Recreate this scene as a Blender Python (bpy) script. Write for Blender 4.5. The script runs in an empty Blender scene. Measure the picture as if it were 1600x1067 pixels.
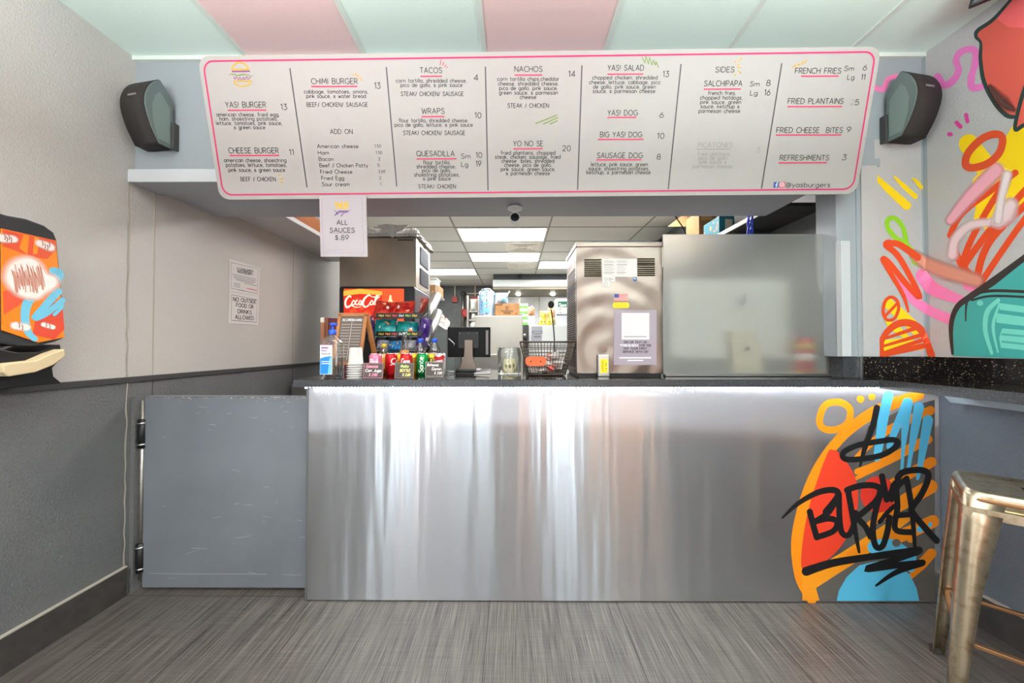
import bpy, bmesh, math, random
from math import sin, cos, pi, radians
from mathutils import Vector, Matrix

random.seed(7)
SC = bpy.context.scene
COL = SC.collection
V3 = Vector

# ------------------------------------------------------------------ camera
CAM_H = 1.245
F_PX = 560.0
PITCH = radians(0.82)
YAW = radians(0.31)
cam_data = bpy.data.cameras.new('camera')
cam = bpy.data.objects.new('camera', cam_data)
COL.objects.link(cam)
cam_data.sensor_fit = 'HORIZONTAL'
cam_data.sensor_width = 36.0
cam_data.lens = 36.0 * F_PX / 1600.0
cam_data.clip_start = 0.02
cam_data.clip_end = 60
cam.location = (0, 0, CAM_H)
cam.rotation_euler = (pi / 2 + PITCH, 0, YAW)
SC.camera = cam
CAM_R = cam.rotation_euler.to_matrix()
EYE = V3((0, 0, CAM_H))


def ray(x, y):
    return CAM_R @ V3(((x - 800.0) / F_PX, (533.5 - y) / F_PX, -1.0))


def atY(x, y, Y):
    d = ray(x, y)
    return EYE + d * (Y / d.y)


def atX(x, y, X):
    d = ray(x, y)
    return EYE + d * (X / d.x)


def atZ(x, y, Z):
    d = ray(x, y)
    return EYE + d * ((Z - CAM_H) / d.z)


# ------------------------------------------------------------------ light set-up
SC.view_settings.view_transform = 'Standard'
SC.view_settings.look = 'None'
SC.view_settings.gamma = 1.0
SC.view_settings.use_curve_mapping = False
SC.view_settings.exposure = EXPOSURE = -0.13

world = bpy.data.worlds.new('world')
SC.world = world
world.use_nodes = True
world.node_tree.nodes['Background'].inputs[0].default_value = (0.86, 0.93, 1.0, 1)
world.node_tree.nodes['Background'].inputs[1].default_value = 1.2


def area_light(name, loc, rot, sx, sy, power, color=(1, 1, 1), spread=180):
    ld = bpy.data.lights.new(name, 'AREA')
    ld.shape = 'RECTANGLE'
    ld.size, ld.size_y = sx, sy
    ld.energy = power
    ld.color = color
    ld.spread = radians(spread)
    o = bpy.data.objects.new(name, ld)
    COL.objects.link(o)
    o.location = loc
    o.rotation_euler = rot
    return o


FRONT_Y = -1.75          # the shop window wall behind the camera
# panes of the unseen shop front, split narrow to streak the steel: (x0, x1, z0, z1, daylight power)
PANES = [(-1.90, -1.62, 0.1, 2.0, 18.8), (-1.50, -1.24, 0.1, 2.0, 17.4), (-0.98, -0.88, 0.1, 2.0, 8.7), (-0.76, -0.66, 0.1, 2.0, 8.7), (-0.54, -0.42, 0.1, 2.0, 10.2),
         (-0.12, -0.06, 0.1, 2.0, 5.8), (0.08, 0.14, 0.1, 2.0, 5.8), (0.22, 0.28, 0.1, 2.0, 5.8), (0.46, 0.62, 0.1, 2.0, 13), (0.72, 0.94, 0.1, 2.0, 18.8)]
for (x0, x1, z0, z1, pw) in PANES:
    # daylight, tilted up a little to brighten the ceiling
    area_light('daylight', ((x0 + x1) / 2, FRONT_Y - 0.14, (z0 + z1) / 2), (pi / 2 + 0.12, 0, 0),
               x1 - x0, z1 - z0, pw, (0.88, 0.95, 1.0))
# added pendants, unseen above and behind the frame, to brighten ceiling and room
ADDED_PENDANTS = [(-1.0, 0.35), (1.1, 0.35), (-1.0, -0.8), (1.1, -0.8)]
for (x, y) in ADDED_PENDANTS:
    area_light('added_uplight', (x, y, 2.14), (pi, 0, 0), 1.2, 0.16, 48, (0.97, 0.985, 1.0))
    area_light('added_downlight', (x, y, 2.08), (0, 0, 0), 1.2, 0.16, 15, (0.97, 0.985, 1.0))


# ------------------------------------------------------------------ materials
def lin(c):
    out = []
    for v in c[:3]:
        v /= 255.0
        out.append(v / 12.92 if v <= 0.04045 else ((v + 0.055) / 1.055) ** 2.4)
    return (*out, 1.0)


def mat(name, rgb=(200, 200, 200), rough=0.5, metal=0.0, bump=None, var=None, spec=0.5,
        coat=0.0, emit=None, trans=0.0, ior=1.45, aniso=0.0, alpha=1.0):
    """bump=(scale, strength, distance[, vec scale]); var=(scale, rgb2, lo, hi[, vec scale])."""
    m = bpy.data.materials.new(name)
    m.use_nodes = True
    nt = m.node_tree
    b = nt.nodes['Principled BSDF']
    b.inputs['Base Color'].default_value = lin(rgb)
    b.inputs['Roughness'].default_value = rough
    b.inputs['Metallic'].default_value = metal
    b.inputs['Specular IOR Level'].default_value = spec
    b.inputs['Coat Weight'].default_value = coat
    b.inputs['IOR'].default_value = ior
    b.inputs['Transmission Weight'].default_value = trans
    b.inputs['Anisotropic'].default_value = aniso
    b.inputs['Alpha'].default_value = alpha
    if emit:
        b.inputs['Emission Color'].default_value = lin(emit[0])
        b.inputs['Emission Strength'].default_value = emit[1]
    tc = None

    def coords(vs):
        nonlocal tc
        if tc is None:
            tc = nt.nodes.new('ShaderNodeTexCoord')
        mp = nt.nodes.new('ShaderNodeMapping')
        mp.inputs['Scale'].default_value = vs or (1, 1, 1)
        nt.links.new(tc.outputs['Object'], mp.inputs['Vector'])
        return mp.outputs['Vector']
    if var:
        n = nt.nodes.new('ShaderNodeTexNoise')
        n.inputs['Scale'].default_value = var[0]
        n.inputs['Detail'].default_value = 4
        nt.links.new(coords(var[4] if len(var) > 4 else None), n.inputs['Vector'])
        r = nt.nodes.new('ShaderNodeValToRGB')
        r.color_ramp.elements[0].position = var[2]
        r.color_ramp.elements[1].position = var[3]
        r.color_ramp.elements[0].color = lin(rgb)
        r.color_ramp.elements[1].color = lin(var[1])
        nt.links.new(n.outputs['Fac'], r.inputs['Fac'])
        nt.links.new(r.outputs['Color'], b.inputs['Base Color'])
    if bump:
        n = nt.nodes.new('ShaderNodeTexNoise')
        n.inputs['Scale'].default_value = bump[0]
        n.inputs['Detail'].default_value = 3
        nt.links.new(coords(bump[3] if len(bump) > 3 else None), n.inputs['Vector'])
        bp = nt.nodes.new('ShaderNodeBump')
        bp.inputs['Strength'].default_value = bump[1]
        bp.inputs['Distance'].default_value = bump[2]
        nt.links.new(n.outputs['Fac'], bp.inputs['Height'])
        nt.links.new(bp.outputs['Normal'], b.inputs['Normal'])
    return m


_paints = {}


def paint(rgb, rough=0.55, feather=False):
    """Flat paint, ink or print; feather lets the spray edge fade out along the attribute 'cov'."""
    k = (tuple(rgb), rough, feather)
    if k in _paints:
        return _paints[k]
    m = mat('paint', rgb, rough)
    if feather:
        nt = m.node_tree
        a = nt.nodes.new('ShaderNodeAttribute')
        a.attribute_name = 'cov'
        nt.links.new(a.outputs['Fac'], nt.nodes['Principled BSDF'].inputs['Alpha'])
    _paints[k] = m
    return m


# ------------------------------------------------------------------ mesh builder
class MB:
    def __init__(self):
        self.v, self.f, self.mi, self.sm, self.mats, self.cov = [], [], [], [], [], {}

    def m(self, material):
        if material not in self.mats:
            self.mats.append(material)
        return self.mats.index(material)

    def face(self, idx, mi, smooth=False):
        self.f.append(idx); self.mi.append(mi); self.sm.append(smooth)

    def add(self, verts, faces, material, smooth=False, cov=None):
        b = len(self.v)
        self.v += [V3(p) for p in verts]
        mi = self.m(material)
        for f in faces:
            self.face([b + i for i in f], mi, smooth)
        if cov:
            for i, c in enumerate(cov):
                self.cov[b + i] = c
        return self

    def box(self, a, b, material, rot=None):
        x0, y0, z0 = a; x1, y1, z1 = b
        vs = [V3(p) for p in ((x0, y0, z0), (x1, y0, z0), (x1, y1, z0), (x0, y1, z0),
                              (x0, y0, z1), (x1, y0, z1), (x1, y1, z1), (x0, y1, z1))]
        if rot is not None:
            c = sum(vs, V3()) / 8
            vs = [c + rot @ (p - c) for p in vs]
        return self.add(vs, [(0, 3, 2, 1), (4, 5, 6, 7), (0, 1, 5, 4), (1, 2, 6, 5), (2, 3, 7, 6), (3, 0, 4, 7)], material)

    def cbox(self, c, s, material, rot=None):
        return self.box([c[i] - s[i] / 2 for i in range(3)], [c[i] + s[i] / 2 for i in range(3)], material, rot)

    def bar(self, p, q, w, h, material, up=(0, 0, 1)):
        """Rectangular bar from p to q."""
        p, q = V3(p), V3(q)
        d = (q - p).normalized()
        s = d.cross(V3(up))
        if s.length < 1e-4:
            s = d.cross(V3((1, 0, 0)))
        s.normalize()
        u = s.cross(d)
        vs = []
        for e in (p, q):
            for (a, b) in ((-1, -1), (1, -1), (1, 1), (-1, 1)):
                vs.append(e + s * a * w / 2 + u * b * h / 2)
        return self.add(vs, [(0, 1, 2, 3), (7, 6, 5, 4), (0, 4, 5, 1), (1, 5, 6, 2), (2, 6, 7, 3), (3, 7, 4, 0)], material)

    def prism(self, poly, off, material, smooth=False):
        n = len(poly)
        off = V3(off)
        vs = [V3(p) for p in poly] + [V3(p) + off for p in poly]
        b = len(self.v)
        self.v += vs
        mi = self.m(material)
        self.face([b + i for i in range(n)][::-1], mi)
        self.face([b + n + i for i in range(n)], mi)
        for i in range(n):
            j = (i + 1) % n
            self.face([b + i, b + j, b + n + j, b + n + i], mi, smooth)
        return self

    def tube(self, path, r, material, n=8, closed=False, caps=True):
        path = [V3(p) for p in path]
        rs = r if isinstance(r, (list, tuple)) else [r] * len(path)
        b = len(self.v)
        N = len(path)
        ref = None
        for i, p in enumerate(path):
            a = path[i - 1] if (i > 0 or closed) else path[i]
            c = path[(i + 1) % N] if (i < N - 1 or closed) else path[i]
            d = (c - a).normalized()
            if ref is None:
                ref = V3((0, 0, 1)) if abs(d.z) < 0.9 else V3((1, 0, 0))
            s = d.cross(ref).normalized()
            ref = s.cross(d)
            for k in range(n):
                t = 2 * pi * k / n
                self.v.append(p + s * cos(t) * rs[i] + ref * sin(t) * rs[i])
        mi = self.m(material)
        for i in range(N if closed else N - 1):
            j = (i + 1) % N
            for k in range(n):
                l = (k + 1) % n
                self.face([b + i * n + k, b + i * n + l, b + j * n + l, b + j * n + k], mi, True)
        if caps and not closed:
            self.face([b + k for k in range(n)][::-1], mi)
            self.face([b + (N - 1) * n + k for k in range(n)], mi)
        return self

    def lathe(self, prof, o, material, n=28, mtx=None, caps=True):
        """prof: (r, z) pairs, turned round the local z axis at o."""
        o = V3(o)
        b = len(self.v)
        for (r, z) in prof:
            for k in range(n):
                t = 2 * pi * k / n
                p = V3((r * cos(t), r * sin(t), z))
                self.v.append(o + (mtx @ p if mtx is not None else p))
        mi = self.m(material)
        for i in range(len(prof) - 1):
            for k in range(n):
                l = (k + 1) % n
                self.face([b + i * n + k, b + i * n + l, b + (i + 1) * n + l, b + (i + 1) * n + k], mi, True)
        if caps:
            self.face([b + k for k in range(n)][::-1], mi)
            self.face([b + (len(prof) - 1) * n + k for k in range(n)], mi)
        return self

    def grid(self, fn, nu, nv, material, smooth=True):
        b = len(self.v)
        for j in range(nv + 1):
            for i in range(nu + 1):
                self.v.append(V3(fn(i / nu, j / nv)))
        mi = self.m(material)
        for j in range(nv):
            for i in range(nu):
                a = b + j * (nu + 1) + i
                self.face([a, a + 1, a + nu + 2, a + nu + 1], mi, smooth)
        return self

    def ball(self, c, r, material, nu=14, nv=8, sc=(1, 1, 1)):
        c = V3(c)
        prof = [(max(1e-4, r * sin(pi * i / nv)), -r * cos(pi * i / nv)) for i in range(nv + 1)]
        return self.lathe(prof, c, material, nu, Matrix.Diagonal(V3(sc)), caps=False)

    # ---- flat drawing on a surface: surf(u, v, lift) -> point
    def stroke(self, surf, pts, w, material, lift=0.0006, smooth=True, closed=False, cap=True, feather=0.0, n=6):
        pts = [tuple(p) for p in pts]
        ws = list(w) if isinstance(w, (list, tuple)) else [w] * len(pts)
        if not smooth and not closed and len(pts) > 2:
            # sharp corners: draw the runs between them one by one, each a little past the corner
            cut = [0]
            for i in range(1, len(pts) - 1):
                a0 = math.atan2(pts[i][1] - pts[i - 1][1], pts[i][0] - pts[i - 1][0])
                a1 = math.atan2(pts[i + 1][1] - pts[i][1], pts[i + 1][0] - pts[i][0])
                if abs((a1 - a0 + pi) % (2 * pi) - pi) > radians(50):
                    cut.append(i)
            if len(cut) > 1:
                cut.append(len(pts) - 1)
                for q, (i, j) in enumerate(zip(cut, cut[1:])):
                    run, rw_ = pts[i:j + 1], ws[i:j + 1]

                    def past(p, o, w_):
                        l = math.hypot(p[0] - o[0], p[1] - o[1]) or 1e-9
                        return (p[0] + (p[0] - o[0]) / l * w_ * .42, p[1] + (p[1] - o[1]) / l * w_ * .42)
                    if i:
                        run[0] = past(run[0], run[1], rw_[0])
                    if j < len(pts) - 1:
                        run[-1] = past(run[-1], run[-2], rw_[-1])
                    self.stroke(surf, run, rw_, material, lift + q * 2e-6, False, False, cap, feather, n)
                return self
        if smooth and len(pts) > 2:
            pts, ws = spline(pts, ws, closed, n)
        N = len(pts)
        L = []
        for i in range(N):
            a = pts[i - 1] if (i > 0 or closed) else pts[i]
            c = pts[(i + 1) % N] if (i < N - 1 or closed) else pts[i]
            dx, dy = c[0] - a[0], c[1] - a[1]
            l = math.hypot(dx, dy) or 1e-9
            L.append((-dy / l, dx / l))
        offs = (-1, 1) if not feather else (-1 - feather, -1 + feather, 1 - feather, 1 + feather)
        cv = (1, 1) if not feather else (0, 1, 1, 0)
        K = len(offs)
        vs, cov, fs = [], [], []
        for i, p in enumerate(pts):
            for k in range(K):
                h = ws[i] / 2 * offs[k]
                vs.append(surf(p[0] + L[i][0] * h, p[1] + L[i][1] * h, lift + i * 2e-7))
                cov.append(cv[k])
        for i in range(N if closed else N - 1):
            j = (i + 1) % N
            for k in range(K - 1):
                fs.append((i * K + k, j * K + k, j * K + k + 1, i * K + k + 1))
        self.add(vs, fs, material, False, cov)
        if cap and not closed:
            for e in (0, N - 1):
                sgn = -1 if e == 0 else 1
                nx, ny = L[e]
                tx, ty = ny * sgn, -nx * sgn
                r = ws[e] / 2
                vv = [surf(pts[e][0], pts[e][1], lift)]; cc = [1]
                m_ = 8
                rings = (1.0,) if not feather else (1 - feather, 1 + feather)
                for q, rg in enumerate(rings):
                    for s in range(m_ + 1):
                        t = pi * s / m_
                        vv.append(surf(pts[e][0] + r * rg * (nx * cos(t) + tx * sin(t)), pts[e][1] + r * rg * (ny * cos(t) + ty * sin(t)), lift))
                        cc.append(1 if q == 0 else 0)
                ff = [(0, s + 1, s + 2) for s in range(m_)]
                if feather:
                    ff += [(s + 1, s + 2 + m_, s + 3 + m_, s + 2) for s in range(m_)]
                self.add(vv, ff, material, False, cc)
        return self

    def fill(self, surf, pts, material, lift=0.0005, smooth=False):
        if smooth:
            pts, _ = spline(pts, [1] * len(pts), True, 6)
        vs = [surf(p[0], p[1], lift) for p in pts]
        return self.add(vs, [tuple(range(len(vs)))], material)

    def disc(self, surf, c, rx, ry, material, lift=0.0005, n=20):
        return self.fill(surf, [(c[0] + rx * cos(2 * pi * i / n), c[1] + ry * sin(2 * pi * i / n)) for i in range(n)], material, lift)

    def mesh(self, name):
        me = bpy.data.meshes.new(name)
        me.from_pydata([tuple(p) for p in self.v], [], self.f)
        for m in self.mats:
            me.materials.append(m)
        me.polygons.foreach_set('material_index', self.mi)
        me.polygons.foreach_set('use_smooth', self.sm)
        if self.cov:
            at = me.attributes.new('cov', 'FLOAT', 'POINT')
            at.data.foreach_set('value', [float(self.cov.get(i, 1.0)) for i in range(len(self.v))])
        me.update()
        return me


def spline(pts, ws, closed=False, n=6):
    out, wo = [], []
    N = len(pts)
    for i in range(N if closed else N - 1):
        if closed:
            p0, p1, p2, p3 = pts[i - 1], pts[i], pts[(i + 1) % N], pts[(i + 2) % N]
        else:
            p0, p1, p2, p3 = pts[max(i - 1, 0)], pts[i], pts[i + 1], pts[min(i + 2, N - 1)]
        w1, w2 = ws[i], ws[(i + 1) % N]
        for k in range(n):
            t = k / n
            q = [0.5 * (2 * b + (c - a) * t + (2 * a - 5 * b + 4 * c - d) * t * t + (3 * b - a - 3 * c + d) * t ** 3)
                 for a, b, c, d in zip(p0, p1, p2, p3)]
            out.append(tuple(q)); wo.append(w1 + (w2 - w1) * t)
    if not closed:
        out.append(tuple(pts[-1])); wo.append(ws[-1])
    return out, wo


# ------------------------------------------------------------------ objects
def thing(name, label, cat, loc=(0, 0, 0), rotz=0.0, group=None):
    o = bpy.data.objects.new(name, None)
    COL.objects.link(o)
    o.empty_display_size = 0.05
    o.location = loc
    o.rotation_euler = (0, 0, rotz)
    o['label'] = label
    o['category'] = cat
    if group:
        o['group'] = group
    return o


def part(name, mb, parent=None, bevel=0.0, local=False, label=None, kind=None, solid=False):
    """One mesh object. World coordinates unless local; a child is moved into its parent's frame."""
    if parent is not None and not local:
        inv = _world(parent).inverted()
        mb.v = [inv @ p for p in mb.v]
    o = bpy.data.objects.new(name, mb.mesh(name))
    COL.objects.link(o)
    if parent is not None:
        o.parent = parent
    if bevel:
        bv = o.modifiers.new('bevel', 'BEVEL')
        bv.width = bevel; bv.segments = 2; bv.limit_method = 'ANGLE'; bv.angle_limit = radians(40)
        bv.use_clamp_overlap = True
    if label:
        o['label'] = label
    if kind:
        o['kind'] = kind
    return o


def _world(o):
    m = Matrix.LocRotScale(o.location, o.rotation_euler, o.scale)
    return _world(o.parent) @ m if o.parent else m


def struct(name, mb, bevel=0.0):
    return part(name, mb, None, bevel, kind='structure')


def single(name, mb, label, cat, group=None, bevel=0.0, base=None):
    """A thing that is one mesh; its origin goes to base."""
    if base is not None:
        b = V3(base)
        mb.v = [p - b for p in mb.v]
    o = part(name, mb, None, bevel)
    if base is not None:
        o.location = base
    o['label'] = label; o['category'] = cat
    if group:
        o['group'] = group
    return o


# ------------------------------------------------------------------ drawing planes
class Plane:
    """A flat surface with origin O and unit axes U (right) and W (up); lift goes along N towards the viewer."""
    def __init__(self, O, U, W):
        self.O, self.U, self.W = V3(O), V3(U).normalized(), V3(W).normalized()
        self.N = self.U.cross(self.W).normalized()

    def __call__(self, u, v, lift=0.0):
        return self.O + self.U * u + self.W * v + self.N * lift

    def uv(self, x, y):
        d = ray(x, y)
        t = (self.O - EYE).dot(self.N) / d.dot(self.N)
        p = EYE + d * t - self.O
        return (p.dot(self.U), p.dot(self.W))

    def scale(self, x, y):
        a, b = self.uv(x, y), self.uv(x, y + 1)
        return math.hypot(a[0] - b[0], a[1] - b[1])


def front(Y):
    return Plane((0, Y, 0), (1, 0, 0), (0, 0, 1))


class PxSurf:
    """Draws where the photo's pixels fall on a plane (crop pixels -> frame pixels -> plane)."""
    def __init__(self, planes, ox=0, oy=0, s=1.0, pick=None):
        self.planes, self.ox, self.oy, self.s, self.pick = planes, ox, oy, s, pick

    def __call__(self, x, y, lift=0.0):
        X, Y = self.ox + x / self.s, self.oy + y / self.s
        pl = self.planes[0]
        u, v = pl.uv(X, Y)
        if self.pick is not None and u > self.pick:
            pl = self.planes[1]
            u, v = pl.uv(X, Y)
        return pl(u, v, lift)


# ------------------------------------------------------------------ a round single-line alphabet
def _arc(cx, cy, rx, ry, a0, a1, n=8):
    return [(cx + rx * cos(radians(a0 + (a1 - a0) * i / n)), cy + ry * sin(radians(a0 + (a1 - a0) * i / n))) for i in range(n + 1)]


def _circ(cx=.27, cy=.31, rx=.27, ry=.31):
    return _arc(cx, cy, rx, ry, 90, 450, 14)


_S = spline([(.54, .84), (.42, .97), (.28, 1), (.1, .93), (.04, .75), (.14, .6), (.3, .51), (.47, .41), (.56, .25), (.46, .06), (.28, 0), (.1, .04), (0, .18)], [1] * 13, False, 2)[0]
_s = [(x * .72, y * .62) for x, y in _S]
GL = {
    'A': (.7, [[(0, 0), (.35, 1), (.7, 0)], [(.12, .34), (.58, .34)]]),
    'B': (.58, [[(0, 0), (0, 1), (.28, 1)] + _arc(.28, .76, .24, .24, 90, -90) + [(0, .52)], [(.28, .52)] + _arc(.3, .26, .28, .26, 90, -90) + [(0, 0)]]),
    'C': (.68, [_arc(.42, .5, .42, .5, 48, 312, 14)]),
    'D': (.66, [[(0, 0), (0, 1), (.2, 1)] + _arc(.2, .5, .46, .5, 90, -90, 12) + [(0, 0)]]),
    'E': (.5, [[(.5, 1), (0, 1), (0, 0), (.5, 0)], [(0, .52), (.43, .52)]]),
    'F': (.48, [[(.5, 1), (0, 1), (0, 0)], [(0, .52), (.42, .52)]]),
    'G': (.76, [_arc(.42, .5, .42, .5, 48, 330, 14) + [(.8, .46), (.46, .46)]]),
    'H': (.62, [[(0, 0), (0, 1)], [(.62, 0), (.62, 1)], [(0, .52), (.62, .52)]]),
    'I': (.06, [[(.03, 0), (.03, 1)]]),
    'J': (.4, [[(.4, 1), (.4, .22)] + _arc(.2, .22, .2, .22, 0, -170)]),
    'K': (.56, [[(0, 0), (0, 1)], [(.54, 1), (0, .42)], [(.18, .62), (.56, 0)]]),
    'L': (.46, [[(0, 1), (0, 0), (.46, 0)]]),
    'M': (.78, [[(0, 0), (.08, 1), (.39, .25), (.7, 1), (.78, 0)]]),
    'N': (.64, [[(0, 0), (0, 1), (.64, 0), (.64, 1)]]),
    'O': (.84, [_circ(.42, .5, .42, .5)]),
    'P': (.54, [[(0, 0), (0, 1), (.28, 1)] + _arc(.28, .74, .26, .26, 90, -90) + [(0, .48)]]),
    'Q': (.84, [_circ(.42, .5, .42, .5), [(.5, .25), (.82, -.05)]]),
    'R': (.56, [[(0, 0), (0, 1), (.28, 1)] + _arc(.28, .74, .26, .26, 90, -90) + [(0, .48)], [(.26, .48), (.56, 0)]]),
    'S': (.56, [_S]),
    'T': (.6, [[(0, 1), (.6, 1)], [(.3, 1), (.3, 0)]]),
    'U': (.6, [[(0, 1), (0, .3)] + _arc(.3, .3, .3, .3, 180, 360) + [(.6, 1)]]),
    'V': (.66, [[(0, 1), (.33, 0), (.66, 1)]]),
    'W': (.92, [[(0, 1), (.23, 0), (.46, .85), (.69, 0), (.92, 1)]]),
    'X': (.6, [[(0, 1), (.6, 0)], [(.6, 1), (0, 0)]]),
    'Y': (.6, [[(0, 1), (.3, .45), (.6, 1)], [(.3, .45), (.3, 0)]]),
    'Z': (.58, [[(0, 1), (.58, 1), (0, 0), (.58, 0)]]),
    'a': (.54, [_circ(), [(.54, .62), (.54, 0)]]),
    'b': (.54, [[(0, 1), (0, 0)], _circ()]),
    'c': (.46, [_arc(.29, .31, .29, .31, 50, 310, 10)]),
    'd': (.54, [_circ(), [(.54, 1), (.54, 0)]]),
    'e': (.54, [[(.02, .31), (.54, .31)] + _arc(.27, .31, .27, .31, 0, 315, 12)]),
    'f': (.34, [_arc(.3, .82, .16, .17, 70, 180, 5) + [(.14, 0)], [(0, .6), (.34, .6)]]),
    'g': (.54, [_circ(), [(.54, .62), (.54, -.06)] + _arc(.28, -.06, .26, .22, 0, -150, 7)]),
    'h': (.48, [[(0, 1), (0, 0)], [(0, .36)] + _arc(.24, .38, .24, .24, 180, 0) + [(.48, 0)]]),
    'i': (.06, [[(.03, .62), (.03, 0)], [(.03, .84), (.03, .9)]]),
    'j': (.2, [[(.16, .62), (.16, -.1)] + _arc(.02, -.1, .14, .16, 0, -90, 5), [(.16, .84), (.16, .9)]]),
    'k': (.44, [[(0, 1), (0, 0)], [(.42, .62), (0, .24)], [(.14, .37), (.44, 0)]]),
    'l': (.06, [[(.03, 1), (.03, 0)]]),
    'm': (.8, [[(0, .62), (0, 0)], [(0, .4)] + _arc(.2, .42, .2, .2, 180, 0) + [(.4, 0)], [(.4, .42)] + _arc(.6, .42, .2, .2, 180, 0) + [(.8, 0)]]),
    'n': (.48, [[(0, .62), (0, 0)], [(0, .36)] + _arc(.24, .38, .24, .24, 180, 0) + [(.48, 0)]]),
    'o': (.54, [_circ()]),
    'p': (.54, [[(0, .62), (0, -.3)], _circ()]),
    'q': (.54, [[(.54, .62), (.54, -.3)], _circ()]),
    'r': (.32, [[(0, .62), (0, 0)], [(0, .34)] + _arc(.24, .36, .24, .26, 180, 70, 6)]),
    's': (.42, [_s]),
    't': (.34, [[(.15, .9), (.15, .12)] + _arc(.29, .12, .14, .12, 180, 290, 5), [(0, .62), (.34, .62)]]),
    'u': (.48, [[(0, .62), (0, .24)] + _arc(.24, .24, .24, .24, 180, 360) + [(.48, .62)], [(.48, .3), (.48, 0)]]),
    'v': (.46, [[(0, .62), (.23, 0), (.46, .62)]]),
    'w': (.68, [[(0, .62), (.17, 0), (.34, .55), (.51, 0), (.68, .62)]]),
    'x': (.44, [[(0, .62), (.44, 0)], [(.44, .62), (0, 0)]]),
    'y': (.48, [[(0, .62), (.26, .02)], [(.5, .62), (.12, -.3)]]),
    'z': (.42, [[(0, .62), (.42, .62), (0, 0), (.42, 0)]]),
    '0': (.56, [_circ(.28, .5, .28, .5)]),
    '1': (.26, [[(0, .82), (.2, 1), (.2, 0)]]),
    '2': (.54, [_arc(.26, .73, .26, .27, 165, -30, 9) + [(0, 0), (.54, 0)]]),
    '3': (.52, [[(.04, 1), (.5, 1), (.24, .62)] + _arc(.22, .31, .3, .31, 80, -150, 10)]),
    '4': (.58, [[(.42, 0), (.42, 1), (0, .28), (.58, .28)]]),
    '5': (.54, [[(.48, 1), (.1, 1), (.06, .56)] + _arc(.24, .32, .3, .32, 125, -150, 10)]),
    '6': (.56, [[(.42, 1), (.06, .45)], _circ(.28, .3, .28, .3)]),
    '7': (.52, [[(0, 1), (.52, 1), (.16, 0)]]),
    '8': (.56, [_circ(.28, .75, .22, .25), _circ(.28, .26, .28, .26)]),
    '9': (.56, [[(.5, .58), (.14, 0)], _circ(.28, .7, .28, .3)]),
    '&': (.5, [_circ(.22, .5, .14, .12), _arc(.24, .18, .22, .18, 90, 330, 9) + [(.5, .34)]]),
    '.': (.1, [[(0, .0), (.1, .0)], [(0, .07), (.1, .07)]]), ',': (.1, [[(.08, .06), (.02, -.14)]]),
    '!': (.08, [[(.04, 1), (.04, .3)], [(.04, 0), (.04, .06)]]),
    '/': (.34, [[(0, -.06), (.34, 1)]]), '-': (.3, [[(0, .42), (.3, .42)]]),
    '$': (.52, [[(x * .9, .08 + y * .84) for x, y in _S], [(.26, 1.06), (.26, -.06)]]),
    '@': (.9, [_circ(.45, .4, .2, .22), [(.65, .62), (.65, .3)] + _arc(.76, .3, .11, .12, 180, 330, 5) + _arc(.45, .4, .45, .5, 0, 320, 16)]),
    ':': (.08, [[(.04, .1), (.04, .16)], [(.04, .5), (.04, .56)]]),
    '(': (.2, [_arc(.4, .45, .4, .62, 130, 230, 6)]), ')': (.2, [_arc(-.2, .45, .4, .62, 50, -50, 6)]),
    '%': (.7, [_circ(.14, .8, .14, .18), _circ(.56, .2, .14, .18), [(.62, 1), (.08, 0)]]),
    "'": (.06, [[(.03, 1), (.03, .75)]]), '"': (.2, [[(.03, 1), (.03, .75)], [(.17, 1), (.17, .75)]]),
}


def text_width(s, track=.2):
    w = 0
    for ch in s:
        w += (.38 if ch == ' ' else GL.get(ch, GL['-'])[0]) + track
    return w - track


def text(mb, surf, s, u, v, h, material, width=None, align='l', pen=.1, track=.2, lift=.0008, slope=0.0, shear=0.0):
    """Lettering of cap height h with its baseline at (u, v); width stretches the line to fit."""
    W = text_width(s, track)
    kx = (width / W) if width else h
    x = u - (kx * W / 2 if align == 'c' else kx * W if align == 'r' else 0)
    x0 = x
    for ch in s:
        if ch == ' ':
            x += (.38 + track) * kx
            continue
        g = GL.get(ch, GL['-'])
        for k, st in enumerate(g[1]):
            pts = [(x + p[0] * kx + p[1] * h * shear, v + p[1] * h + (x + p[0] * kx - x0) * slope) for p in st]
            mb.stroke(surf, pts, pen * h, material, lift + k * 1e-5, smooth=False, cap=False)
        x += (g[0] + track) * kx


# ------------------------------------------------------------------ shared materials
XL, XR = -1.95, 2.08            # side walls
YW = 1.82                       # plane of the wall above the counter
YP = 1.767                      # steel counter front
ZC, ZK = 2.73, 2.79             # dining and kitchen ceilings
YB = 9.06                       # kitchen back wall
CT = 1.087                      # counter top

M_WALL = mat('wall_paint', (194, 190, 184), .5, bump=(170, .55, .004), var=(1.5, (186, 183, 178), .35, .7))
M_WALLB = mat('grey_wall_paint', (154, 161, 166), .5, bump=(240, .3, .002))
M_MURALW = mat('mural_wall_paint', (184, 182, 182), .5, bump=(170, .55, .004))
M_DADO = mat('dado_paint', (100, 102, 102), .36, bump=(170, .9, .006), var=(3, (112, 113, 112), .3, .7))
M_DADOR = mat('dado_paint_blue', (104, 113, 122), .34, bump=(170, .9, .006))
M_RAIL = mat('rail_paint', (66, 66, 65), .45)
M_BASE = mat('baseboard_tile', (72, 68, 64), .5, var=(20, (58, 55, 52), .3, .7))
M_CAULK = mat('caulk', (176, 168, 154), .7)
M_TRIMG = mat('grey_white_trim', (196, 200, 203), .45)
M_WHITE = mat('white_trim', (226, 228, 228), .45)
M_SOFFIT = mat('soffit_paint', (164, 169, 178), .5, bump=(200, .1, .001))
M_DARK = mat('dark_paint', (40, 42, 44), .55)
M_BLACK = mat('black_plastic', (22, 23, 24), .4)
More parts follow.
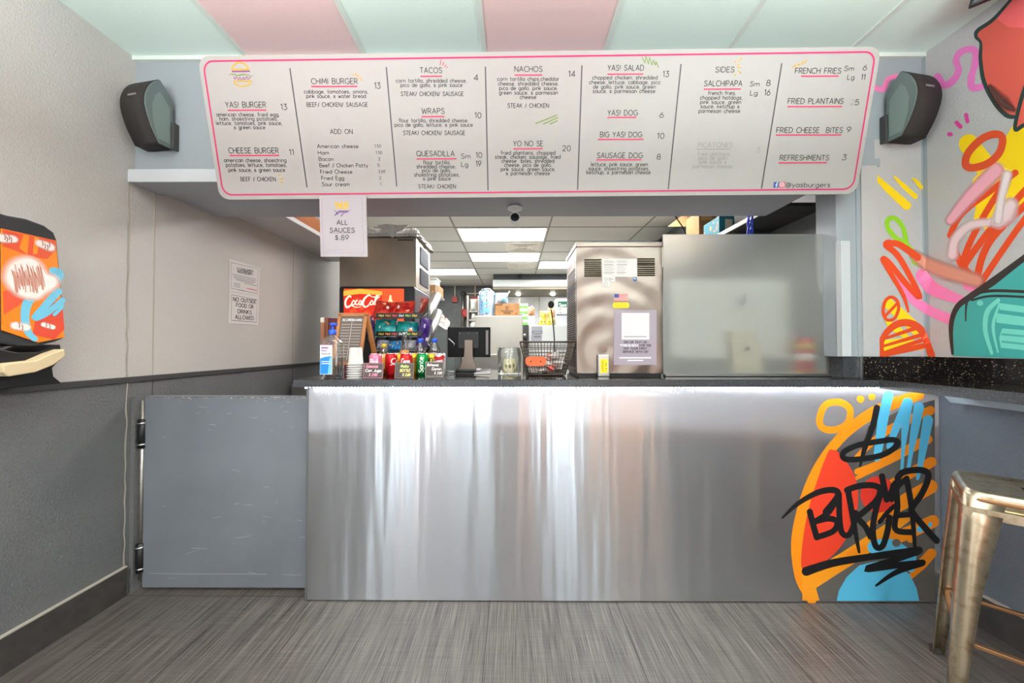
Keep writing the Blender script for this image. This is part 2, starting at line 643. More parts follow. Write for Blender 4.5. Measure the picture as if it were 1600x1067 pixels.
M_BLACKM = mat('matte_black', (28, 28, 28), .7)
M_STEEL = mat('brushed_steel', (196, 196, 194), .28, 1.0)
M_STEELD = mat('dull_steel', (180, 178, 172), .42, 1.0, var=(4, (160, 158, 150), .3, .7))
M_CHROME = mat('chrome', (220, 220, 220), .12, 1.0)
M_CARD = mat('cardboard', (156, 118, 76), .8, var=(12, (144, 106, 66), .3, .7))
M_CARDW = mat('pale_carton', (222, 214, 196), .8)
M_PAPER = mat('paper', (212, 209, 205), .6)
M_WOOD = mat('wood', (186, 122, 66), .5, var=(6, (160, 98, 48), .3, .7, (1, 1, .12)))
M_INK = paint((54, 50, 52))
M_WHITEP = mat('white_plastic', (232, 234, 234), .4)


def granite(name, base, fleck, dens, rough, scale=190):
    m = mat(name, base, rough)
    nt = m.node_tree
    tc = nt.nodes.new('ShaderNodeTexCoord')
    v = nt.nodes.new('ShaderNodeTexVoronoi')
    v.inputs['Scale'].default_value = scale
    nt.links.new(tc.outputs['Object'], v.inputs['Vector'])
    sep = nt.nodes.new('ShaderNodeSeparateColor')
    nt.links.new(v.outputs['Color'], sep.inputs[0])
    r = nt.nodes.new('ShaderNodeValToRGB')
    r.color_ramp.interpolation = 'CONSTANT'
    r.color_ramp.elements[0].color = lin(base)
    r.color_ramp.elements[1].position = 1 - dens
    r.color_ramp.elements[1].color = lin(fleck)
    e = r.color_ramp.elements.new(1 - dens * 3)
    e.color = lin([(a * 2 + b) / 3 for a, b in zip(base, fleck)])
    nt.links.new(sep.outputs[0], r.inputs['Fac'])
    nt.links.new(r.outputs['Color'], nt.nodes['Principled BSDF'].inputs['Base Color'])
    return m


M_GRAN = granite('black_granite', (26, 23, 22), (120, 106, 92), .035, .08)
M_GRANE = granite('granite_edge', (54, 56, 59), (116, 118, 122), .07, .3, 650)


def glass_mat(name, tint=(255, 255, 255), gloss=.08, rough=.03, fres=.6):
    m = bpy.data.materials.new(name)
    m.use_nodes = True
    nt = m.node_tree
    nt.nodes.clear()
    o = nt.nodes.new('ShaderNodeOutputMaterial')
    mx = nt.nodes.new('ShaderNodeMixShader')
    t = nt.nodes.new('ShaderNodeBsdfTransparent')
    g = nt.nodes.new('ShaderNodeBsdfGlossy')
    lw = nt.nodes.new('ShaderNodeLayerWeight')
    lw.inputs[0].default_value = .25
    ma = nt.nodes.new('ShaderNodeMath')
    ma.operation = 'MULTIPLY_ADD'
    ma.inputs[1].default_value = fres
    ma.inputs[2].default_value = gloss
    nt.links.new(lw.outputs['Fresnel'], ma.inputs[0])
    t.inputs[0].default_value = lin(tint)
    g.inputs[0].default_value = (1, 1, 1, 1)
    g.inputs[1].default_value = rough
    nt.links.new(ma.outputs[0], mx.inputs[0])
    nt.links.new(t.outputs[0], mx.inputs[1])
    nt.links.new(g.outputs[0], mx.inputs[2])
    nt.links.new(mx.outputs[0], o.inputs[0])
    return m


M_GLASS = glass_mat('clear_glass', (250, 252, 252), .05)
M_PET = glass_mat('clear_plastic', (246, 248, 248), .09)


# ------------------------------------------------------------------ floor
def floor_material():
    m = mat('floor_tile', (96, 90, 86), .38)
    nt = m.node_tree
    L = nt.links.new
    b = nt.nodes['Principled BSDF']
    tc = nt.nodes.new('ShaderNodeTexCoord')

    def noise(sc, scale, detail):
        mp = nt.nodes.new('ShaderNodeMapping')
        mp.inputs['Scale'].default_value = sc
        L(tc.outputs['Object'], mp.inputs['Vector'])
        n = nt.nodes.new('ShaderNodeTexNoise')
        n.inputs['Scale'].default_value = scale
        n.inputs['Detail'].default_value = detail
        L(mp.outputs[0], n.inputs['Vector'])
        return n.outputs['Fac']
    a = noise((240, 5, 1), 1, 5)
    c = noise((60, 1.6, 1), 1, 3)
    d = noise((5, 160, 1), 1, 2)
    mx = nt.nodes.new('ShaderNodeMath'); mx.operation = 'MULTIPLY_ADD'
    mx.inputs[1].default_value = .6
    L(a, mx.inputs[0])
    m2 = nt.nodes.new('ShaderNodeMath'); m2.operation = 'MULTIPLY'; m2.inputs[1].default_value = .3
    L(c, m2.inputs[0]); L(m2.outputs[0], mx.inputs[2])
    m3 = nt.nodes.new('ShaderNodeMath'); m3.operation = 'MULTIPLY_ADD'; m3.inputs[1].default_value = .12
    L(d, m3.inputs[0]); L(mx.outputs[0], m3.inputs[2])
    r = nt.nodes.new('ShaderNodeValToRGB')
    r.color_ramp.elements[0].position = .36; r.color_ramp.elements[0].color = lin((50, 46, 43))
    r.color_ramp.elements[1].position = .68; r.color_ramp.elements[1].color = lin((118, 111, 105))
    L(m3.outputs[0], r.inputs[0])
    # joints every 0.617 m across, along the planks' length every 1.25 m
    sx = nt.nodes.new('ShaderNodeSeparateXYZ')
    L(tc.outputs['Object'], sx.inputs[0])

    def joint(sock, off, pitch, w):
        p = nt.nodes.new('ShaderNodeMath'); p.operation = 'ADD'; p.inputs[1].default_value = off
        L(sock, p.inputs[0])
        q = nt.nodes.new('ShaderNodeMath'); q.operation = 'PINGPONG'; q.inputs[1].default_value = pitch / 2
        L(p.outputs[0], q.inputs[0])
        g = nt.nodes.new('ShaderNodeMath'); g.operation = 'LESS_THAN'; g.inputs[1].default_value = w
        L(q.outputs[0], g.inputs[0])
        return g.outputs[0]
    j1 = joint(sx.outputs['X'], .735 + .617 * 20, .617, .0018)
    j2 = joint(sx.outputs['Y'], 12.5 - 1.80, 1.25, .0018)
    mj = nt.nodes.new('ShaderNodeMath'); mj.operation = 'MAXIMUM'
    L(j1, mj.inputs[0]); L(j2, mj.inputs[1])
    cm = nt.nodes.new('ShaderNodeMix'); cm.data_type = 'RGBA'
    L(mj.outputs[0], cm.inputs[0]); L(r.outputs[0], cm.inputs[6])
    cm.inputs[7].default_value = lin((40, 37, 35))
    L(cm.outputs[2], b.inputs['Base Color'])
    bp = nt.nodes.new('ShaderNodeBump'); bp.inputs['Strength'].default_value = .25; bp.inputs['Distance'].default_value = .001
    L(a, bp.inputs['Height']); L(bp.outputs[0], b.inputs['Normal'])
    return m


mb = MB()
mb.box((XL - .1, FRONT_Y - .1, -.1), (XR + .1, 2.42, 0), floor_material())
mb.box((XL - .1, 2.42, -.1), (XR + .1, YB + .1, 0), mat('pale_bounce_floor', (176, 168, 156), .5, var=(3, (160, 152, 140), .3, .7)))  # hidden kitchen floor, made pale to bounce light upwards
struct('floor', mb)

# ------------------------------------------------------------------ ceilings
M_MINT = mat('ceiling_mint', (222, 240, 231), .5, bump=(180, .25, .002))
M_PINK = mat('ceiling_pink', (234, 203, 201), .5, bump=(180, .25, .002))
M_TBAR = mat('ceiling_grid', (214, 222, 214), .5)
mb = MB()
grid_x = [XL, -1.37, -.76, -.15, .46, 1.07, 1.68, XR]
cols = [M_MINT, M_PINK, M_MINT, M_PINK, M_MINT, M_MINT, M_MINT]
for i in range(7):
    mb.box((grid_x[i], FRONT_Y - .1, ZC), (grid_x[i + 1], YW, ZC + .08), cols[i])
ceil = struct('ceiling', mb)
mb = MB()
for x in grid_x[1:-1]:
    mb.box((x - .012, FRONT_Y, ZC - .006), (x + .012, YW, ZC), M_TBAR)
    for y in (.2, 1.4):
        mb.box((x - .03, y - .012, ZC - .006), (x + .03, y + .012, ZC), M_TBAR)
for y in (-1.0, .22, 1.13):
    mb.box((XL, y - .012, ZC - .0055), (XR, y + .012, ZC), M_TBAR)
mb.box((XL, YW - .022, ZC - .02), (XR, YW, ZC), M_TBAR)
part('ceiling_grid', mb, ceil)

M_TILE = mat('kitchen_ceiling_tile', (222, 224, 218), .75, bump=(120, .3, .003))
mb = MB()
mb.box((XL, YW + .1, ZK), (XR + .1, YB, ZK + .08), M_TILE)
ceil2 = struct('ceiling_kitchen', mb)
M_TBAR2 = mat('kitchen_ceiling_grid', (150, 152, 146), .6)
mb = MB()
for k in range(-5, 8):
    y = 4.61 + .61 * k
    if 2.4 < y < YB:
        mb.box((XL, y - .01, ZK - .004), (XR, y + .01, ZK), M_TBAR2)
for k in range(-1, 3):
    x = -.766 + 1.22 * k
    if XL < x < XR:
        mb.box((x - .01, 2.36, ZK - .0045), (x + .01, YB, ZK), M_TBAR2)
part('ceiling_grid', mb, ceil2)

# ------------------------------------------------------------------ side walls
mb = MB()
mb.box((XL - .1, FRONT_Y - .1, 1.08), (XL, YB, 2.9), M_WALL)
mb.box((XL - .1, FRONT_Y - .1, 0), (XL, YB, 1.08), M_DADO)
wl = struct('wall_left', mb)
mb = MB()
mb.box((XL, FRONT_Y, 1.064), (XL + .012, YB, 1.092), M_RAIL)
struct('trim_1', mb, .002)
mb = MB()
mb.box((XL, FRONT_Y, 0), (XL + .014, YW - .02, .142), M_BASE)
mb.box((XL, FRONT_Y, .142), (XL + .016, YW - .02, .148), M_CAULK)
struct('baseboard_left', mb)
# panel joints on the left wall, and the worn caulk line where the two boards meet
mb = MB()
for y in (1.926, 3.147, 4.37, 5.59):
    mb.box((XL, y - .003, 1.092), (XL + .002, y + .003, 2.14 if y < 3.9 else ZK), M_CAULK)
    mb.box((XL, y - .0015, .15), (XL + .0016, y + .0015, 1.064), M_RAIL)
part('panel_joint', mb, wl)
mb = MB()
S = lambda u, v, l: V3((XL + .002 + l, u, v))
pts = [(1.796 + random.uniform(-.004, .004), .15 + i * .055) for i in range(36)]
mb.stroke(S, pts, [random.uniform(.004, .009) for _ in pts], M_CAULK, .0005, cap=False)
part('caulk_line', mb, wl)

mb = MB()
mb.box((XR, FRONT_Y - .1, 1.08), (XR + .1, YW + .1, 2.9), M_MURALW)
mb.box((XR, FRONT_Y - .1, 0), (XR + .1, YW + .1, 1.08), M_DADOR)
M_KTILE = mat('dark_kitchen_wall', (86, 92, 92), .5, var=(8, (98, 104, 104), .3, .7))
mb.box((XR, YW + .1, 0), (XR + .1, YB, 2.9), M_KTILE)
wr = struct('wall_right', mb)
mb = MB()
mb.box((XR - .014, FRONT_Y, 0), (XR, YP, .142), M_BASE)
mb.box((XR - .016, FRONT_Y, .142), (XR, YP, .15), M_CAULK)
struct('baseboard_right', mb)

# back wall of the kitchen
mb = MB()
mb.box((XL - .1, YB, 0), (XR + .1, YB + .1, 2.9), M_KTILE)
wbk = struct('wall_back', mb)
mb = MB()
for x in (-1.25, -.55, .1):
    mb.box((x - .004, YB - .003, 1.2), (x + .004, YB, ZK), M_DARK)
part('panel_joint', mb, wbk)

# ------------------------------------------------------------------ the wall over the counter: bulkhead, ledge, pillar
mb = MB()
mb.box((XL, YW, 2.09), (1.635, YW + .08, ZC), M_WALLB)          # face
mb.box((1.635, YW, 2.30), (XR, YW + .08, ZC), M_WALLB)
mb.box((XL, YW + .08, 2.095), (1.635, 2.33, 2.79), M_SOFFIT)    # bulkhead over the opening
struct('wall_bulkhead', mb)
mb = MB()
mb.box((XL, YW - .03, 2.078), (1.63, YW + .13, 2.092), M_SOFFIT)
mb.box((XL, YW - .034, 2.076), (1.63, YW - .026, 2.142), M_TRIMG)
struct('trim_2', mb, .002)

mb = MB()
mb.box((1.635, YW, 1.195), (1.755, YW + .12, 2.30), M_WALLB)
mb.box((1.735, YW - .004, 1.195), (1.755, YW, 2.15), M_WALLB)
mb.box((1.755, YW - .012, 1.195), (1.835, YW + .12, 2.16), M_MURALW)
mb.box((1.835, YW, 1.195), (XR, YW + .12, 2.30), M_MURALW)
mb.box((1.755, YW, 2.16), (1.835, YW + .12, 2.30), M_WALLB)
mb.box((1.745, YW - .003, 2.16), (1.86, YW, 2.20), M_WALLB)
pil = struct('wall_pillar', mb, .001)
# corner bead
mb = MB()
mb.box((XR - .010, YW - .0004, 1.195), (XR, YW, ZC - .02), M_WALLB)
mb.box((XR - .0004, YW - .018, 1.195), (XR, YW - .0004, ZC - .02), M_WALLB)
struct('trim_3', mb)
# white angle on the pillar's edge
mb = MB()
a = atY(1314, 376, YW - .03); b_ = atY(1336, 557, YW - .03)
mb.box((a.x, YW - .012, b_.z), (b_.x, YW, a.z + .005), M_TRIMG)
mb.box((a.x, YW - .03, b_.z), (a.x + .008, YW - .012, a.z), M_TRIMG)
struct('trim_4', mb, .001)
# black granite upstands round the counter and the ledge
mb = MB()
mb.box((1.742, YW - .014, CT + .0005), (XR - .014, YW - .001, 1.195), M_GRAN)
mb.box((1.66, YW - .006, CT + .0005), (1.736, YW - .001, 1.195), M_GRANE)
mb.box((1.733, YW - .02, CT + .0005), (1.744, YW - .002, 1.195), M_STEEL)
mb.box((1.66, YW, CT + .0005), (XR, YW + .1, 1.195), M_GRANE)
mb.box((XR - .014, FRONT_Y + .6, CT + .0005), (XR, YW - .001, 1.195), M_GRAN)
struct('trim_7', mb, .001)

# ------------------------------------------------------------------ shop front behind the camera
M_FRAME = mat('shopfront_frame', (196, 196, 196), .5)
mb = MB()
xs = [XL]
for p in PANES:
    xs += [p[0], p[1]]
xs.append(XR)
for i in range(0, len(xs), 2):
    mb.box((xs[i], FRONT_Y - .1, 0), (xs[i + 1], FRONT_Y, 2.9), M_FRAME)
for p in PANES:
    mb.box((p[0], FRONT_Y - .1, 0), (p[1], FRONT_Y, p[2]), M_FRAME)
    mb.box((p[0], FRONT_Y - .1, p[3]), (p[1], FRONT_Y, 2.9), M_FRAME)
struct('wall_front', mb)
for i, p in enumerate(PANES):
    mb = MB()
    mb.box((p[0], FRONT_Y - .06, p[2]), (p[1], FRONT_Y - .05, p[3]), M_GLASS)
    for (a, b) in (((p[0], p[2]), (p[0] + .03, p[3])), ((p[1] - .03, p[2]), (p[1], p[3])),
                   ((p[0], p[2]), (p[1], p[2] + .03)), ((p[0], p[3] - .03), (p[1], p[3]))):
        mb.box((a[0], FRONT_Y - .07, a[1]), (b[0], FRONT_Y - .03, b[1]), M_FRAME)
    struct('window_%d' % (i + 1), mb)
M_MAROON = mat('maroon_paint', (96, 50, 46), .5)
mb = MB()
mb.box((1.42, FRONT_Y, 0.0), (1.72, FRONT_Y + .04, 2.2), M_MAROON)
mb.box((1.46, FRONT_Y + .04, 1.0), (1.49, FRONT_Y + .08, 1.1), M_CHROME)
struct('door_1', mb)

# ------------------------------------------------------------------ lamps
M_DIFF = mat('lamp_diffuser', (250, 248, 235), .5, emit=((255, 248, 246), 28.0))
M_DIFFC = mat('cool_lamp_diffuser', (240, 248, 255), .5, emit=((236, 246, 255), 28.0))
M_LAMPF = mat('lamp_frame', (226, 228, 224), .5)


def troffer(x0, x1, y0, y1, z, label, diff, group, tubes=True):
    t = thing('ceiling_light', label, 'ceiling light', ((x0 + x1) / 2, (y0 + y1) / 2, z), group=group)
    mb = MB()
    w = .022
    for (a, b) in (((x0, y0), (x1, y0 + w)), ((x0, y1 - w), (x1, y1)), ((x0, y0 + w), (x0 + w, y1 - w)), ((x1 - w, y0 + w), (x1, y1 - w))):
        mb.box((a[0], a[1], z - .012), (b[0], b[1], z), M_LAMPF)
    part('frame', mb, t)
    mb = MB()
    if tubes:
        def prof(u, v):
            return (x0 + w + (x1 - x0 - 2 * w) * u, y0 + w + (y1 - y0 - 2 * w) * v, z - .006 + .004 * cos(4 * pi * v))
        mb.grid(prof, 1, 16, diff)
    else:
        mb.box((x0 + w, y0 + w, z - .008), (x1 - w, y1 - w, z - .002), diff)
    part('diffuser', mb, t)
    return t


troffer(-.756, .444, 4.62, 5.21, ZK, 'wide warm ceiling light nearest the opening, above the round camera', M_DIFF, 'kitchen ceiling lights')
troffer(-.756, .444, 5.84, 6.43, ZK, 'cool bluish white ceiling light between the two air vents', M_DIFFC, 'kitchen ceiling lights', False)
troffer(-1.94, -.776, 7.06, 7.66, ZK, 'far warm ceiling light beside the wrapped package on the steel ice machine', M_DIFF, 'kitchen ceiling lights')
troffer(.464, 1.664, 6.45, 7.04, ZK, 'far warm ceiling light cut off by the steel oven', M_DIFF, 'kitchen ceiling lights')
troffer(-.756, .444, 3.40, 3.99, ZK, 'added unseen ceiling light brightening the service counter, hidden by the soffit', M_DIFF, 'kitchen ceiling lights')  # this and the next are added out of view to brighten the kitchen
troffer(.464, 1.664, 3.40, 3.99, ZK, 'added unseen ceiling light brightening the oven side, hidden by the soffit', M_DIFF, 'kitchen ceiling lights')

for i, (x, y) in enumerate(ADDED_PENDANTS):  # housings for the added, unseen pendants
    t = thing('added_pendant', 'added unseen white pendant light brightening the dining ceiling', 'pendant light', (x, y, 2.11), group='added unseen pendants over the dining floor')
    mb = MB()
    mb.box((x - .62, y - .03, 2.09), (x + .62, y + .03, 2.13), M_WHITE)
    part('housing', mb, t, .004)
    for dx in (-.5, .5):
        mb = MB()
        mb.tube([(x + dx, y, 2.13), (x + dx, y, ZC)], .002, M_STEELD, 6)
        part('wire', mb, t)


# ------------------------------------------------------------------ counter
def panel_steel():
    m = mat('counter_sheet_steel', (226, 230, 236), .24, .98, aniso=1.0)
    nt = m.node_tree
    L = nt.links.new
    b = nt.nodes['Principled BSDF']
    tv = nt.nodes.new('ShaderNodeCombineXYZ')
    tv.inputs[2].default_value = 1.0
    L(tv.outputs[0], b.inputs['Tangent'])
    tc = nt.nodes.new('ShaderNodeTexCoord')
    mp = nt.nodes.new('ShaderNodeMapping'); mp.inputs['Scale'].default_value = (7.5, 1, .4)
    L(tc.outputs['Object'], mp.inputs['Vector'])
    n = nt.nodes.new('ShaderNodeTexNoise'); n.inputs['Scale'].default_value = 1.6; n.inputs['Detail'].default_value = 1.5
    L(mp.outputs[0], n.inputs['Vector'])
    mp2 = nt.nodes.new('ShaderNodeMapping'); mp2.inputs['Scale'].default_value = (9, 30, 420)
    L(tc.outputs['Object'], mp2.inputs['Vector'])
    n2 = nt.nodes.new('ShaderNodeTexNoise'); n2.inputs['Scale'].default_value = 1.0; n2.inputs['Detail'].default_value = 2
    L(mp2.outputs[0], n2.inputs['Vector'])
    b1 = nt.nodes.new('ShaderNodeBump'); b1.inputs['Strength'].default_value = 1.0; b1.inputs['Distance'].default_value = .0045
    L(n.outputs['Fac'], b1.inputs['Height'])
    L(b1.outputs[0], b.inputs['Normal'])
    r = nt.nodes.new('ShaderNodeMapRange')
    r.inputs[3].default_value = .235; r.inputs[4].default_value = .255
    L(n2.outputs['Fac'], r.inputs[0]); L(r.outputs[0], b.inputs['Roughness'])
    # second lobe: the long thin streaks that the brushing draws out of small bright lamps
    g = nt.nodes.new('ShaderNodeBsdfAnisotropic')
    g.inputs['Color'].default_value = lin((232, 236, 241))
    g.inputs['Roughness'].default_value = .30
    g.inputs['Anisotropy'].default_value = .9
    L(tv.outputs[0], g.inputs['Tangent'])
    mx = nt.nodes.new('ShaderNodeMixShader')
    mx.inputs[0].default_value = .42
    L(b.outputs[0], mx.inputs[1]); L(g.outputs[0], mx.inputs[2])
    L(mx.outputs[0], nt.nodes['Material Output'].inputs['Surface'])
    return m


M_PANEL = panel_steel()
PX0 = -1.013
counter = thing('service_counter', 'long counter clad in brushed sheet steel under a black granite top', 'counter', (0.5, 2.0, 0))
mb = MB()
mb.box((PX0, YP, .004), (XR - .002, YP + .012, 1.05), M_PANEL)
part('front_panel', mb, counter, .002)
mb = MB()
mb.box((PX0 - .012, YP + .002, 0), (PX0, YP + .10, 1.05), mat('worn_edge_metal', (120, 122, 124), .4, .6))
part('end_panel', mb, counter)
mb = MB()
EDX = atY(458, 593, 1.722).x
LEDX = 1.742
mb.box((EDX, 1.722, CT - .002), (XR - .002, 2.44, CT), M_GRAN)
mb.box((EDX, 1.722, 1.05), (XR - .002, 2.44, CT - .002), M_GRANE)
part('granite_top', mb, counter, .002)
mb = MB()
mb.box((-1.0, YP + .013, 0), (XR - .01, 2.40, 1.049), M_DARK)
part('carcass', mb, counter)
# LED tape under the nosing
tape = thing('light_strip', 'row of small white lights under the counter edge', 'light strip', (0.3, 1.742, 1.05))
mb = MB()
mb.box((EDX + .05, 1.728, 1.0496), (XR - .08, 1.737, 1.05), M_RAIL)
part('tape', mb, tape)
M_LED = mat('led', (255, 255, 255), .4, emit=((238, 246, 255), 400.0))
mb = MB()
x = EDX + .06
while x < XR - .1:
    mb.box((x - .0025, 1.7300, 1.0490), (x + .0025, 1.7350, 1.0496), M_LED)
    x += .0168
part('diodes', mb, tape, kind='stuff')
mb = MB()
mb.box((EDX + .055, 1.727, 1.044), (EDX + .063, 1.733, 1.05), mat('bare_led', (255, 255, 255), .4, emit=((238, 246, 255), 30.0)))
part('diode', mb, tape, label='bare bright diode at the left end')

# granite ledge along the right wall
ledge = thing('wall_ledge', 'narrow black granite bar ledge along the right wall below the mural', 'ledge', (1.9, 0.6, 0.97))
mb = MB()
mb.box((LEDX, FRONT_Y + .6, CT - .002), (XR, 1.7215, CT), M_GRAN)
mb.box((LEDX, FRONT_Y + .6, 1.045), (XR, 1.7215, CT - .002), M_GRANE)
part('ledge_top', mb, ledge, .002)
mb = MB()
mb.prism([(XR - .045, YP - .08, .985), (XR - .045, YP - .03, 1.044), (XR - .045, FRONT_Y + .6, 1.044), (XR - .045, FRONT_Y + .6, .985)], (.044, 0, 0), mat('cleat_paint', (150, 166, 176), .45))
part('cleat', mb, ledge)

# ------------------------------------------------------------------ graffiti
ORANGE, RED, CYAN, BLACK, YEL = (250, 146, 20), (236, 66, 40), (92, 196, 236), (26, 26, 28), (252, 212, 10)
RO, PK, MG, TEAL, GREEN = (226, 74, 26), (240, 130, 182), (214, 66, 150), (64, 166, 160), (140, 200, 30)


def paint_on(layers, surf, name, parent):
    """layers: ('s', rgb, width, pts[, feather]) strokes, ('f', rgb, pts[, smooth]) fills, ('c', rgb, width, pts) closed strokes, ('d', rgb, c, rx, ry) dots."""
    mb = MB()
    for i, l in enumerate(layers):
        lift = .0006 + i * .00004
        if l[0] == 's':
            fe = l[4] if len(l) > 4 else 0
            mb.stroke(surf, l[3], l[2], paint(l[1], .5, bool(fe)), lift, feather=fe)
        elif l[0] == 'f':
            mb.fill(surf, l[2], paint(l[1], .5), lift, smooth=len(l) > 3)
        elif l[0] == 'c':
            mb.stroke(surf, l[3], l[2], paint(l[1], .5), lift, closed=True)
        else:
            mb.disc(surf, l[2], l[3], l[4], paint(l[1], .5), lift)
    return part(name, mb, parent)


sB = PxSurf([front(YP)], 1200, 580, 2.807)
GREY = (100, 97, 92)
L1 = [
    ('f', GREY, [(300, 1006), (210, 950), (200, 900), (390, 800), (330, 640), (385, 400), (440, 240), (600, 160), (731, 125), (731, 1006)]),
    ('s', ORANGE, [40, 62, 62, 58, 50, 44, 44, 50, 52, 40], [(192, 1004), (148, 900), (132, 750), (158, 600), (196, 480), (248, 380), (330, 280), (430, 200), (540, 145), (665, 105)]),
    ('f', (250, 158, 30), [(150, 860), (150, 1005), (225, 1005), (210, 950), (420, 815), (640, 640), (560, 640), (330, 790), (180, 880)]),
    ('s', ORANGE, [20, 34, 40], [(380, 385), (520, 262), (712, 172)]),
    ('s', ORANGE, [16, 40, 42], [(385, 470), (560, 372), (700, 298)]),
    ('s', ORANGE, [26, 34, 20], [(390, 440), (500, 400), (640, 318)]),
    ('s', ORANGE, [18, 46, 46], [(420, 560), (600, 460), (716, 398)]),
    ('s', ORANGE, [20, 64, 62], [(430, 680), (600, 570), (712, 506)]),
    ('s', ORANGE, [20, 56, 56], [(350, 800), (560, 730), (722, 658)]),
    ('s', ORANGE, [14, 44, 44], [(612, 915), (670, 850), (716, 798)]),
    ('c', ORANGE, 30, [(225, 215), (250, 150), (310, 135), (358, 165), (350, 225), (300, 255), (245, 252)]),
    ('d', ORANGE, (405, 122), 17, 17), ('d', ORANGE, (455, 112), 16, 15),
    ('f', RED, [(150, 868), (152, 740), (178, 600), (218, 470), (262, 355), (285, 345), (310, 358), (365, 430), (392, 510), (388, 620), (350, 720), (290, 800), (220, 850)], 1),
    ('d', (228, 56, 40), (482, 540), 78, 80),
    ('s', CYAN, [44, 46, 40, 30], [(526, 108), (505, 200), (490, 300), (476, 380)]),
    ('s', CYAN, [40, 34, 24], [(608, 136), (560, 250), (530, 330)]),
    ('s', CYAN, [44, 32, 16, 12], [(612, 138), (600, 250), (592, 340), (585, 445)]),
    ('s', CYAN, [46, 36, 20, 14], [(660, 158), (640, 270), (625, 360), (612, 445)]),
    ('s', CYAN, [46, 40, 28, 14], [(700, 215), (685, 300), (670, 390), (655, 470)]),
    ('f', CYAN, [(300, 1006), (310, 960), (345, 900), (400, 850), (480, 832), (560, 845), (620, 890), (650, 950), (662, 1006)]),
    ('s', CYAN, [60, 70, 60], [(465, 770), (540, 770), (620, 820)]),
    ('s', CYAN, [40, 46, 40], [(520, 860), (580, 840), (625, 860)]),
    ('d', CYAN, (665, 692), 15, 15), ('d', CYAN, (710, 672), 9, 11), ('d', GREY, (562, 752), 19, 17), ('d', ORANGE, (625, 735), 19, 16), ('d', ORANGE, (508, 765), 10, 10),
    # the black tag
    ('c', BLACK, 25, [(568, 318), (548, 300), (480, 308), (400, 322), (340, 348), (325, 370), (345, 386), (410, 384), (480, 372), (530, 352)]),
    ('s', BLACK, [28, 27, 24, 10], [(476, 160), (458, 240), (425, 330), (402, 415)]),
    ('s', BLACK, [8, 20, 26, 28, 28, 24], [(62, 642), (130, 580), (215, 532), (285, 520), (305, 545), (250, 615)]),
    ('s', BLACK, 27, [(182, 615), (196, 670), (212, 726)]),
    ('s', BLACK, 26, [(300, 560), (262, 620), (206, 658)]),
    ('s', BLACK, 26, [(206, 658), (265, 645), (302, 660), (285, 700), (212, 728)]),
    ('s', BLACK, 26, [(310, 540), (312, 640), (322, 705), (350, 718), (372, 680), (382, 620)]),
    ('s', BLACK, [26, 26, 12], [(350, 525), (372, 650), (398, 792)]),
    ('s', BLACK, 27, [(345, 520), (400, 502), (462, 500), (490, 520), (470, 570), (388, 640)]),
    ('s', BLACK, 26, [(388, 640), (425, 680), (448, 725)]),
    ('s', BLACK, 27, [(500, 520), (475, 590), (458, 690), (470, 765), (500, 765), (522, 700), (530, 640)]),
    ('s', BLACK, 20, [(488, 660), (520, 620), (552, 590)]),
    ('s', BLACK, 27, [(498, 460), (510, 520), (518, 560)]), ('s', BLACK, 27, [(548, 500), (535, 540), (518, 562)]),
    ('s', BLACK, 26, [(556, 490), (566, 590), (556, 690), (625, 705)]), ('s', BLACK, 24, [(562, 632), (632, 626)]),
    ('s', BLACK, 28, [(566, 468), (590, 442), (650, 432), (692, 440), (700, 470), (670, 540), (628, 600), (640, 630), (690, 690), (738, 742)]),
    ('s', BLACK, [26, 26, 14], [(606, 470), (628, 600), (642, 772)]), ('s', BLACK, 26, [(540, 560), (570, 500), (606, 472)]),
    ('s', BLACK, [40, 34, 30, 34], [(166, 876), (280, 840), (450, 812), (660, 784)]),
    ('s', BLACK, 28, [(655, 790), (540, 830), (428, 866), (560, 850), (676, 838)]),
    ('s', BLACK, [26, 24, 10], [(672, 842), (560, 880), (472, 938)]),
]
paint_on(L1, sB, 'graffiti', counter)

bw, rw = front(YW), Plane((XR, 0, 0), (0, -1, 0), (0, 0, 1))
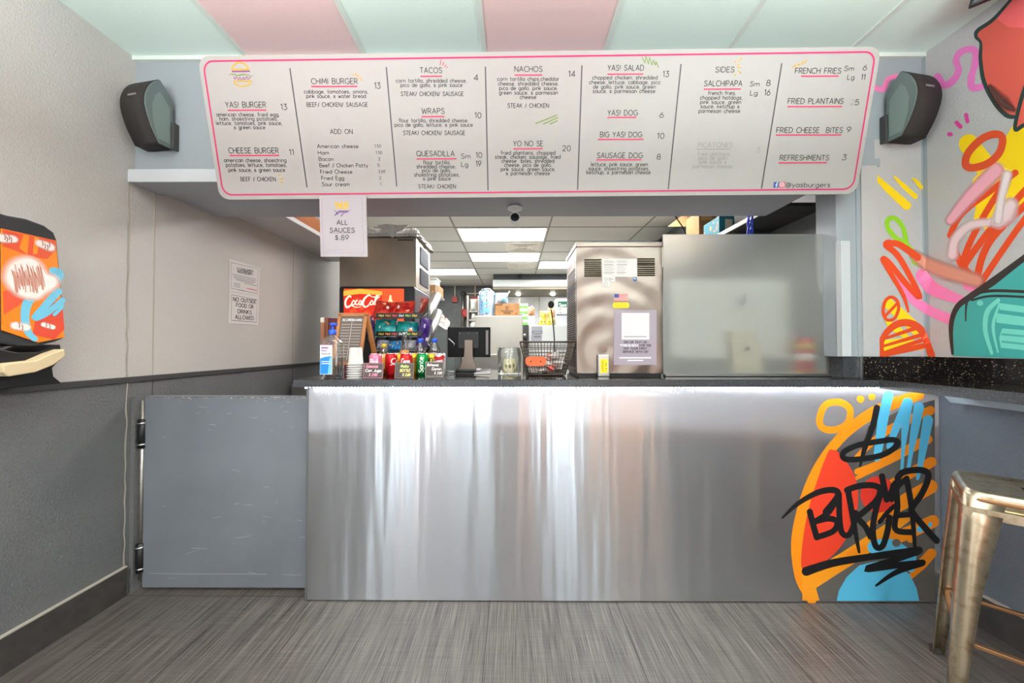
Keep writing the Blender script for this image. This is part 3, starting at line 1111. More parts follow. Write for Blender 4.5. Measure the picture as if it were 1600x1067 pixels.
# pixels right of the room corner fall on the right wall
sA = PxSurf([bw, rw], 1300, 0, 3.556, XR)
sC = PxSurf([bw, rw], 1300, 280, 2.963, XR)
PINKS, PINKW = (238, 168, 184), (240, 214, 216)
L2 = [
    ('f', YEL, [(1010, 690), (1200, 640), (1200, 1100), (800, 1180), (780, 1000), (905, 860)]),
    ('s', YEL, [110, 120], [(760, 800), (880, 960)]),
    ('s', PK, [30, 34, 30, 24], [(240, 488), (285, 496), (312, 440), (372, 422)]),
    ('s', (228, 120, 190), [10, 30, 40, 40, 38, 36, 36, 40, 44, 30], [(553, 470), (588, 418), (620, 472), (672, 450), (704, 390), (690, 330), (728, 282), (792, 278), (800, 340), (776, 420)]),
    ('s', (228, 120, 190), [40, 40, 34], [(776, 420), (778, 486), (836, 480)]),
    ('f', (216, 92, 78), [(1000, -10), (890, 118), (818, 155), (808, 205), (830, 240), (830, 330), (850, 450), (905, 560), (965, 630), (1020, 645), (1120, 590), (1300, 520), (1440, 380), (1500, 180), (1420, -60), (1300, -140)]),
    ('f', (240, 104, 104), [(1000, 0), (910, 100), (980, 150), (1300, 170), (1300, -140)]),
    ('f', (226, 98, 84), [(1100, 440), (1018, 715), (1140, 680)]),
    ('s', (44, 62, 58), [14, 20, 22, 20, 16, 22, 24, 26, 26, 20], [(1010, -20), (900, 105), (812, 168), (802, 205), (828, 240), (826, 330), (846, 455), (905, 570), (970, 640), (1020, 650)]),
    ('s', (44, 62, 58), [20, 24, 26, 26, 24], [(1150, 585), (1300, 522), (1440, 382), (1502, 180), (1420, -60)]),
    ('s', (44, 62, 58), 22, [(1090, 440), (1050, 560), (1018, 715), (1067, 695), (1150, 668)]),
    ('s', (90, 60, 54), [20, 60, 20], [(880, 480), (950, 570), (1010, 610)], .9),
    ('d', MG, (657, 746), 16, 12), ('s', MG, 24, [(694, 682), (715, 704)]), ('s', MG, 22, [(747, 638), (754, 674)]),
    ('c', (222, 80, 40), 42, [(745, 920), (758, 850), (830, 775), (905, 745), (948, 765), (935, 840), (880, 900), (800, 930)]),
]
L2b = [
    ('s', YEL, [14, 34, 42], [(188, -25), (260, 45), (345, 122)]), ('s', YEL, [10, 22, 24], [(290, -10), (330, 30), (385, 80)]), ('s', YEL, [10, 20, 20], [(375, -2), (392, 12), (412, 38)]),
    ('f', YEL, [(690, -20), (1000, -60), (1000, 60), (860, 150), (800, 180), (720, 240), (655, 190), (680, 60)]),
    ('s', RO, 30, [(548, 260), (600, 160), (740, 50), (850, -30)]),
    ('s', RO, 30, [(600, 395), (650, 270), (740, 110), (830, -20)]),
    ('s', RO, 32, [(606, 410), (660, 330), (770, 190), (960, -20)]),
    ('s', RO, 34, [(668, 480), (700, 350), (770, 240), (960, 60)]),
    ('s', RO, 30, [(690, 480), (790, 330), (889, 190), (980, 80)]),
    ('s', RO, [28, 30, 36, 34], [(555, 240), (575, 340), (618, 420), (680, 480)]),
    ('s', PINKS, [40, 60, 70], [(548, 190), (640, 80), (760, -40)], .4),
    ('s', (232, 206, 210), [50, 44, 40, 34], [(558, 350), (572, 280), (640, 215), (740, 200)], .5),
    ('s', (232, 206, 210), [60, 90, 60], [(770, 195), (805, 160), (830, 120)], .5),
    ('s', (236, 222, 224), [40, 34, 40], [(770, 190), (785, 90), (812, -20)], .5),
    ('c', GREEN, 22, [(290, 268), (258, 225), (258, 188), (292, 182), (328, 225), (342, 290), (320, 285)]),
    ('s', GREEN, [22, 36, 34], [(342, 300), (372, 345), (386, 382)]),
    ('s', PK, [20, 42, 46, 50], [(298, 468), (380, 560), (460, 612), (545, 648)]),
    ('s', PK, [62, 66, 56, 40], [(416, 446), (460, 500), (520, 530), (610, 565)]),
    ('s', PK, 44, [(628, 492), (690, 516)]),
    ('s', (214, 146, 124), [40, 60, 66, 60], [(380, 350), (440, 392), (540, 430), (672, 470)], .5),
    ('s', RO, [10, 18, 22, 24, 26, 28, 26, 26, 28, 30, 26], [(352, 612), (330, 540), (285, 460), (234, 372), (262, 385), (330, 470), (405, 548), (350, 430), (300, 350), (250, 305), (262, 292)]),
    ('s', RO, [28, 30, 34], [(255, 298), (310, 302), (395, 362)]),
    ('s', YEL, [46, 52, 54], [(256, 572), (310, 620), (395, 700)]),
    ('f', YEL, [(236, 640), (300, 670), (420, 790), (380, 790), (230, 800), (232, 745), (330, 735), (262, 690)]),
    ('c', RO, 15, [(236, 600), (248, 560), (276, 546), (302, 566), (306, 604), (288, 644), (256, 652), (240, 632)]),
    ('s', RO, 14, [(242, 636), (304, 572)]),
    ('s', RO, [26, 26, 32, 34, 34, 34], [(228, 818), (230, 745), (280, 682), (345, 664), (412, 700), (462, 815)]),
    ('s', RO, [12, 20], [(228, 742), (390, 688)]), ('s', RO, [12, 20], [(228, 775), (408, 722)]),
    ('s', RO, [14, 20], [(228, 806), (412, 746)]), ('s', RO, [24, 26], [(240, 812), (418, 772)]),
    ('f', TEAL, [(560, 818), (558, 660), (585, 590), (640, 545), (720, 500), (889, 372), (1060, 250), (1150, 262), (1230, 420), (1250, 640), (1240, 850), (889, 830)]),
    ('s', (54, 46, 44), [12, 22, 26, 30, 36, 28, 30, 30, 30, 28, 24], [(560, 808), (553, 680), (580, 594), (640, 545), (745, 475), (889, 366), (1060, 238), (1150, 256), (1235, 420), (1254, 640), (1244, 846)]),
    ('s', (54, 46, 44), [16, 14, 14], [(645, 535), (760, 516), (1060, 530)]), ('s', (40, 50, 50), [10, 11, 11], [(650, 560), (760, 540), (1060, 556)]),
    ('s', (40, 50, 50), [14, 9, 7], [(628, 555), (622, 600), (621, 655)]),
    ('s', (116, 214, 196), [18, 24, 22, 14], [(772, 560), (722, 612), (712, 700), (742, 806)]),
    ('s', (116, 214, 196), [8, 16, 8], [(776, 580), (748, 680), (770, 800)]),
    ('f', (116, 214, 196), [(770, 572), (1060, 610), (1060, 640), (780, 604)]), ('f', (116, 214, 196), [(762, 620), (1060, 660), (1060, 700), (764, 664)]),
    ('f', (116, 214, 196), [(790, 690), (1060, 712), (1060, 810), (784, 780), (776, 735)]),
    ('s', (74, 176, 166), 9, [(790, 718), (1060, 742)]), ('s', (74, 176, 166), 9, [(790, 752), (1060, 780)]),
    ('d', (116, 214, 196), (688, 573), 15, 13),
]
mural = thing('graffiti_mural', 'bright spray painted mural across the right corner walls', 'mural', (XR - .02, 1.2, 1.2))
paint_on(L2, sA, 'upper_painting', mural)
paint_on(L2b, sC, 'lower_painting', mural)

# ------------------------------------------------------------------ swing gate
M_GATE = mat('gate_metal', (128, 133, 140), .4, .25, var=(2.5, (116, 121, 128), .35, .7), bump=(60, .05, .001))
gx0 = -1.905
gate = thing('swing_gate', 'scratched grey metal half gate left of the steel counter', 'gate', (gx0, 1.845, 0))
mb = MB()
mb.box((gx0 + .012, 1.83, .02), (PX0 - .013, 1.87, .985), M_GATE)
mb.box((gx0 + .012, 1.828, .985), (PX0 - .013, 1.872, .991), M_GATE)
leaf = part('leaf', mb, gate, .003)
mb = MB()
SG = lambda u, v, l: V3((u, 1.83 - l, v))
M_SCR = paint((186, 189, 192), .4)
rnd = random.Random(3)
for i in range(34):
    u = rnd.uniform(gx0 + .1, PX0 - .06); v = rnd.choice([rnd.uniform(.18, .5), rnd.uniform(.05, .9), rnd.uniform(.8, .97)])
    l = rnd.uniform(.006, .05) * (1 if rnd.random() < .8 else 2.2)
    a = rnd.gauss(0, .25)
    mb.stroke(SG, [(u, v), (u + l * .5 * cos(a), v + l * .5 * sin(a) + rnd.uniform(-.003, .003)), (u + l * cos(a), v + l * sin(a))], [.0008, rnd.uniform(.0008, .0018), .0006], M_SCR, .0003, cap=False)
for i in range(90):                                    # chipped top edge
    u = rnd.uniform(gx0 + .05, PX0 - .03)
    mb.disc(SG, (u, .988 - abs(rnd.gauss(0, .006))), rnd.uniform(.001, .006), rnd.uniform(.0008, .002), paint(rnd.choice([(206, 190, 178), (190, 180, 172)])), .0024, 6)
mb.stroke(SG, [(gx0 + .05, .092), (gx0 + .3, .090), (gx0 + .65, .09)], .0016, M_SCR, .0003, cap=False)
part('scratch', mb, leaf, kind='stuff')
mb = MB()
mb.tube([(gx0, 1.835, .06), (gx0, 1.835, .97)], .011, M_STEELD, 12)
part('hinge_rod', mb, gate)
for z in (.17, .80):
    mb = MB()
    mb.lathe([(.012, -.075), (.02, -.072), (.02, .072), (.012, .075)], (gx0, 1.835, z), M_BLACK, 16)
    mb.lathe([(.0215, .05), (.0215, .058)], (gx0, 1.835, z), M_CHROME, 16)
    mb.lathe([(.0215, -.058), (.0215, -.05)], (gx0, 1.835, z), M_CHROME, 16)
    mb.box((gx0 - .045, 1.83, z - .05), (gx0 - .01, 1.84, z + .05), M_BLACK)
    part('hinge', mb, gate)
# jamb the gate hangs on
mb = MB()
mb.box((XL, 1.82, 0), (XL + .02, 1.86, .99), M_DADO)
struct('trim_5', mb)

# ------------------------------------------------------------------ menu board
BL, BR = atY(345, 312, 1.752), atY(1335, 303, 1.735)
TLp, TRp = atY(303, 88, 1.628), atY(1377, 72, 1.60)
Ub = ((BR - BL).normalized() + (TRp - TLp).normalized()).normalized()
mid_b, mid_t = (BL + BR) / 2, (TLp + TRp) / 2
Wb = (mid_t - mid_b)
BH = Wb.length
Wb = (Wb - Ub * Wb.dot(Ub)).normalized()
BP = Plane((0, 0, 0), Ub, Wb)
BP.O = mid_b
BW = ((BR - BL).length + (TRp - TLp).length) / 2
board = thing('menu_board', 'wide white tilted menu board with pink border over the counter', 'menu board', tuple(mid_b))
M_BOARD = mat('menu_board_white', (168, 163, 159), .5)


def rrect(x0, y0, x1, y1, r, n=6):
    out = []
    for (cx, cy, a) in ((x1 - r, y0 + r, -90), (x1 - r, y1 - r, 0), (x0 + r, y1 - r, 90), (x0 + r, y0 + r, 180)):
        out += _arc(cx, cy, r, r, a, a + 90, n)
    return out


mb = MB()
ol = rrect(-BW / 2, 0, BW / 2, BH, .05)
mb.prism([BP(u, v, 0) for u, v in ol], -BP.N * .012, M_BOARD)
part('panel', mb, board)
mb = MB()
i_ = .022
mb.stroke(BP, rrect(-BW / 2 + i_, i_, BW / 2 - i_, BH - i_, .045, 8), .007, paint((206, 40, 100)), .0008, smooth=False, closed=True)
part('border_line', mb, board)


class Crop:
    def __init__(self, ox, oy, s, plane):
        self.ox, self.oy, self.s, self.p = ox, oy, s, plane

    def uv(self, x, y):
        return self.p.uv(self.ox + x / self.s, self.oy + y / self.s)

    lift = .0008

    def text(self, mb, s, x0, x1, y, h, col=None, pen=.11, slope=0):
        a, b = self.uv(x0, y), self.uv(x1, y + slope)
        hh = h / self.s * self.p.scale(self.ox + x0 / self.s, self.oy + y / self.s)
        text(mb, self.p, s, a[0], a[1], hh, col or M_INK, width=b[0] - a[0], pen=pen * (1.2 if h > 28 else 1.35), slope=(b[1] - a[1]) / (b[0] - a[0]), lift=self.lift)

    def line(self, mb, pts, w, col, closed=False, smooth=False, lift=.0009):
        k = self.p.scale(self.ox + pts[0][0] / self.s, self.oy + pts[0][1] / self.s) / self.s
        mb.stroke(self.p, [self.uv(*p) for p in pts], w * k, col, lift, smooth=smooth, closed=closed, cap=False)


k4 = 4.103
C4, C5, C6, C7 = (Crop(ox, 60, k4, BP) for ox in (300, 600, 880, 1080))
UL = paint((214, 44, 92))
GOLD, GRN, PUR = paint((206, 156, 20)), paint((110, 140, 30)), paint((140, 50, 130))
for (c, a, b) in ((C4, (628, 192), (738, 955)), (C5, (15, 185), (82, 950)), (C5, (650, 182), (667, 975)),
                  (C6, (120, 173), (92, 970)), (C6, (755, 165), (673, 967)), (C7, (580, 160), (450, 962))):
    mb = MB()
    c.line(mb, [a, b], 9, paint((84, 80, 84)))
    part('divider', mb, board)
# burger emblem
mb = MB()
C4.line(mb, [(256, 202), (262, 180), (285, 158), (310, 153), (340, 165), (362, 190), (366, 198), (256, 202)], 9, GOLD)
C4.line(mb, [(256, 213), (372, 211)], 8, PUR)
C4.line(mb, [(235, 235), (270, 228), (300, 240), (330, 232), (365, 242), (398, 238)], 3, GRN, smooth=True)
C4.line(mb, [(248, 226), (290, 238), (330, 228), (372, 234)], 3, GRN, smooth=True)
C4.line(mb, [(268, 245), (276, 262), (288, 248), (298, 268), (308, 248), (318, 270), (330, 248), (338, 266), (352, 246), (360, 264), (378, 246)], 4, PUR, smooth=True)
C4.line(mb, [(268, 274), (380, 274), (372, 292), (350, 304), (310, 308), (282, 294), (268, 274)], 8, GOLD)
part('burger_logo', mb, board)


def block(crop, rows, uls=()):
    """A dish of the menu: its heading with the rule under it, its description and its prices are separate prints."""
    out = {'heading': MB(), 'description': MB(), 'price': MB(), 'doodle': MB()}
    for i, r in enumerate(rows):
        if r[0].replace('.', '').isdigit() and 'price' in out and out['price'].v:
            out['price.%d' % i] = out.pop('price')
            out['price'] = MB()
        k = 'price' if r[0].replace('.', '').isdigit() or r[0] in ('Sm', 'Lg') else 'heading' if r[4] >= 29 else 'description'
        crop.text(out[k], *r)
    for (x0, x1, y) in uls:
        crop.line(out['heading'], [(x0, y), (x1, y - 1)], 8, UL)
    return out


def done(out):
    for k, mb in out.items():
        if mb.v:
            part(k.split('.')[0], mb, board)


D = 25                                     # cap height of the small lines
done(block(C4, [('YAS! BURGER', 218, 475, 443, 35), ('13', 573, 610, 458, 36), ('american cheese, fried egg,', 160, 560, 500, D), ('ham, shoestring potatoes,', 180, 550, 527, D), ('lettuce, tomatoes, pink sauce,', 158, 578, 555, D), ('& green sauce', 272, 470, 582, D)], [(230, 478, 461)]))
mb = block(C4, [('CHEESE BURGER', 238, 556, 736, 34), ('11', 627, 655, 748, 35), ('american cheese, shoestring', 208, 605, 793, D), ('potatoes, lettuce, tomatoes,', 220, 607, 823, D), ('pink sauce, & green sauce', 237, 597, 855, D), ('BEEF / CHICKEN', 315, 537, 915, 25)], [(243, 560, 751)])
for a, b in (((556, 880), (568, 870)), ((562, 901), (588, 901)), ((565, 918), (585, 933))):
    C4.line(mb['doodle'], [a, b], 6, GOLD)
done(mb)
mb = block(C4, [('CHIMI BURGER', 767, 1062, 292, 34), ('13', 1172, 1208, 322, 37), ('cabbage, tomatoes, onions,', 720, 1130, 353, D), ('pink sauce, & water bread', 735, 1115, 382, D), ('BEEF/ CHICKEN/ SAUSAGE', 738, 1128, 438, 26)], [(765, 1060, 309)])
C4.line(mb['doodle'], [(1025, 230), (1045, 238), (1048, 222), (1058, 245), (1068, 234), (1068, 256), (1086, 248), (1078, 268), (1094, 272)], 3.5, GOLD)
done(mb)
rows = [('ADD ON', 888, 1030, 612, 29)]
for (s, x0, x1, y, pr, p0, p1) in (('American cheese', 805, 1067, 703, '1.50', 1172, 1213), ('Ham', 810, 878, 745, '1.50', 1180, 1220), ('Bacon', 815, 907, 785, '2', 1196, 1207),
                                   ('Beef / Chicken Patty', 820, 1128, 826, '5', 1191, 1203), ('Fried Cheese', 825, 1028, 867, '3.89', 1196, 1240), ('Fried Egg', 832, 975, 907, '2', 1202, 1213), ('Sour cream', 836, 1010, 947, '1', 1208, 1213)):
    rows += [(s, x0, x1, y, 24), (pr, p0, p1, y - 4, 18)]
done(block(C4, rows))
mb = block(C5, [('TACOS', 232, 372, 222, 34), ('4', 578, 605, 270, 36), ('corn tortilla, shredded cheese,', 78, 530, 283, D), ('pico de gallo, & pink sauce', 108, 502, 311, D), ('STEAK/ CHICKEN/ SAUSAGE', 110, 510, 369, 26)], [(233, 372, 244)])
for a, b in (((366, 138), (360, 172)), ((384, 152), (376, 176)), ((396, 168), (388, 184)), ((406, 180), (400, 192))):
    C5.line(mb['doodle'], [a, b], 5, UL)
done(mb)
done(block(C5, [('WRAPS', 243, 388, 483, 34), ('10', 583, 623, 511, 35), ('flour tortilla, shredded cheese,', 97, 540, 538, D), ('pico de gallo, lettuce, & pink sauce', 70, 568, 566, D), ('STEAK/ CHICKEN/ SAUSAGE', 125, 520, 619, 26)], [(241, 388, 502)]))
done(block(C5, [('QUESADILLA', 210, 452, 755, 33), ('Sm', 495, 553, 770, 30), ('10', 590, 628, 765, 34), ('Lg', 497, 538, 822, 30), ('19', 590, 623, 820, 34), ('flour tortilla,', 252, 425, 807, 25), ('shredded cheese,', 210, 460, 833, 25), ('pico de gallo,', 245, 430, 858, 25), ('shoestring potatoes,', 195, 483, 885, 25), ('& pink sauce', 252, 427, 910, 25), ('STEAK/ CHICKEN', 222, 460, 961, 24)], [(210, 465, 773)]))
mb = block(C5, [('NACHOS', 838, 1015, 214, 34), ('14', 1183, 1225, 247, 37), ('corn tortilla chips,cheddar', 728, 1122, 272, D), ('cheese, shredded cheese,', 733, 1118, 302, D), ('pico de gallo, pink sauce,', 740, 1112, 331, D), ('green sauce, & parmesan', 738, 1112, 360, D), ('cheese', 872, 975, 388, D), ('STEAK / CHICKEN', 793, 1055, 444, 26)], [(838, 1015, 236)])
for a, b in (((970, 547), (1110, 492)), ((1020, 550), (1115, 508)), ((1063, 550), (1112, 528))):
    C5.line(mb['doodle'], [a, b], 6, GRN)
done(mb)
done(block(C5, [('YO NO SE', 830, 1018, 691, 33), ('20', 1145, 1195, 722, 34), ('fried plantains, chopped', 750, 1097, 745, 25), ('steak, chicken, sausage, fried', 713, 1130, 771, 25), ('cheese  bites, shredded', 755, 1090, 797, 25), ('cheese, pico de gallo,', 772, 1075, 823, 25), ('pink sauce, green sauce,', 750, 1097, 850, 25), ('& parmesan cheese', 783, 1062, 876, 25)], [(830, 1017, 708)]))
mb = block(C6, [('YAS! SALAD', 285, 515, 206, 34), ('13', 638, 675, 247, 36), ('chopped chicken, shredded', 187, 603, 263, D), ('cheese, lettuce, cabbage, pico', 167, 620, 293, D), ('de gallo, pink sauce, green', 192, 590, 322, D), ('sauce, & parmesan cheese', 190, 588, 350, D)], [(283, 513, 230)])
C6.line(mb['doodle'], [(505, 120), (524, 158), (530, 115), (546, 165), (552, 122), (568, 172), (578, 140), (590, 172), (594, 150), (612, 187)], 4.5, GRN)
done(mb)
done(block(C6, [('YAS! DOG', 285, 475, 494, 33), ('6', 617, 642, 508, 34)], [(283, 468, 507)]))
done(block(C6, [('BIG YAS! DOG', 237, 503, 633, 33), ('10', 602, 645, 642, 34)], [(222, 515, 648)]))
done(block(C6, [('SAUSAGE DOG', 217, 507, 767, 33), ('8', 600, 623, 776, 34), ('lettuce, pink sauce, green', 178, 540, 819, 25), ('sauce, shoestring potatoes,', 163, 550, 846, 25), ('ketchup, & parmesan cheese', 150, 558, 870, 25)], [(213, 500, 779)]))
mb = block(C6, [('SIDES', 975, 1095, 217, 33), ('SALCHIPAPA', 903, 1145, 306, 34), ('Sm', 1197, 1255, 307, 30), ('Lg', 1198, 1243, 365, 30), ('french fries,', 928, 1105, 362, 25), ('chopped hotdogs,', 877, 1148, 392, 25), ('pink sauce, green', 878, 1138, 420, 25), ('sauce, ketchup &', 880, 1128, 448, 25), ('parmesan cheese', 868, 1132, 477, 25)], [(900, 1138, 326)])
for a, b in (((1148, 122), (1122, 152)), ((1108, 140), (1096, 158)), ((1130, 165), (1116, 176)), ((1114, 186), (1138, 186)), ((1118, 205), (1140, 224)), ((1096, 228), (1106, 240))):
    C6.line(mb['doodle'], [a, b], 6, GOLD)
C7.text(mb['price'], '8', 480, 505, 304, 36); C7.text(mb['price'], '16', 467, 503, 365, 36)
done(mb)
FNT = paint((148, 143, 140))
mb = MB()
for r in (('PICATONES', 863, 1083, 698, 30), ('fried plantains,', 860, 1072, 752, 25), ('pico de gallo,', 868, 1057, 778, 25), ('pink sauce &', 870, 1045, 803, 25), ('parmesan cheese', 828, 1083, 832, 25), ('5', 1240, 1262, 730, 32)):
    C6.text(mb, *r, FNT)
C6.line(mb, [(855, 711), (1073, 710)], 5, FNT)
part('lettering', mb, board, label='faded pale lettering half painted out')
mb = block(C7, [('FRENCH FRIES', 665, 957, 225, 34), ('Sm', 980, 1040, 208, 30), ('6', 1098, 1123, 204, 34), ('Lg', 1000, 1042, 264, 30), ('11', 1087, 1112, 266, 34)], [(703, 943, 243)])
C7.line(mb['doodle'], [(645, 190), (666, 168), (664, 186), (690, 162), (688, 178), (714, 148), (710, 170), (742, 135), (728, 158)], 4.5, GOLD)
done(mb)
mb = block(C7, [('FRIED PLANTAINS', 618, 972, 419, 33), ('5', 1048, 1072, 427, 34)], [(617, 967, 438)])
C7.text(mb['price'], '2', 1020, 1043, 427, 34, FNT)
done(mb)
done(block(C7, [('FRIED CHEESE  BITES', 545, 967, 605, 33), ('9', 995, 1020, 603, 34)], [(542, 960, 620)]))
done(block(C7, [('REFRESHMENTS', 567, 880, 781, 32), ('3', 967, 990, 780, 34)], [(560, 868, 798)]))
mb = MB()
C7.text(mb, '@yasburgers', 603, 888, 953, 30)
for (x0, x1, col) in ((525, 559, (58, 88, 160)), (564, 597, (214, 40, 80))):
    mb.fill(BP, [C7.uv(*p) for p in ((x0, 957), (x1, 956), (x1 + 5, 920), (x0 + 5, 921))], paint(col), .0008)
C7.line(mb, [(556, 926), (550, 925), (546, 932), (544, 955)], 5, M_WHITEP, lift=.0012)
C7.line(mb, [(538, 940), (554, 940)], 4, M_WHITEP, lift=.0013)
C7.line(mb, rrect(570, 926, 594, 950, 6, 3), 3.5, M_WHITEP, True, lift=.0012)
C7.line(mb, _arc(582, 938, 6, 6, 0, 330, 8), 3, M_WHITEP, True, lift=.0012)
part('lettering', mb, board, label='two social media icons and the handle line')

# brackets that hold the board off the wall
for u in (-1.1, 0, 1.1):
    mb = MB()
    p = BP(u, BH * .8, -.012)
    mb.box((p.x - .015, p.y - .006, p.z - .015), (p.x + .015, YW - .001, p.z + .015), M_STEELD)
    p2 = BP(u, BH * .2, -.012)
    mb.box((p2.x - .015, p2.y - .004, p2.z - .015), (p2.x + .015, YW - .001, p2.z + .015), M_STEELD)
    part('bracket', mb, board)

# ------------------------------------------------------------------ sauces sign hanging from the board
SY = 1.722
sign = thing('price_sign', 'small white laminated sauces price sign hanging below the menu board', 'sign', tuple(atY(536, 305, SY)))
SP = front(SY)
mb = MB()
q = [(499, 306), (572, 305), (574, 401), (501, 401)]
mb.prism([SP(*SP.uv(*p), 0) for p in q], (0, .004, 0), mat('sign_paper', (184, 176, 180), .6))
part('sheet', mb, sign)
CS = Crop(420, 290, 8.206, SP)
mb = MB()
CS.line(mb, [(680, 158), (1195, 155), (1218, 862), (700, 862)], 5, paint((170, 140, 170)), True)
CS.line(mb, [(725, 830), (930, 828)], 3, paint((170, 140, 170)))
CS.text(mb, 'ALL', 872, 1010, 500, 55, paint((70, 66, 68)), .14)
CS.text(mb, 'SAUCES', 785, 1100, 598, 55, paint((70, 66, 68)), .14)
CS.line(mb, [(778, 610), (1105, 607)], 4, paint((90, 86, 88)))
CS.text(mb, '$.89', 852, 1025, 697, 62, paint((70, 66, 68)), .12)
part('lettering', mb, sign)
mb = MB()
CS.text(mb, 'YAS!', 850, 1015, 296, 80, paint((226, 176, 20)), .2)
CS.line(mb, [(836, 318), (870, 345), (846, 388), (905, 330), (870, 352), (890, 352), (880, 372)], 6, paint((120, 70, 150)), smooth=True)
for x in (905, 930, 955, 980, 1005):
    CS.line(mb, [(x - 10, 345), (x, 322), (x + 6, 345), (x + 16, 318)], 6, paint((120, 70, 150)), smooth=True)
CS.line(mb, [(955, 345), (940, 390), (930, 380), (1050, 310)], 5, paint((120, 70, 150)), smooth=True)
part('logo', mb, sign)
mb = MB()
q2 = [(495, 303), (576, 302), (577.5, 404), (498, 404)]
mb.prism([SP(*SP.uv(*p), .004) for p in q2], (0, -.0008, 0), glass_mat('sleeve_plastic', (252, 252, 252), .0, .35, .15))
part('plastic_sleeve', mb, sign)

# ------------------------------------------------------------------ loudspeakers
M_GRILLE = mat('speaker_grille', (46, 40, 38), .6, bump=(900, .8, .002))
M_CHEEK = mat('speaker_shell', (104, 116, 114), .5, var=(5, (96, 106, 104), .3, .7))


def loudspeaker(px, pybot, side, label):
    """side: +1 shows its right cheek (left speaker), -1 mirrored."""
    base = atY(px, pybot, 1.80)
    t = thing('wall_speaker', label, 'speaker', tuple(base), group='wall speakers')
    f = V3((-.17 * side, -.985, 0)).normalized()
    n = V3((.985 * side, -.17, 0)).normalized()
    prof = [(0, 0), (.06, 0), (.096, .068), (.12, .144), (.122, .2), (.108, .251), (.088, .287), (.062, .315), (.033, .285), (0, .222)]
    w = .146
    P = lambda d, z, k: base + f * d + V3((0, 0, z)) - n * k
    fr, _ = spline(prof[1:8], [1] * 7, False, 5)
    full = [prof[0]] + fr + [prof[8], prof[9]]
    mb = MB()
    mb.prism([P(d * .985, z, 0) for d, z in full], -n * .014, M_CHEEK)
    part('cheek', mb, t, .002)
    mb = MB()
    inner = [(.0, .0)] + [(d + .002, z) for d, z in fr] + [(.03, .285), (.0, .222)]
    mb.prism([P(d, z, .006) for d, z in inner], -n * (w - .006), M_GRILLE, True)
    part('grille', mb, t)
    mb = MB()
    pan = [(.012, .02), (.066, .02), (.088, .1), (.092, .17), (.08, .225), (.06, .255), (.015, .2)]
    mb.prism([P(d, z, -.0015) for d, z in pan], -n * .003, mat('speaker_shell_inset', (120, 134, 130), .5))
    part('cheek_panel', mb, t)
    # emblem
    mb = MB()
    c = P(.1242, .207, w / 2)
    U = -n * -1 if side > 0 else n * -1
    ep = Plane(c, -n * (-1) if side > 0 else -n, V3((0, 0, 1)))
    if ep.N.dot(f) < 0:
        ep.N = -ep.N
    q = [ep(u, v, .002) for u, v in ((-.025, -.005), (.025, -.005), (.025, .005), (-.025, .005))]
    mb.prism(q, -f * .002, M_CHROME)
    text(mb, ep, 'BOSE', -.02, -.0035, .007, M_BLACK, width=.04, lift=.003, shear=.3)
    part('emblem', mb, t)
    mb = MB()
    mb.box((base.x + side * .008 - .006, base.y - .012, base.z), (base.x + side * .008 + .006, YW, base.z + .135), M_RAIL)
    part('bracket', mb, t, .002)


loudspeaker(270, 234, 1, 'black grilled wall speaker left of the menu board')
loudspeaker(1385, 222.5, -1, 'black grilled wall speaker right of the menu board over yellow paint dashes')

# ------------------------------------------------------------------ frosted screen on the counter
def frosted():
    m = mat('frosted_glass', (228, 229, 224), .46, trans=.92, ior=1.30, spec=.4)
    return m


sc_ = thing('frosted_screen', 'large frosted glass panel standing on the right end of the counter', 'screen', tuple(atY(1180, 588, 1.9)))
a, b_ = atY(1036, 366, 1.9), atY(1322, 583, 1.9)
mb = MB()
mb.box((a.x, 1.9, CT + .012), (b_.x, 1.908, a.z), frosted())
part('pane', mb, sc_, .001)
mb = MB()
mb.box((a.x + .004, 1.888, CT), (b_.x + .005, 1.899, CT + .016), M_STEEL)
mb.box((a.x + .004, 1.909, CT), (b_.x + .005, 1.92, CT + .016), M_STEEL)
mb.box((a.x + .004, 1.888, CT), (b_.x + .005, 1.92, CT + .003), M_STEEL)
part('channel', mb, sc_)

# ------------------------------------------------------------------ steel oven
ov0 = atY(901, 588, 1.92); ov1 = atY(1036, 380, 1.92)
ox0, ox1, ozt = ov0.x, ov1.x - .003, ov1.z
oven = thing('countertop_oven', 'tall stainless steel oven with slotted vents on the counter beside the frosted screen', 'oven', ((ox0 + ox1) / 2, 2.07, CT))
M_OVEN = mat('oven_steel', (140, 128, 119), .34, 1.0, bump=(2.2, .5, .05))
_nt = M_OVEN.node_tree
_tc = _nt.nodes.new('ShaderNodeTexCoord')
_mp = _nt.nodes.new('ShaderNodeMapping')
_mp.inputs['Location'].default_value = (.07, .0, -.13)
_wv = _nt.nodes.new('ShaderNodeTexWave')
_wv.wave_type = 'RINGS'
_wv.rings_direction = 'Y'
_wv.inputs['Scale'].default_value = 2.6
_wv.inputs['Distortion'].default_value = 2.2
_wv.inputs['Detail'].default_value = 1.0
_nt.links.new(_tc.outputs['Object'], _mp.inputs['Vector'])
_nt.links.new(_mp.outputs[0], _wv.inputs['Vector'])
_b0 = [n for n in _nt.nodes if n.type == 'BUMP'][0]
_b1 = _nt.nodes.new('ShaderNodeBump')
_b1.inputs['Strength'].default_value = .22
_b1.inputs['Distance'].default_value = .02
_nt.links.new(_wv.outputs['Fac'], _b1.inputs['Height'])
_nt.links.new(_b0.outputs[0], _b1.inputs['Normal'])
_nt.links.new(_b1.outputs[0], _nt.nodes['Principled BSDF'].inputs['Normal'])
mb = MB()
mb.box((ox0, 1.92, CT + .012), (ox1, 2.27, ozt), M_OVEN)
part('body', mb, oven, .004)
mb = MB()
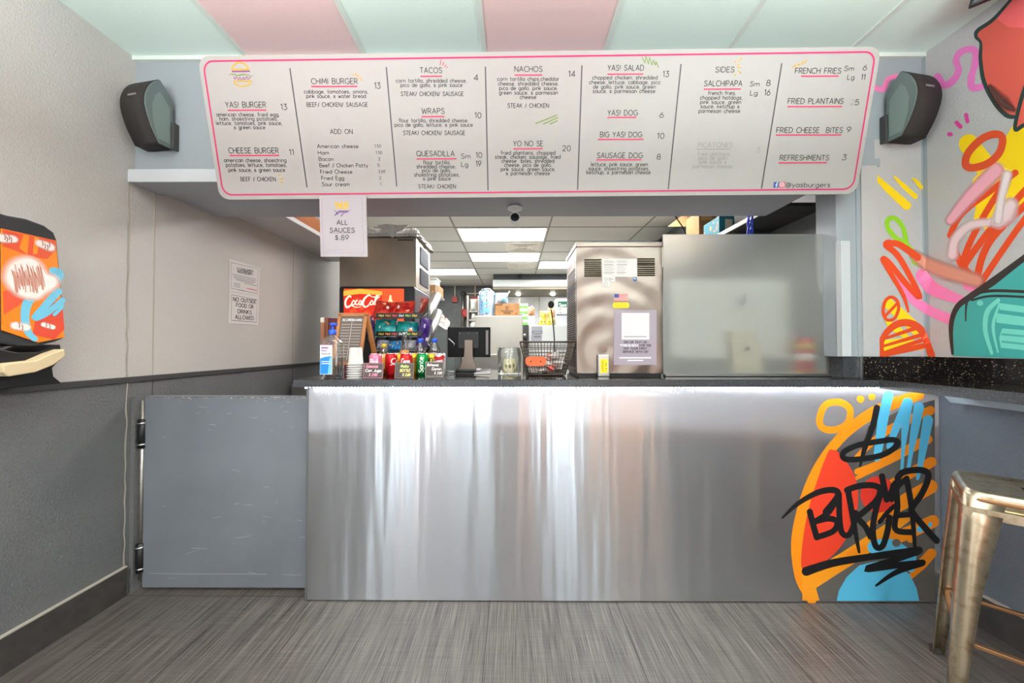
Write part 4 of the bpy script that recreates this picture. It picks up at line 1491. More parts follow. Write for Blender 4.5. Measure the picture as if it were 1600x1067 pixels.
mb.box((ox0 - .004, 1.914, ozt - .02), (ox1 + .004, 2.28, ozt + .006), M_OVEN)
part('top_lip', mb, oven, .003)
mb = MB()
mb.box((ox0 + .01, 1.925, CT), (ox1 - .01, 2.25, CT + .013), M_BLACK)
part('base', mb, oven)
M_TRAY = mat('dark_tray', (84, 88, 92), .4, .5)
tr = atY(918, 376, 1.97); tr2 = atY(1018, 370, 1.97)
mb = MB()
mb.box((tr.x, 1.97, ozt + .006), (tr2.x, 2.2, ozt + .03), M_TRAY)
part('top_tray', mb, oven, .004)
OP = front(1.92)
M_SLOT = mat('vent_slot', (40, 36, 18), .9, spec=.1)
CO = Crop(900, 395, 11.43, OP)
CO.lift = .0024
for (x0, x1, ys) in ((148, 452, (127, 165, 200, 236, 272, 308, 343, 378, 413)), (1097, 1408, (110, 148, 186, 216, 258, 297, 332, 367, 402))):
    mb = MB()
    for y in ys:
        q = [CO.uv(*p) for p in ((x0, y + 13), (x1, y + 12), (x1, y - 13), (x0, y - 12))]
        mb.prism([OP(u, v, .0012) for u, v in q], (0, .002, 0), M_SLOT)
    part('vent', mb, oven)
mb = MB()
for x0, x1, y0, y1 in ((466, 1085, 430, 108), (468, 700, 520, 430), (468, 606, 606, 520)):
    q = [CO.uv(*p) for p in ((x0, y0), (x1, y0), (x1, y1), (x0, y1))]
    mb.prism([OP(u, v, .0022) for u, v in q], (0, .002, 0), M_PAPER)
G2 = paint((128, 120, 114))
for y in (150, 172, 210, 232, 262, 292, 322, 352, 374):
    for (x0, x1) in ((500, 690), (725, 900 if y % 3 else 940)):
        CO.line(mb, [(x0, y), (x1 - (y * 7) % 60, y)], 9 if y in (210, 352) else 5, G2, lift=.0026)
for y, x0, x1 in ((455, 575, 640), (475, 575, 680), (495, 575, 625)):
    CO.line(mb, [(x0, y), (x1, y)], 7, G2, lift=.0026)
CO.line(mb, _arc(533, 470, 24, 24, 0, 330, 10), 7, G2, True, lift=.0026)
CO.line(mb, _arc(533, 560, 32, 32, 0, 330, 10), 6, G2, True, lift=.0026)
part('rating_plate', mb, oven)
mb = MB()
q = [CO.uv(*p) for p in ((1018, 440), (1085, 440), (1085, 495), (1050, 512), (1018, 495))]
mb.prism([OP(u, v, .0016) for u, v in q], (0, .001, 0), paint((36, 96, 150)))
CO.text(mb, 'UL', 1032, 1072, 470, 24, M_WHITEP, .16)
part('blue_tag', mb, oven)
mb = MB()
q = [CO.uv(*p) for p in ((680, 860), (925, 860), (925, 735), (680, 735))]
mb.prism([OP(u, v, .0014) for u, v in q], (0, .001, 0), M_PAPER)
for k in range(7):
    y = 742 + k * 18.5
    CO.line(mb, [(684, y), (922, y)], 10, paint((224, 92, 84)), lift=.002)
q = [CO.uv(*p) for p in ((682, 800), (765, 800), (765, 735), (682, 735))]
mb.fill(OP, q, paint((62, 74, 140)), .0026)
part('flag_sticker', mb, oven)
mb = MB()
mb.prism([OP(*CO.uv(*p), .0016) for p in rrect(655, 885, 948, 985, 40, 4)], (0, .001, 0), paint((246, 214, 30)))
for y, x0, x1 in ((905, 690, 915), (940, 670, 930), (965, 700, 900)):
    CO.line(mb, [(x0, y), (x1, y)], 9, paint((196, 160, 30)), lift=.0022)
part('yellow_sticker', mb, oven)
# notice taped on the oven
CP = Crop(950, 480, 10.667, OP)
CP.lift = .0032
notice = thing('notice_sheet', 'mauve discount notice sheet taped on the oven front', 'notice', tuple(atY(992, 570, 1.919)))
mb = MB()
mb.prism([OP(*CP.uv(*p), .0022) for p in ((92, 962), (806, 962), (806, 48), (98, 48))], (0, .001, 0), mat('mauve_paper', (158, 146, 156), .6))
part('sheet', mb, notice)
mb = MB()
mb.fill(OP, [CP.uv(*p) for p in ((225, 538), (686, 538), (686, 95), (225, 95))], paint((222, 210, 212)), .0026)
CP.line(mb, [(262, 490), (640, 490)], 14, paint((150, 140, 146)), lift=.003)
for s, x0, x1, y in (('DM OR TEXT US', 270, 638, 598), ('FOR 15%', 525, 712, 652), ('OFF YOUR FIRST', 260, 642, 704), ('SERVICE WITH US!', 245, 662, 757)):
    CP.text(mb, s, x0, x1, y, 32, paint((84, 76, 84)), .24)
CP.text(mb, '"FRESHEN"', 196, 505, 652, 32, M_WHITEP, .2)
CP.line(mb, [(185, 842), (715, 842)], 22, paint((226, 218, 222)), lift=.003)
CP.line(mb, [(322, 885), (582, 885)], 18, paint((226, 218, 222)), lift=.003)
part('print', mb, notice)
# outlet box in front of the oven
ob = atY(934, 588, 1.90)
outlet = thing('outlet_box', 'small metal outlet box with yellow caution label at the oven foot', 'outlet box', (ob.x + .03, 1.90, CT))
p0, p1 = atY(934.5, 587, 1.89), atY(952.5, 554, 1.89)
mb = MB()
mb.box((p0.x, 1.89, CT), (p1.x, 1.917, p1.z), M_STEELD)
part('box', mb, outlet, .003)
mb = MB()
mb.box((p0.x + .004, 1.887, CT + .006), (p1.x - .004, 1.89, p1.z - .005), M_STEEL)
part('cover_plate', mb, outlet, .001)
CY = Crop(920, 545, 19.4, front(1.887))
mb = MB()
mb.fill(CY.p, [CY.uv(*p) for p in ((350, 735), (570, 720), (575, 320), (350, 300))], paint((240, 208, 30)), .0008)
for y0, y1, x in ((360, 660, 400), (360, 690, 430)):
    CY.line(mb, [(x, y0), (x, y1)], 14, paint((150, 120, 20)), lift=.0012)
for y in (440, 485, 590):
    CY.line(mb, [(510, y), (540, y + 10)], 26, paint((70, 60, 20)), lift=.0012)
part('caution_label', mb, outlet)
# perforated left side of the oven, built as rows of dark holes
mb = MB()
for i in range(13):
    for j in range(44):
        y = 1.96 + i * .021 + (j % 2) * .0105; z = CT + .05 + j * .0125
        mb.box((ox0 - .0012, y - .0055, z - .0038), (ox0 + .001, y + .0055, z + .0038), M_DARK)
part('side_mesh', mb, oven)


def on_counter(x, y):
    """Point of the counter top under a pixel."""
    return atZ(x, y, CT)


def at_depth(x, Y):
    return atY(x, 560, Y).x


# ------------------------------------------------------------------ napkin dispenser on the left wall
disp = thing('napkin_dispenser', 'black napkin dispenser with orange graffiti panel on the left wall', 'napkin dispenser', (-1.86, 1.3, 1.094))
XF = -1.78
DP = Plane((XF, 0, 0), (0, 1, 0), (0, 0, 1))     # faces the room


def dpx(x, y):
    return DP.uv(x, y)


M_DBODY = mat('dispenser_shell', (52, 54, 56), .32)
out = [(1.02, 1.27), (1.02, 1.70), (1.12, 1.715), (1.25, 1.708)] + [dpx(*p) for p in ((45, 342), (72, 352), (87, 363), (92, 375), (98, 440), (103, 500), (104, 528), (90, 534), (60, 541), (30, 541), (0, 536))]
mb = MB()
mb.prism([(XF - .005, u, v) for u, v in out], (-.165, 0, 0), M_DBODY)
part('body', mb, disp, .008)
mb = MB()
fr = [dpx(*p) for p in ((3, 357), (87, 376), (100, 527), (60, 535), (4, 516))]
mb.prism([DP(u, v, 0.001) for u, v in fr], (-.008, 0, 0), mat('ad_panel', (246, 130, 30), .35))
ad = part('ad_panel', mb, disp)
CD = Crop(0, 320, 3.556, DP)
mb = MB()


def dfill(pts, col, lift):
    mb.fill(DP, [CD.uv(*p) for p in pts], paint(col, .4), lift)


def dstroke(pts, w, col, lift, fe=0, closed=False):
    k = DP.scale(50, 430) / CD.s
    ws = [a * k for a in w] if isinstance(w, list) else w * k
    mb.stroke(DP, [CD.uv(*p) for p in pts], ws, paint(col, .4, bool(fe)), lift, feather=fe, closed=closed, cap=not closed)


R_ = (224, 84, 50)
dfill([(12, 135), (40, 142), (120, 160), (215, 180), (305, 200), (308, 250), (260, 300), (180, 290), (110, 265), (60, 245), (12, 230)], R_, .0014)
dfill([(105, 240), (128, 165), (160, 172), (150, 275)], (246, 140, 30), .0016)
dfill([(180, 275), (188, 178), (214, 184), (206, 272)], (246, 140, 30), .0016)
dfill([(15, 480), (60, 470), (140, 520), (100, 560), (20, 610)], R_, .0014)
dfill([(180, 720), (200, 590), (300, 540), (345, 560), (356, 690), (300, 750)], (216, 74, 50), .0014)
dstroke([(300, 370), (322, 390), (240, 470), (160, 530), (136, 610), (150, 700), (190, 745)], [50, 50, 46, 40, 36, 32, 28], (110, 190, 216), .0018)
dstroke([(320, 480), (250, 560), (190, 630), (260, 600), (345, 530)], [40, 36, 30, 30, 30], (110, 190, 216), .0020)
dstroke([(300, 610), (330, 580), (345, 560)], 18, (110, 190, 216), .0020)
blob = [(38, 400), (62, 335), (130, 300), (200, 318), (250, 385), (304, 412), (300, 450), (250, 478), (200, 512), (120, 500), (60, 455)]
blob, _ = spline(blob, [1] * len(blob), True, 5)
dfill(blob, (248, 232, 224), .0022)
dstroke(blob[::4], 30, (250, 214, 200), .00215, .9, True)
for pts, w in (([(10, 185), (70, 190)], [44, 36]), ([(220, 215), (275, 235)], [40, 46]), ([(85, 672), (140, 680)], [40, 40]), ([(240, 665), (290, 680)], [26, 26])):
    dstroke(pts, w, (248, 232, 224), .0022, .3)
rnd = random.Random(5)
for i in range(26):
    x = 60 + i * 6.5
    dstroke([(x, 350 + rnd.uniform(-20, 30)), (x + 14, 410), (x + 22, 440 + rnd.uniform(0, 50))], 3.4, (190, 120, 96), .0026)
for x, y in ((20, 180), (32, 190), (44, 182), (56, 194), (230, 215), (244, 228), (258, 236), (268, 220), (100, 668), (118, 680), (250, 664), (270, 676)):
    dstroke([(x, y - 14), (x + 5, y), (x + 3, y + 14)], 4, (150, 96, 80), .0026)
part('graffiti_print', mb, disp)
mb = MB()
hood_ = [(XF - .005, *dpx(*p)) for p in ((0, 545), (30, 551), (62, 550), (96, 538), (100, 560), (92, 566), (84, 575), (86, 588), (97, 597), (97, 599))]
hood_ += [(XF - .005, 1.02, 1.092), (XF - .005, 1.02, 1.24)]
mb.prism(hood_, (-.165, 0, 0), M_BLACK)
part('foot', mb, disp, .003)
mb = MB()
NPl = Plane((XF + .035, 0, 0), (0, 1, 0), (0, 0, 1))
CNP = Crop(0, 320, 3.556, NPl)
nz = [CNP.uv(*p) for p in ((15, 890), (60, 880), (200, 865), (290, 825), (362, 800), (366, 840), (300, 890), (200, 930), (50, 955), (20, 930))]
mb.prism([NPl(u, v, 0) for u, v in nz], (-.05, 0, 0), mat('napkin', (204, 184, 146), .8))
part('napkin', mb, disp, .004)

# ------------------------------------------------------------------ notices on the left wall
LP = Plane((XL + .0025, 0, 0), (0, 1, 0), (0, 0, 1))
CN = Crop(350, 400, 9.53, LP)
for nm, lab, quad, rows in (
        ('wall_notice', 'upper consumer advisory sheet taped on the left wall', ((80, 40), (535, 175), (522, 598), (78, 520)), 0),
        ('wall_notice', 'lower no outside food or drinks sheet taped on the left wall', ((78, 524), (522, 600), (508, 1030), (62, 1000)), 1)):
    c = LP(*CN.uv(*quad[3]))
    t = thing(nm, lab, 'notice', tuple(c))
    mb = MB()
    mb.prism([LP(*CN.uv(*p), 0) for p in quad], (-.0015, 0, 0), M_PAPER)
    part('sheet', mb, t)
    mb = MB()
    ink = paint((74, 72, 72))
    if rows:
        CN.line(mb, [(112, 575), (490, 650), (480, 985), (105, 955)], 6, ink, True)
        for s, x0, x1, y, sl in (('NO OUTSIDE', 135, 475, 668, 40), ('FOOD OR', 182, 435, 755, 28), ('DRINKS', 205, 410, 850, 16), ('ALLOWED', 165, 440, 932, 20)):
            CN.text(mb, s, x0, x1, y, 56, ink, .15, slope=sl)
        CN.line(mb, [(130, 962), (480, 988)], 4, paint((150, 148, 148)))
    else:
        CN.line(mb, [(105, 95), (510, 190), (490, 560), (105, 478)], 6, ink, True)
        CN.text(mb, 'CONSUMER', 190, 432, 205, 34, ink, .18, slope=40)
        CN.text(mb, 'ADVISORY', 198, 425, 245, 38, ink, .2, slope=45)
        for y, x0, x1 in ((270, 125, 475), (300, 135, 470), (328, 150, 465), (355, 185, 430), (405, 300, 480), (500, 200, 330)):
            CN.line(mb, [(x0, y), (x1, y + (x1 - x0) * .22)], 9, paint((140, 138, 138)))
        for y in (400, 425, 450):
            CN.line(mb, [(140, y), (240, y + 18)], 7, paint((120, 118, 118)))
        CN.line(mb, [(340, 480), (480, 512)], 12, paint((214, 100, 90)))
    part('print', mb, t)

# ------------------------------------------------------------------ things on the counter, left group
# hand sanitizer
sp = on_counter(513.5, 592); sp = V3((sp.x, 1.785, CT))
san = thing('hand_sanitizer', 'clear pump bottle of hand sanitizer with blue cap at counter left end', 'sanitizer bottle', tuple(sp))
w, d = .05, .032


def rbox_ring(w, d, z, n=6):
    return [(x, y, z) for x, y in rrect(-w, -d, w, d, min(w, d) * .55, n)]


def loft(mb, rings, o, material, caps=True):
    n = len(rings[0])
    b = len(mb.v)
    for r in rings:
        mb.v += [V3(o) + V3(p) for p in r]
    mi = mb.m(material)
    for i in range(len(rings) - 1):
        for k in range(n):
            l = (k + 1) % n
            mb.face([b + i * n + k, b + i * n + l, b + (i + 1) * n + l, b + (i + 1) * n + k], mi, True)
    if caps:
        mb.face([b + k for k in range(n)][::-1], mi)
        mb.face([b + (len(rings) - 1) * n + k for k in range(n)], mi)


mb = MB()
loft(mb, [rbox_ring(*r) for r in ((w * .94, d * .94, 0), (w, d, .004), (w, d, .175), (w * .92, d * .95, .186), (w * .6, d * .8, .203), (w * .32, d * .5, .212), (w * .3, d * .48, .222))], sp, M_PET)
part('bottle', mb, san)
mb = MB()
loft(mb, [rbox_ring(*r) for r in ((w * .92, d * .9, .004), (w * .95, d * .93, .098), (w * .95, d * .93, .102))], sp, glass_mat('sanitizer_gel', (216, 222, 226), .08))
part('gel', mb, san)
sfp = Plane((sp.x, sp.y - d - .0006, CT), (1, 0, 0), (0, 0, 1))
mb = MB()
mb.prism([sfp(u, v, .0004) for u, v in ((-.044, .022), (.016, .022), (.016, .166), (-.044, .166))], (0, .0004, 0), M_WHITEP)
mb.fill(sfp, [(-.043, .024), (.014, .024), (.014, .112), (-.02, .108), (-.043, .1)], paint((30, 130, 206)), .0008)
mb.fill(sfp, [(-.005, .024), (.014, .024), (.014, .112), (.002, .1)], paint((120, 190, 230)), .0011)
text(mb, sfp, 'Hand', -.038, .134, .011, paint((70, 60, 110)), width=.026, pen=.16)
text(mb, sfp, 'Sanitizer', -.038, .119, .011, paint((70, 60, 110)), width=.046, pen=.16)
mb.stroke(sfp, [(-.038, .152), (-.004, .152)], .008, paint((150, 90, 150)), .0009, cap=False)
for v in (.085, .075):
    mb.stroke(sfp, [(-.036, v), (.008, v)], .003, M_WHITEP, .0014, cap=False)
part('label', mb, san)
mb = MB()
M_BLUEC = mat('blue_cap', (40, 90, 210), .35)
mb.lathe([(.017, .218), (.018, .222), (.018, .238), (.015, .242), (.006, .243), (.005, .262), (.013, .264), (.014, .272), (.011, .277), (.002, .278)], sp, M_BLUEC, 20)
mb.bar(sp + V3((0, 0, .271)), sp + V3((.028, -.01, .268)), .011, .009, M_BLUEC)
part('pump', mb, san, .001)

# stack of sauce cups, upside down
cp_ = V3((at_depth(556, 1.80), 1.80, CT))
grp = 'stacked clear portion cups'
for i in range(7):
    z = i * .0125 if i else 0
    zz = .0115 * i
    mb = MB()
    top = .062 if i < 6 else .083
    mb.lathe([(.041, 0), (.0425, .001), (.0425, .004), (.0355, .005), (.030, top), (.028, top + .002), (.002, top + .002)], (0, 0, 0), mat('cup_plastic', (226, 224, 220), .3, trans=.25) if i == 0 else bpy.data.materials['cup_plastic'], 26, caps=False)
    single('portion_cup', mb, 'translucent portion cup in the upside-down stack beside the sanitizer', 'cup', grp).location = cp_ + V3((0, 0, zz))

# easel scoreboard
EY = 2.02
eb = V3((at_depth(551, EY), EY, CT))
easel = thing('letter_board_easel', 'wooden tabletop easel holding a grey scoreboard letter board', 'easel', tuple(eb))
ZT = atY(552, 494, EY).z
ep0 = Plane(eb + V3((0, -.02, 0)), (1, 0, 0), V3((.10, .22, 1)))
# slightly turned board, leaning back: lower corners nearer than the upper ones
EW = .158
EPn = Plane(eb + V3((-.012, -.05, .062)), V3((1, .10, 0)), V3((.06, .16, 1)))
H_ = .285
hw = EW / 2
for nm, q in (('frame_stile', ((-hw, -.012), (-hw + .018, -.012), (-hw + .018, H_), (-hw, H_))), ('frame_stile', ((hw - .018, -.012), (hw, -.012), (hw, H_), (hw - .018, H_))),
              ('frame_rail', ((-hw, H_ - .016), (hw, H_ - .016), (hw, H_ + .004), (-hw, H_ + .004))), ('frame_rail', ((-hw, -.006), (hw, -.006), (hw, .012), (-hw, .012)))):
    mb = MB()
    mb.prism([EPn(u, v, .006) for u, v in q], -EPn.N * .014, M_WOOD)
    part(nm, mb, easel, .001)
mb = MB()
mb.prism([EPn(u, v, .001) for u, v in ((-hw + .01, 0), (hw - .01, 0), (hw - .01, H_ - .01), (-hw + .01, H_ - .01))], -EPn.N * .006, mat('letter_board', (104, 92, 84), .6))
text(mb, EPn, 'SCOREBOARD', -hw + .026, H_ - .042, .012, M_WHITEP, width=EW - .052, pen=.2, lift=.002)
for k in range(12):
    v = H_ - .062 - k * .0165
    for (a, c) in ((-hw + .024, -.006), (.004, hw - .024)):
        mb.stroke(EPn, [(a, v), (c, v)], .0022, paint((206, 196, 186)), .002, cap=False)
mb.stroke(EPn, [(.0, H_ - .05), (-.001, .02)], .0026, paint((206, 196, 186)), .0022, cap=False)
part('letter_board', mb, easel)
for u in (-hw + .01, hw - .01):
    mb = MB()
    a = EPn(u, .0, 0); b_ = V3((a.x + .004, a.y - .012, CT))
    mb.bar(b_, a, .018, .014, M_WOOD, (0, 1, 0))
    part('leg', mb, easel, .001)
for u in (-hw + .01, hw - .006):
    mb = MB()
    a = EPn(u, H_ - .01, -.01); b_ = V3((a.x + .02, a.y + .12, CT))
    mb.bar(b_, a, .02, .03, M_WOOD, (0, 1, 0))
    part('rear_leg', mb, easel, .001)

# menus / books standing behind the sanitizer
BYY = 2.18
for i, (x0, x1, y0, col, lab) in enumerate(((501, 507, 496, (150, 96, 66), 'brown spined book leaning at the left wall'), (507.5, 513, 496, (120, 66, 44), 'narrow dark brown book behind the sanitizer pump'), (513.5, 526, 497, (92, 16, 26), 'dark red menu folder between books and easel'))):
    a = atY(x0, y0, BYY); b_ = atY(x1, y0, BYY)
    o = thing('book' if i < 2 else 'menu_folder', lab, 'book' if i < 2 else 'folder', ((a.x + b_.x) / 2, BYY, CT))
    mb = MB()
    mb.box((a.x, BYY, CT), (b_.x, BYY + .2, a.z), mat('book_cover', col, .5))
    part('cover', mb, o, .002)
    mb = MB()
    mb.box((a.x + .003, BYY + .012, CT + .004), (b_.x - .003, BYY + .203, a.z - .004), M_CARDW)
    if i == 0:
        mb.box((a.x, BYY - .002, a.z - .03), (b_.x, BYY + .0, a.z), M_CARDW)
    part('pages', mb, o)

# ------------------------------------------------------------------ drinks and snacks
M_ALU = mat('aluminium', (206, 206, 208), .25, 1.0)


class Cyl:
    """Drawing surface round an upright cylinder; u is arc length from the front."""
    def __init__(self, c, r, turn=0):
        self.c, self.r, self.t = V3(c), r, turn

    def __call__(self, u, v, lift=0):
        a = -pi / 2 + u / self.r + self.t
        return self.c + V3(((self.r + lift) * cos(a), (self.r + lift) * sin(a), v))


def can(px, Y, rgb, label, word=None, wrgb=(245, 245, 245), band=None, r=.0325, h=.122, vert=False, turn=0):
    c = V3((at_depth(px, Y), Y, CT))
    t = thing('soda_can', label, 'can', tuple(c))
    mb = MB()
    mb.lathe([(.0225, 0), (.025, .003), (r, .012), (r, h - .014), (r * .84, h - .003), (r * .8, h - .003)], c, mat('can_print', rgb, .25, .35), 24, caps=False)
    cs = Cyl(c, r, turn)
    if band:
        mb.stroke(cs, [(-.03, band[1]), (0, band[1] - .008), (.03, band[1] + .006)], band[2], paint(band[0], .3), .0006, cap=False)
    if word:
        if vert:
            ws = lambda u, v, l: cs(-v, u, l)
            text(mb, ws, word, .018, -.012, .024, paint(wrgb, .3), width=.082, pen=.2, lift=.0008)
        else:
            text(mb, cs, word, -.021, .066, .028, paint(wrgb, .3), width=.044, pen=.2, lift=.0008, shear=.2)
            mb.stroke(cs, [(-.024, .058), (-.006, .062), (.012, .054), (.025, .06)], .004, paint(wrgb, .3), .0008, cap=False)
    part('body', mb, t)
    mb = MB()
    mb.lathe([(.0225, .001), (.02, .003), (.001, .006)], c, M_ALU, 20, caps=False)
    mb.lathe([(r * .82, h - .003), (r * .83, h), (r * .79, h), (r * .76, h - .004), (.001, h - .004)], c, M_ALU, 24, caps=False)
    mb.box((c.x - .005, c.y - .012, c.z + h - .003), (c.x + .005, c.y + .01, c.z + h - .0015), M_ALU)
    part('lid', mb, t)


can(587, 1.87, (232, 120, 150), 'pink drink can behind the pink lettered price card', 'Pink', (250, 226, 232), ((250, 210, 220), .045, .012))
can(611.5, 1.97, (206, 26, 30), 'plain red cola can between the two left price cards', 'Co', (240, 236, 236), turn=.9)
can(635, 1.93, (210, 30, 34), 'red cola can with white script behind the middle price card', 'Coca')
can(660, 2.0, (24, 150, 74), 'green soda can with vertical white lettering', 'Sprite', (240, 248, 240), vert=True)
can(687.5, 1.99, (222, 214, 214), 'white and red can at the right end of the drinks row', 'O', (190, 30, 40), ((190, 30, 40), .1, .02))
can(646.5, 2.06, (240, 190, 40), 'yellow juice can left of the green soda can', 'JUGO', (150, 90, 20))
can(674, 2.06, (244, 204, 50), 'yellow juice can right of the green soda can', 'DOZ', (60, 60, 60))
can(622, 2.05, (238, 186, 44), 'yellow juice can behind the red cola cans', None)


def bottle(px, Y, prof, glass, liquid, level, cap, label, band=None, capr=.014, caph=.02, kind='bottle'):
    c = V3((at_depth(px, Y), Y, CT))
    t = thing('drink_bottle', label, 'bottle', tuple(c))
    mb = MB()
    mb.lathe(prof, c, glass, 24, caps=False)
    part('bottle_shell', mb, t)
    if liquid:
        lp = [(max(.0005, r - .0022), z + .002) for r, z in prof if z <= level]
        mb = MB()
        mb.lathe(lp, c, liquid, 24)
        part('drink', mb, t)
    if band:
        mb = MB()
        rr = max(r for r, z in prof) + .0008
        mb.lathe([(rr, band[0]), (rr, band[1])], c, mat('bottle_label', band[2], .4), 24, caps=False)
        part('label', mb, t)
    z = prof[-1][1]
    mb = MB()
    mb.lathe([(capr, z - .012), (capr, z + caph - .012), (capr * .9, z + caph - .011), (.001, z + caph - .011)], c, cap, 18)
    part('cap', mb, t)


M_JUICE = mat('orange_drink', (226, 140, 30), .25, coat=.5)
M_AMBER = mat('amber_drink', (214, 150, 30), .25, coat=.5)
M_COLA = mat('cola_drink', (70, 34, 30), .2, coat=.5)
M_YCAP = mat('yellow_cap', (236, 196, 50), .4)
bottle(600, 2.07, [(.024, 0), (.028, .004), (.029, .09), (.024, .115), (.0135, .14), (.012, .165)], M_GLASS, M_AMBER, .135, M_YCAP, 'amber juice bottle with yellow cap behind the pink can', (.03, .09, (226, 150, 40)))
bottle(632, 2.09, [(.028, 0), (.031, .004), (.031, .1), (.026, .135), (.016, .185), (.012, .215), (.0125, .24)], M_GLASS, M_JUICE, .178, M_ALU, 'tall glass bottle of orange soda in the middle of the drinks', None, .0135, .012)
for px, lb in ((657, 'dark drink bottle with blue cap above the green can'), (679, 'dark drink bottle with blue cap nearest the monitor')):
    bottle(px, 2.10, [(.03, 0), (.033, .004), (.033, .06), (.031, .08), (.033, .10), (.032, .135), (.026, .16), (.014, .178), (.0125, .195)], M_PET, M_COLA, .15, M_BLUEC, lb, (.075, .118, (150, 40, 50)), .0165, .022)


def price_card(x0, x1, y0, y1, Y, label, col, lines, edge):
    c = V3(((at_depth(x0, Y) + at_depth(x1, Y)) / 2, Y, CT))
    t = thing('price_card', label, 'price card', tuple(c))
    W2 = (at_depth(x1, Y) - at_depth(x0, Y)) / 2
    H2 = atY(x0, y0, Y).z - CT
    pl = Plane(c + V3((0, 0, .001)), (1, 0, 0), V3((0, .2, 1)))
    mb = MB()
    mb.prism([pl(u, v, 0) for u, v in ((-W2, 0), (W2, 0), (W2, H2), (-W2, H2))], -pl.N * .003, mat('chalk_card', (62, 56, 54), .7, var=(900, (120, 110, 104), .5, .62)))
    part('card', mb, t)
    mb = MB()
    mb.bar(pl(0, H2 * .8, -.003), (c.x, c.y + .05, CT + .001), .03, .002, M_BLACKM, (0, 1, 0))
    part('strut', mb, t)
    mb = MB()
    for i, (s, x, wd, rgb) in enumerate(lines):
        v = H2 * (.70 - i * .27)
        text(mb, pl, s, -W2 + x * W2 * 2, v, H2 * .17, paint(rgb), width=wd * 2 * W2, pen=.2, shear=.15)
    e = .05 * W2
    mb.stroke(pl, [(-W2 + e, e), (W2 - e, e), (W2 - e, H2 - e), (-W2 + e, H2 - e)], .0016, paint(edge), .0006, smooth=False, closed=True)
    part('chalk_writing', mb, t)


PNK, WHT, YLW = (250, 150, 180), (236, 232, 228), (240, 226, 130)
price_card(567, 598, 567, 592, 1.76, 'speckled price card with pink writing, leftmost of three on the counter', PNK, [('Gasosas', .12, .6, PNK), ('Con Jugo', .1, .8, WHT), ('$ 2.00', .3, .4, PNK)], PNK)
price_card(616, 646, 567, 592, 1.76, 'speckled price card with yellow green writing in front of the cola cans', YLW, [('Malta', .3, .4, (200, 226, 130)), ('BOTTLE', .28, .52, YLW), ('$ 2.60', .42, .4, YLW)], (160, 140, 120))
price_card(664, 693, 565, 588, 1.87, 'speckled price card with white writing, rightmost by the green can', WHT, [('Refrescos', .1, .6, WHT), ('Domin', .36, .5, WHT), ('$ 3.00', .5, .4, WHT)], WHT)


def pillow(mb, c, ux, uz, w, h, th, material, seed=0):
    """A sealed bag: puffed in the middle, pinched flat at its ends."""
    rnd = random.Random(seed)
    un = V3(ux).cross(V3(uz)).normalized()
    ux, uz = V3(ux).normalized(), V3(uz).normalized()
    nz_ = [[rnd.uniform(-.1, .1) for _ in range(13)] for _ in range(13)]
    for s in (-1, 1):
        def fn(u, v):
            e = min(1, 5 * min(v, 1 - v)) * min(1, 4 * min(u, 1 - u))
            b = (sin(pi * u) ** .6) * (sin(pi * v) ** .5) * e ** .5
            b *= 1 + nz_[int(u * 12)][int(v * 12)]
            return V3(c) + ux * (u - .5) * w * (1 - .06 * sin(pi * v)) + uz * (v - .5) * h + un * s * (th / 2 * b + .0006)
        mb.grid(fn, 12, 12, material)


def snack_bag(c, ux, uz, w, h, label, rgb, rgb2, rgb3, seed, group=None, word=None):
    t = thing('snack_bag', label, 'snack bag', tuple(c), group=group)
    m = mat('snack_bag_film', rgb, .28, .2, var=(28, rgb2, .45, .58))
    mb = MB()
    pillow(mb, c, ux, uz, w, h, .05, m, seed)
    part('bag', mb, t)
    un = V3(ux).cross(V3(uz)).normalized()
    pl = Plane(V3(c), ux, uz)
    mb = MB()
    rs = random.Random(seed + 50)
    for q in range(5):
        cx_, cy_ = rs.uniform(-.28, .28) * w, rs.uniform(-.22, .26) * h
        mb.fill(pl, [(cx_ + rs.uniform(.04, .11) * w * cos(a_), cy_ + rs.uniform(.04, .12) * h * sin(a_)) for a_ in (0, .9, 1.9, 2.8, 3.7, 4.6, 5.5)], paint((rgb3, rgb2, rgb3, (236, 232, 226), rgb2)[q], .35), .022 + q * .0006)
    part('print', mb, t)
    for s in (-1, 1):
        mb = MB()
        mb.prism([pl(u, v, .001) for u, v in ((-w / 2, s * h / 2), (w / 2, s * h / 2), (w / 2, s * (h / 2 - .012)), (-w / 2, s * (h / 2 - .012)))], -pl.N * .002, bpy.data.materials.get('bag_seal') or mat('bag_seal', (200, 200, 202), .25, .8))
        part('seal', mb, t)


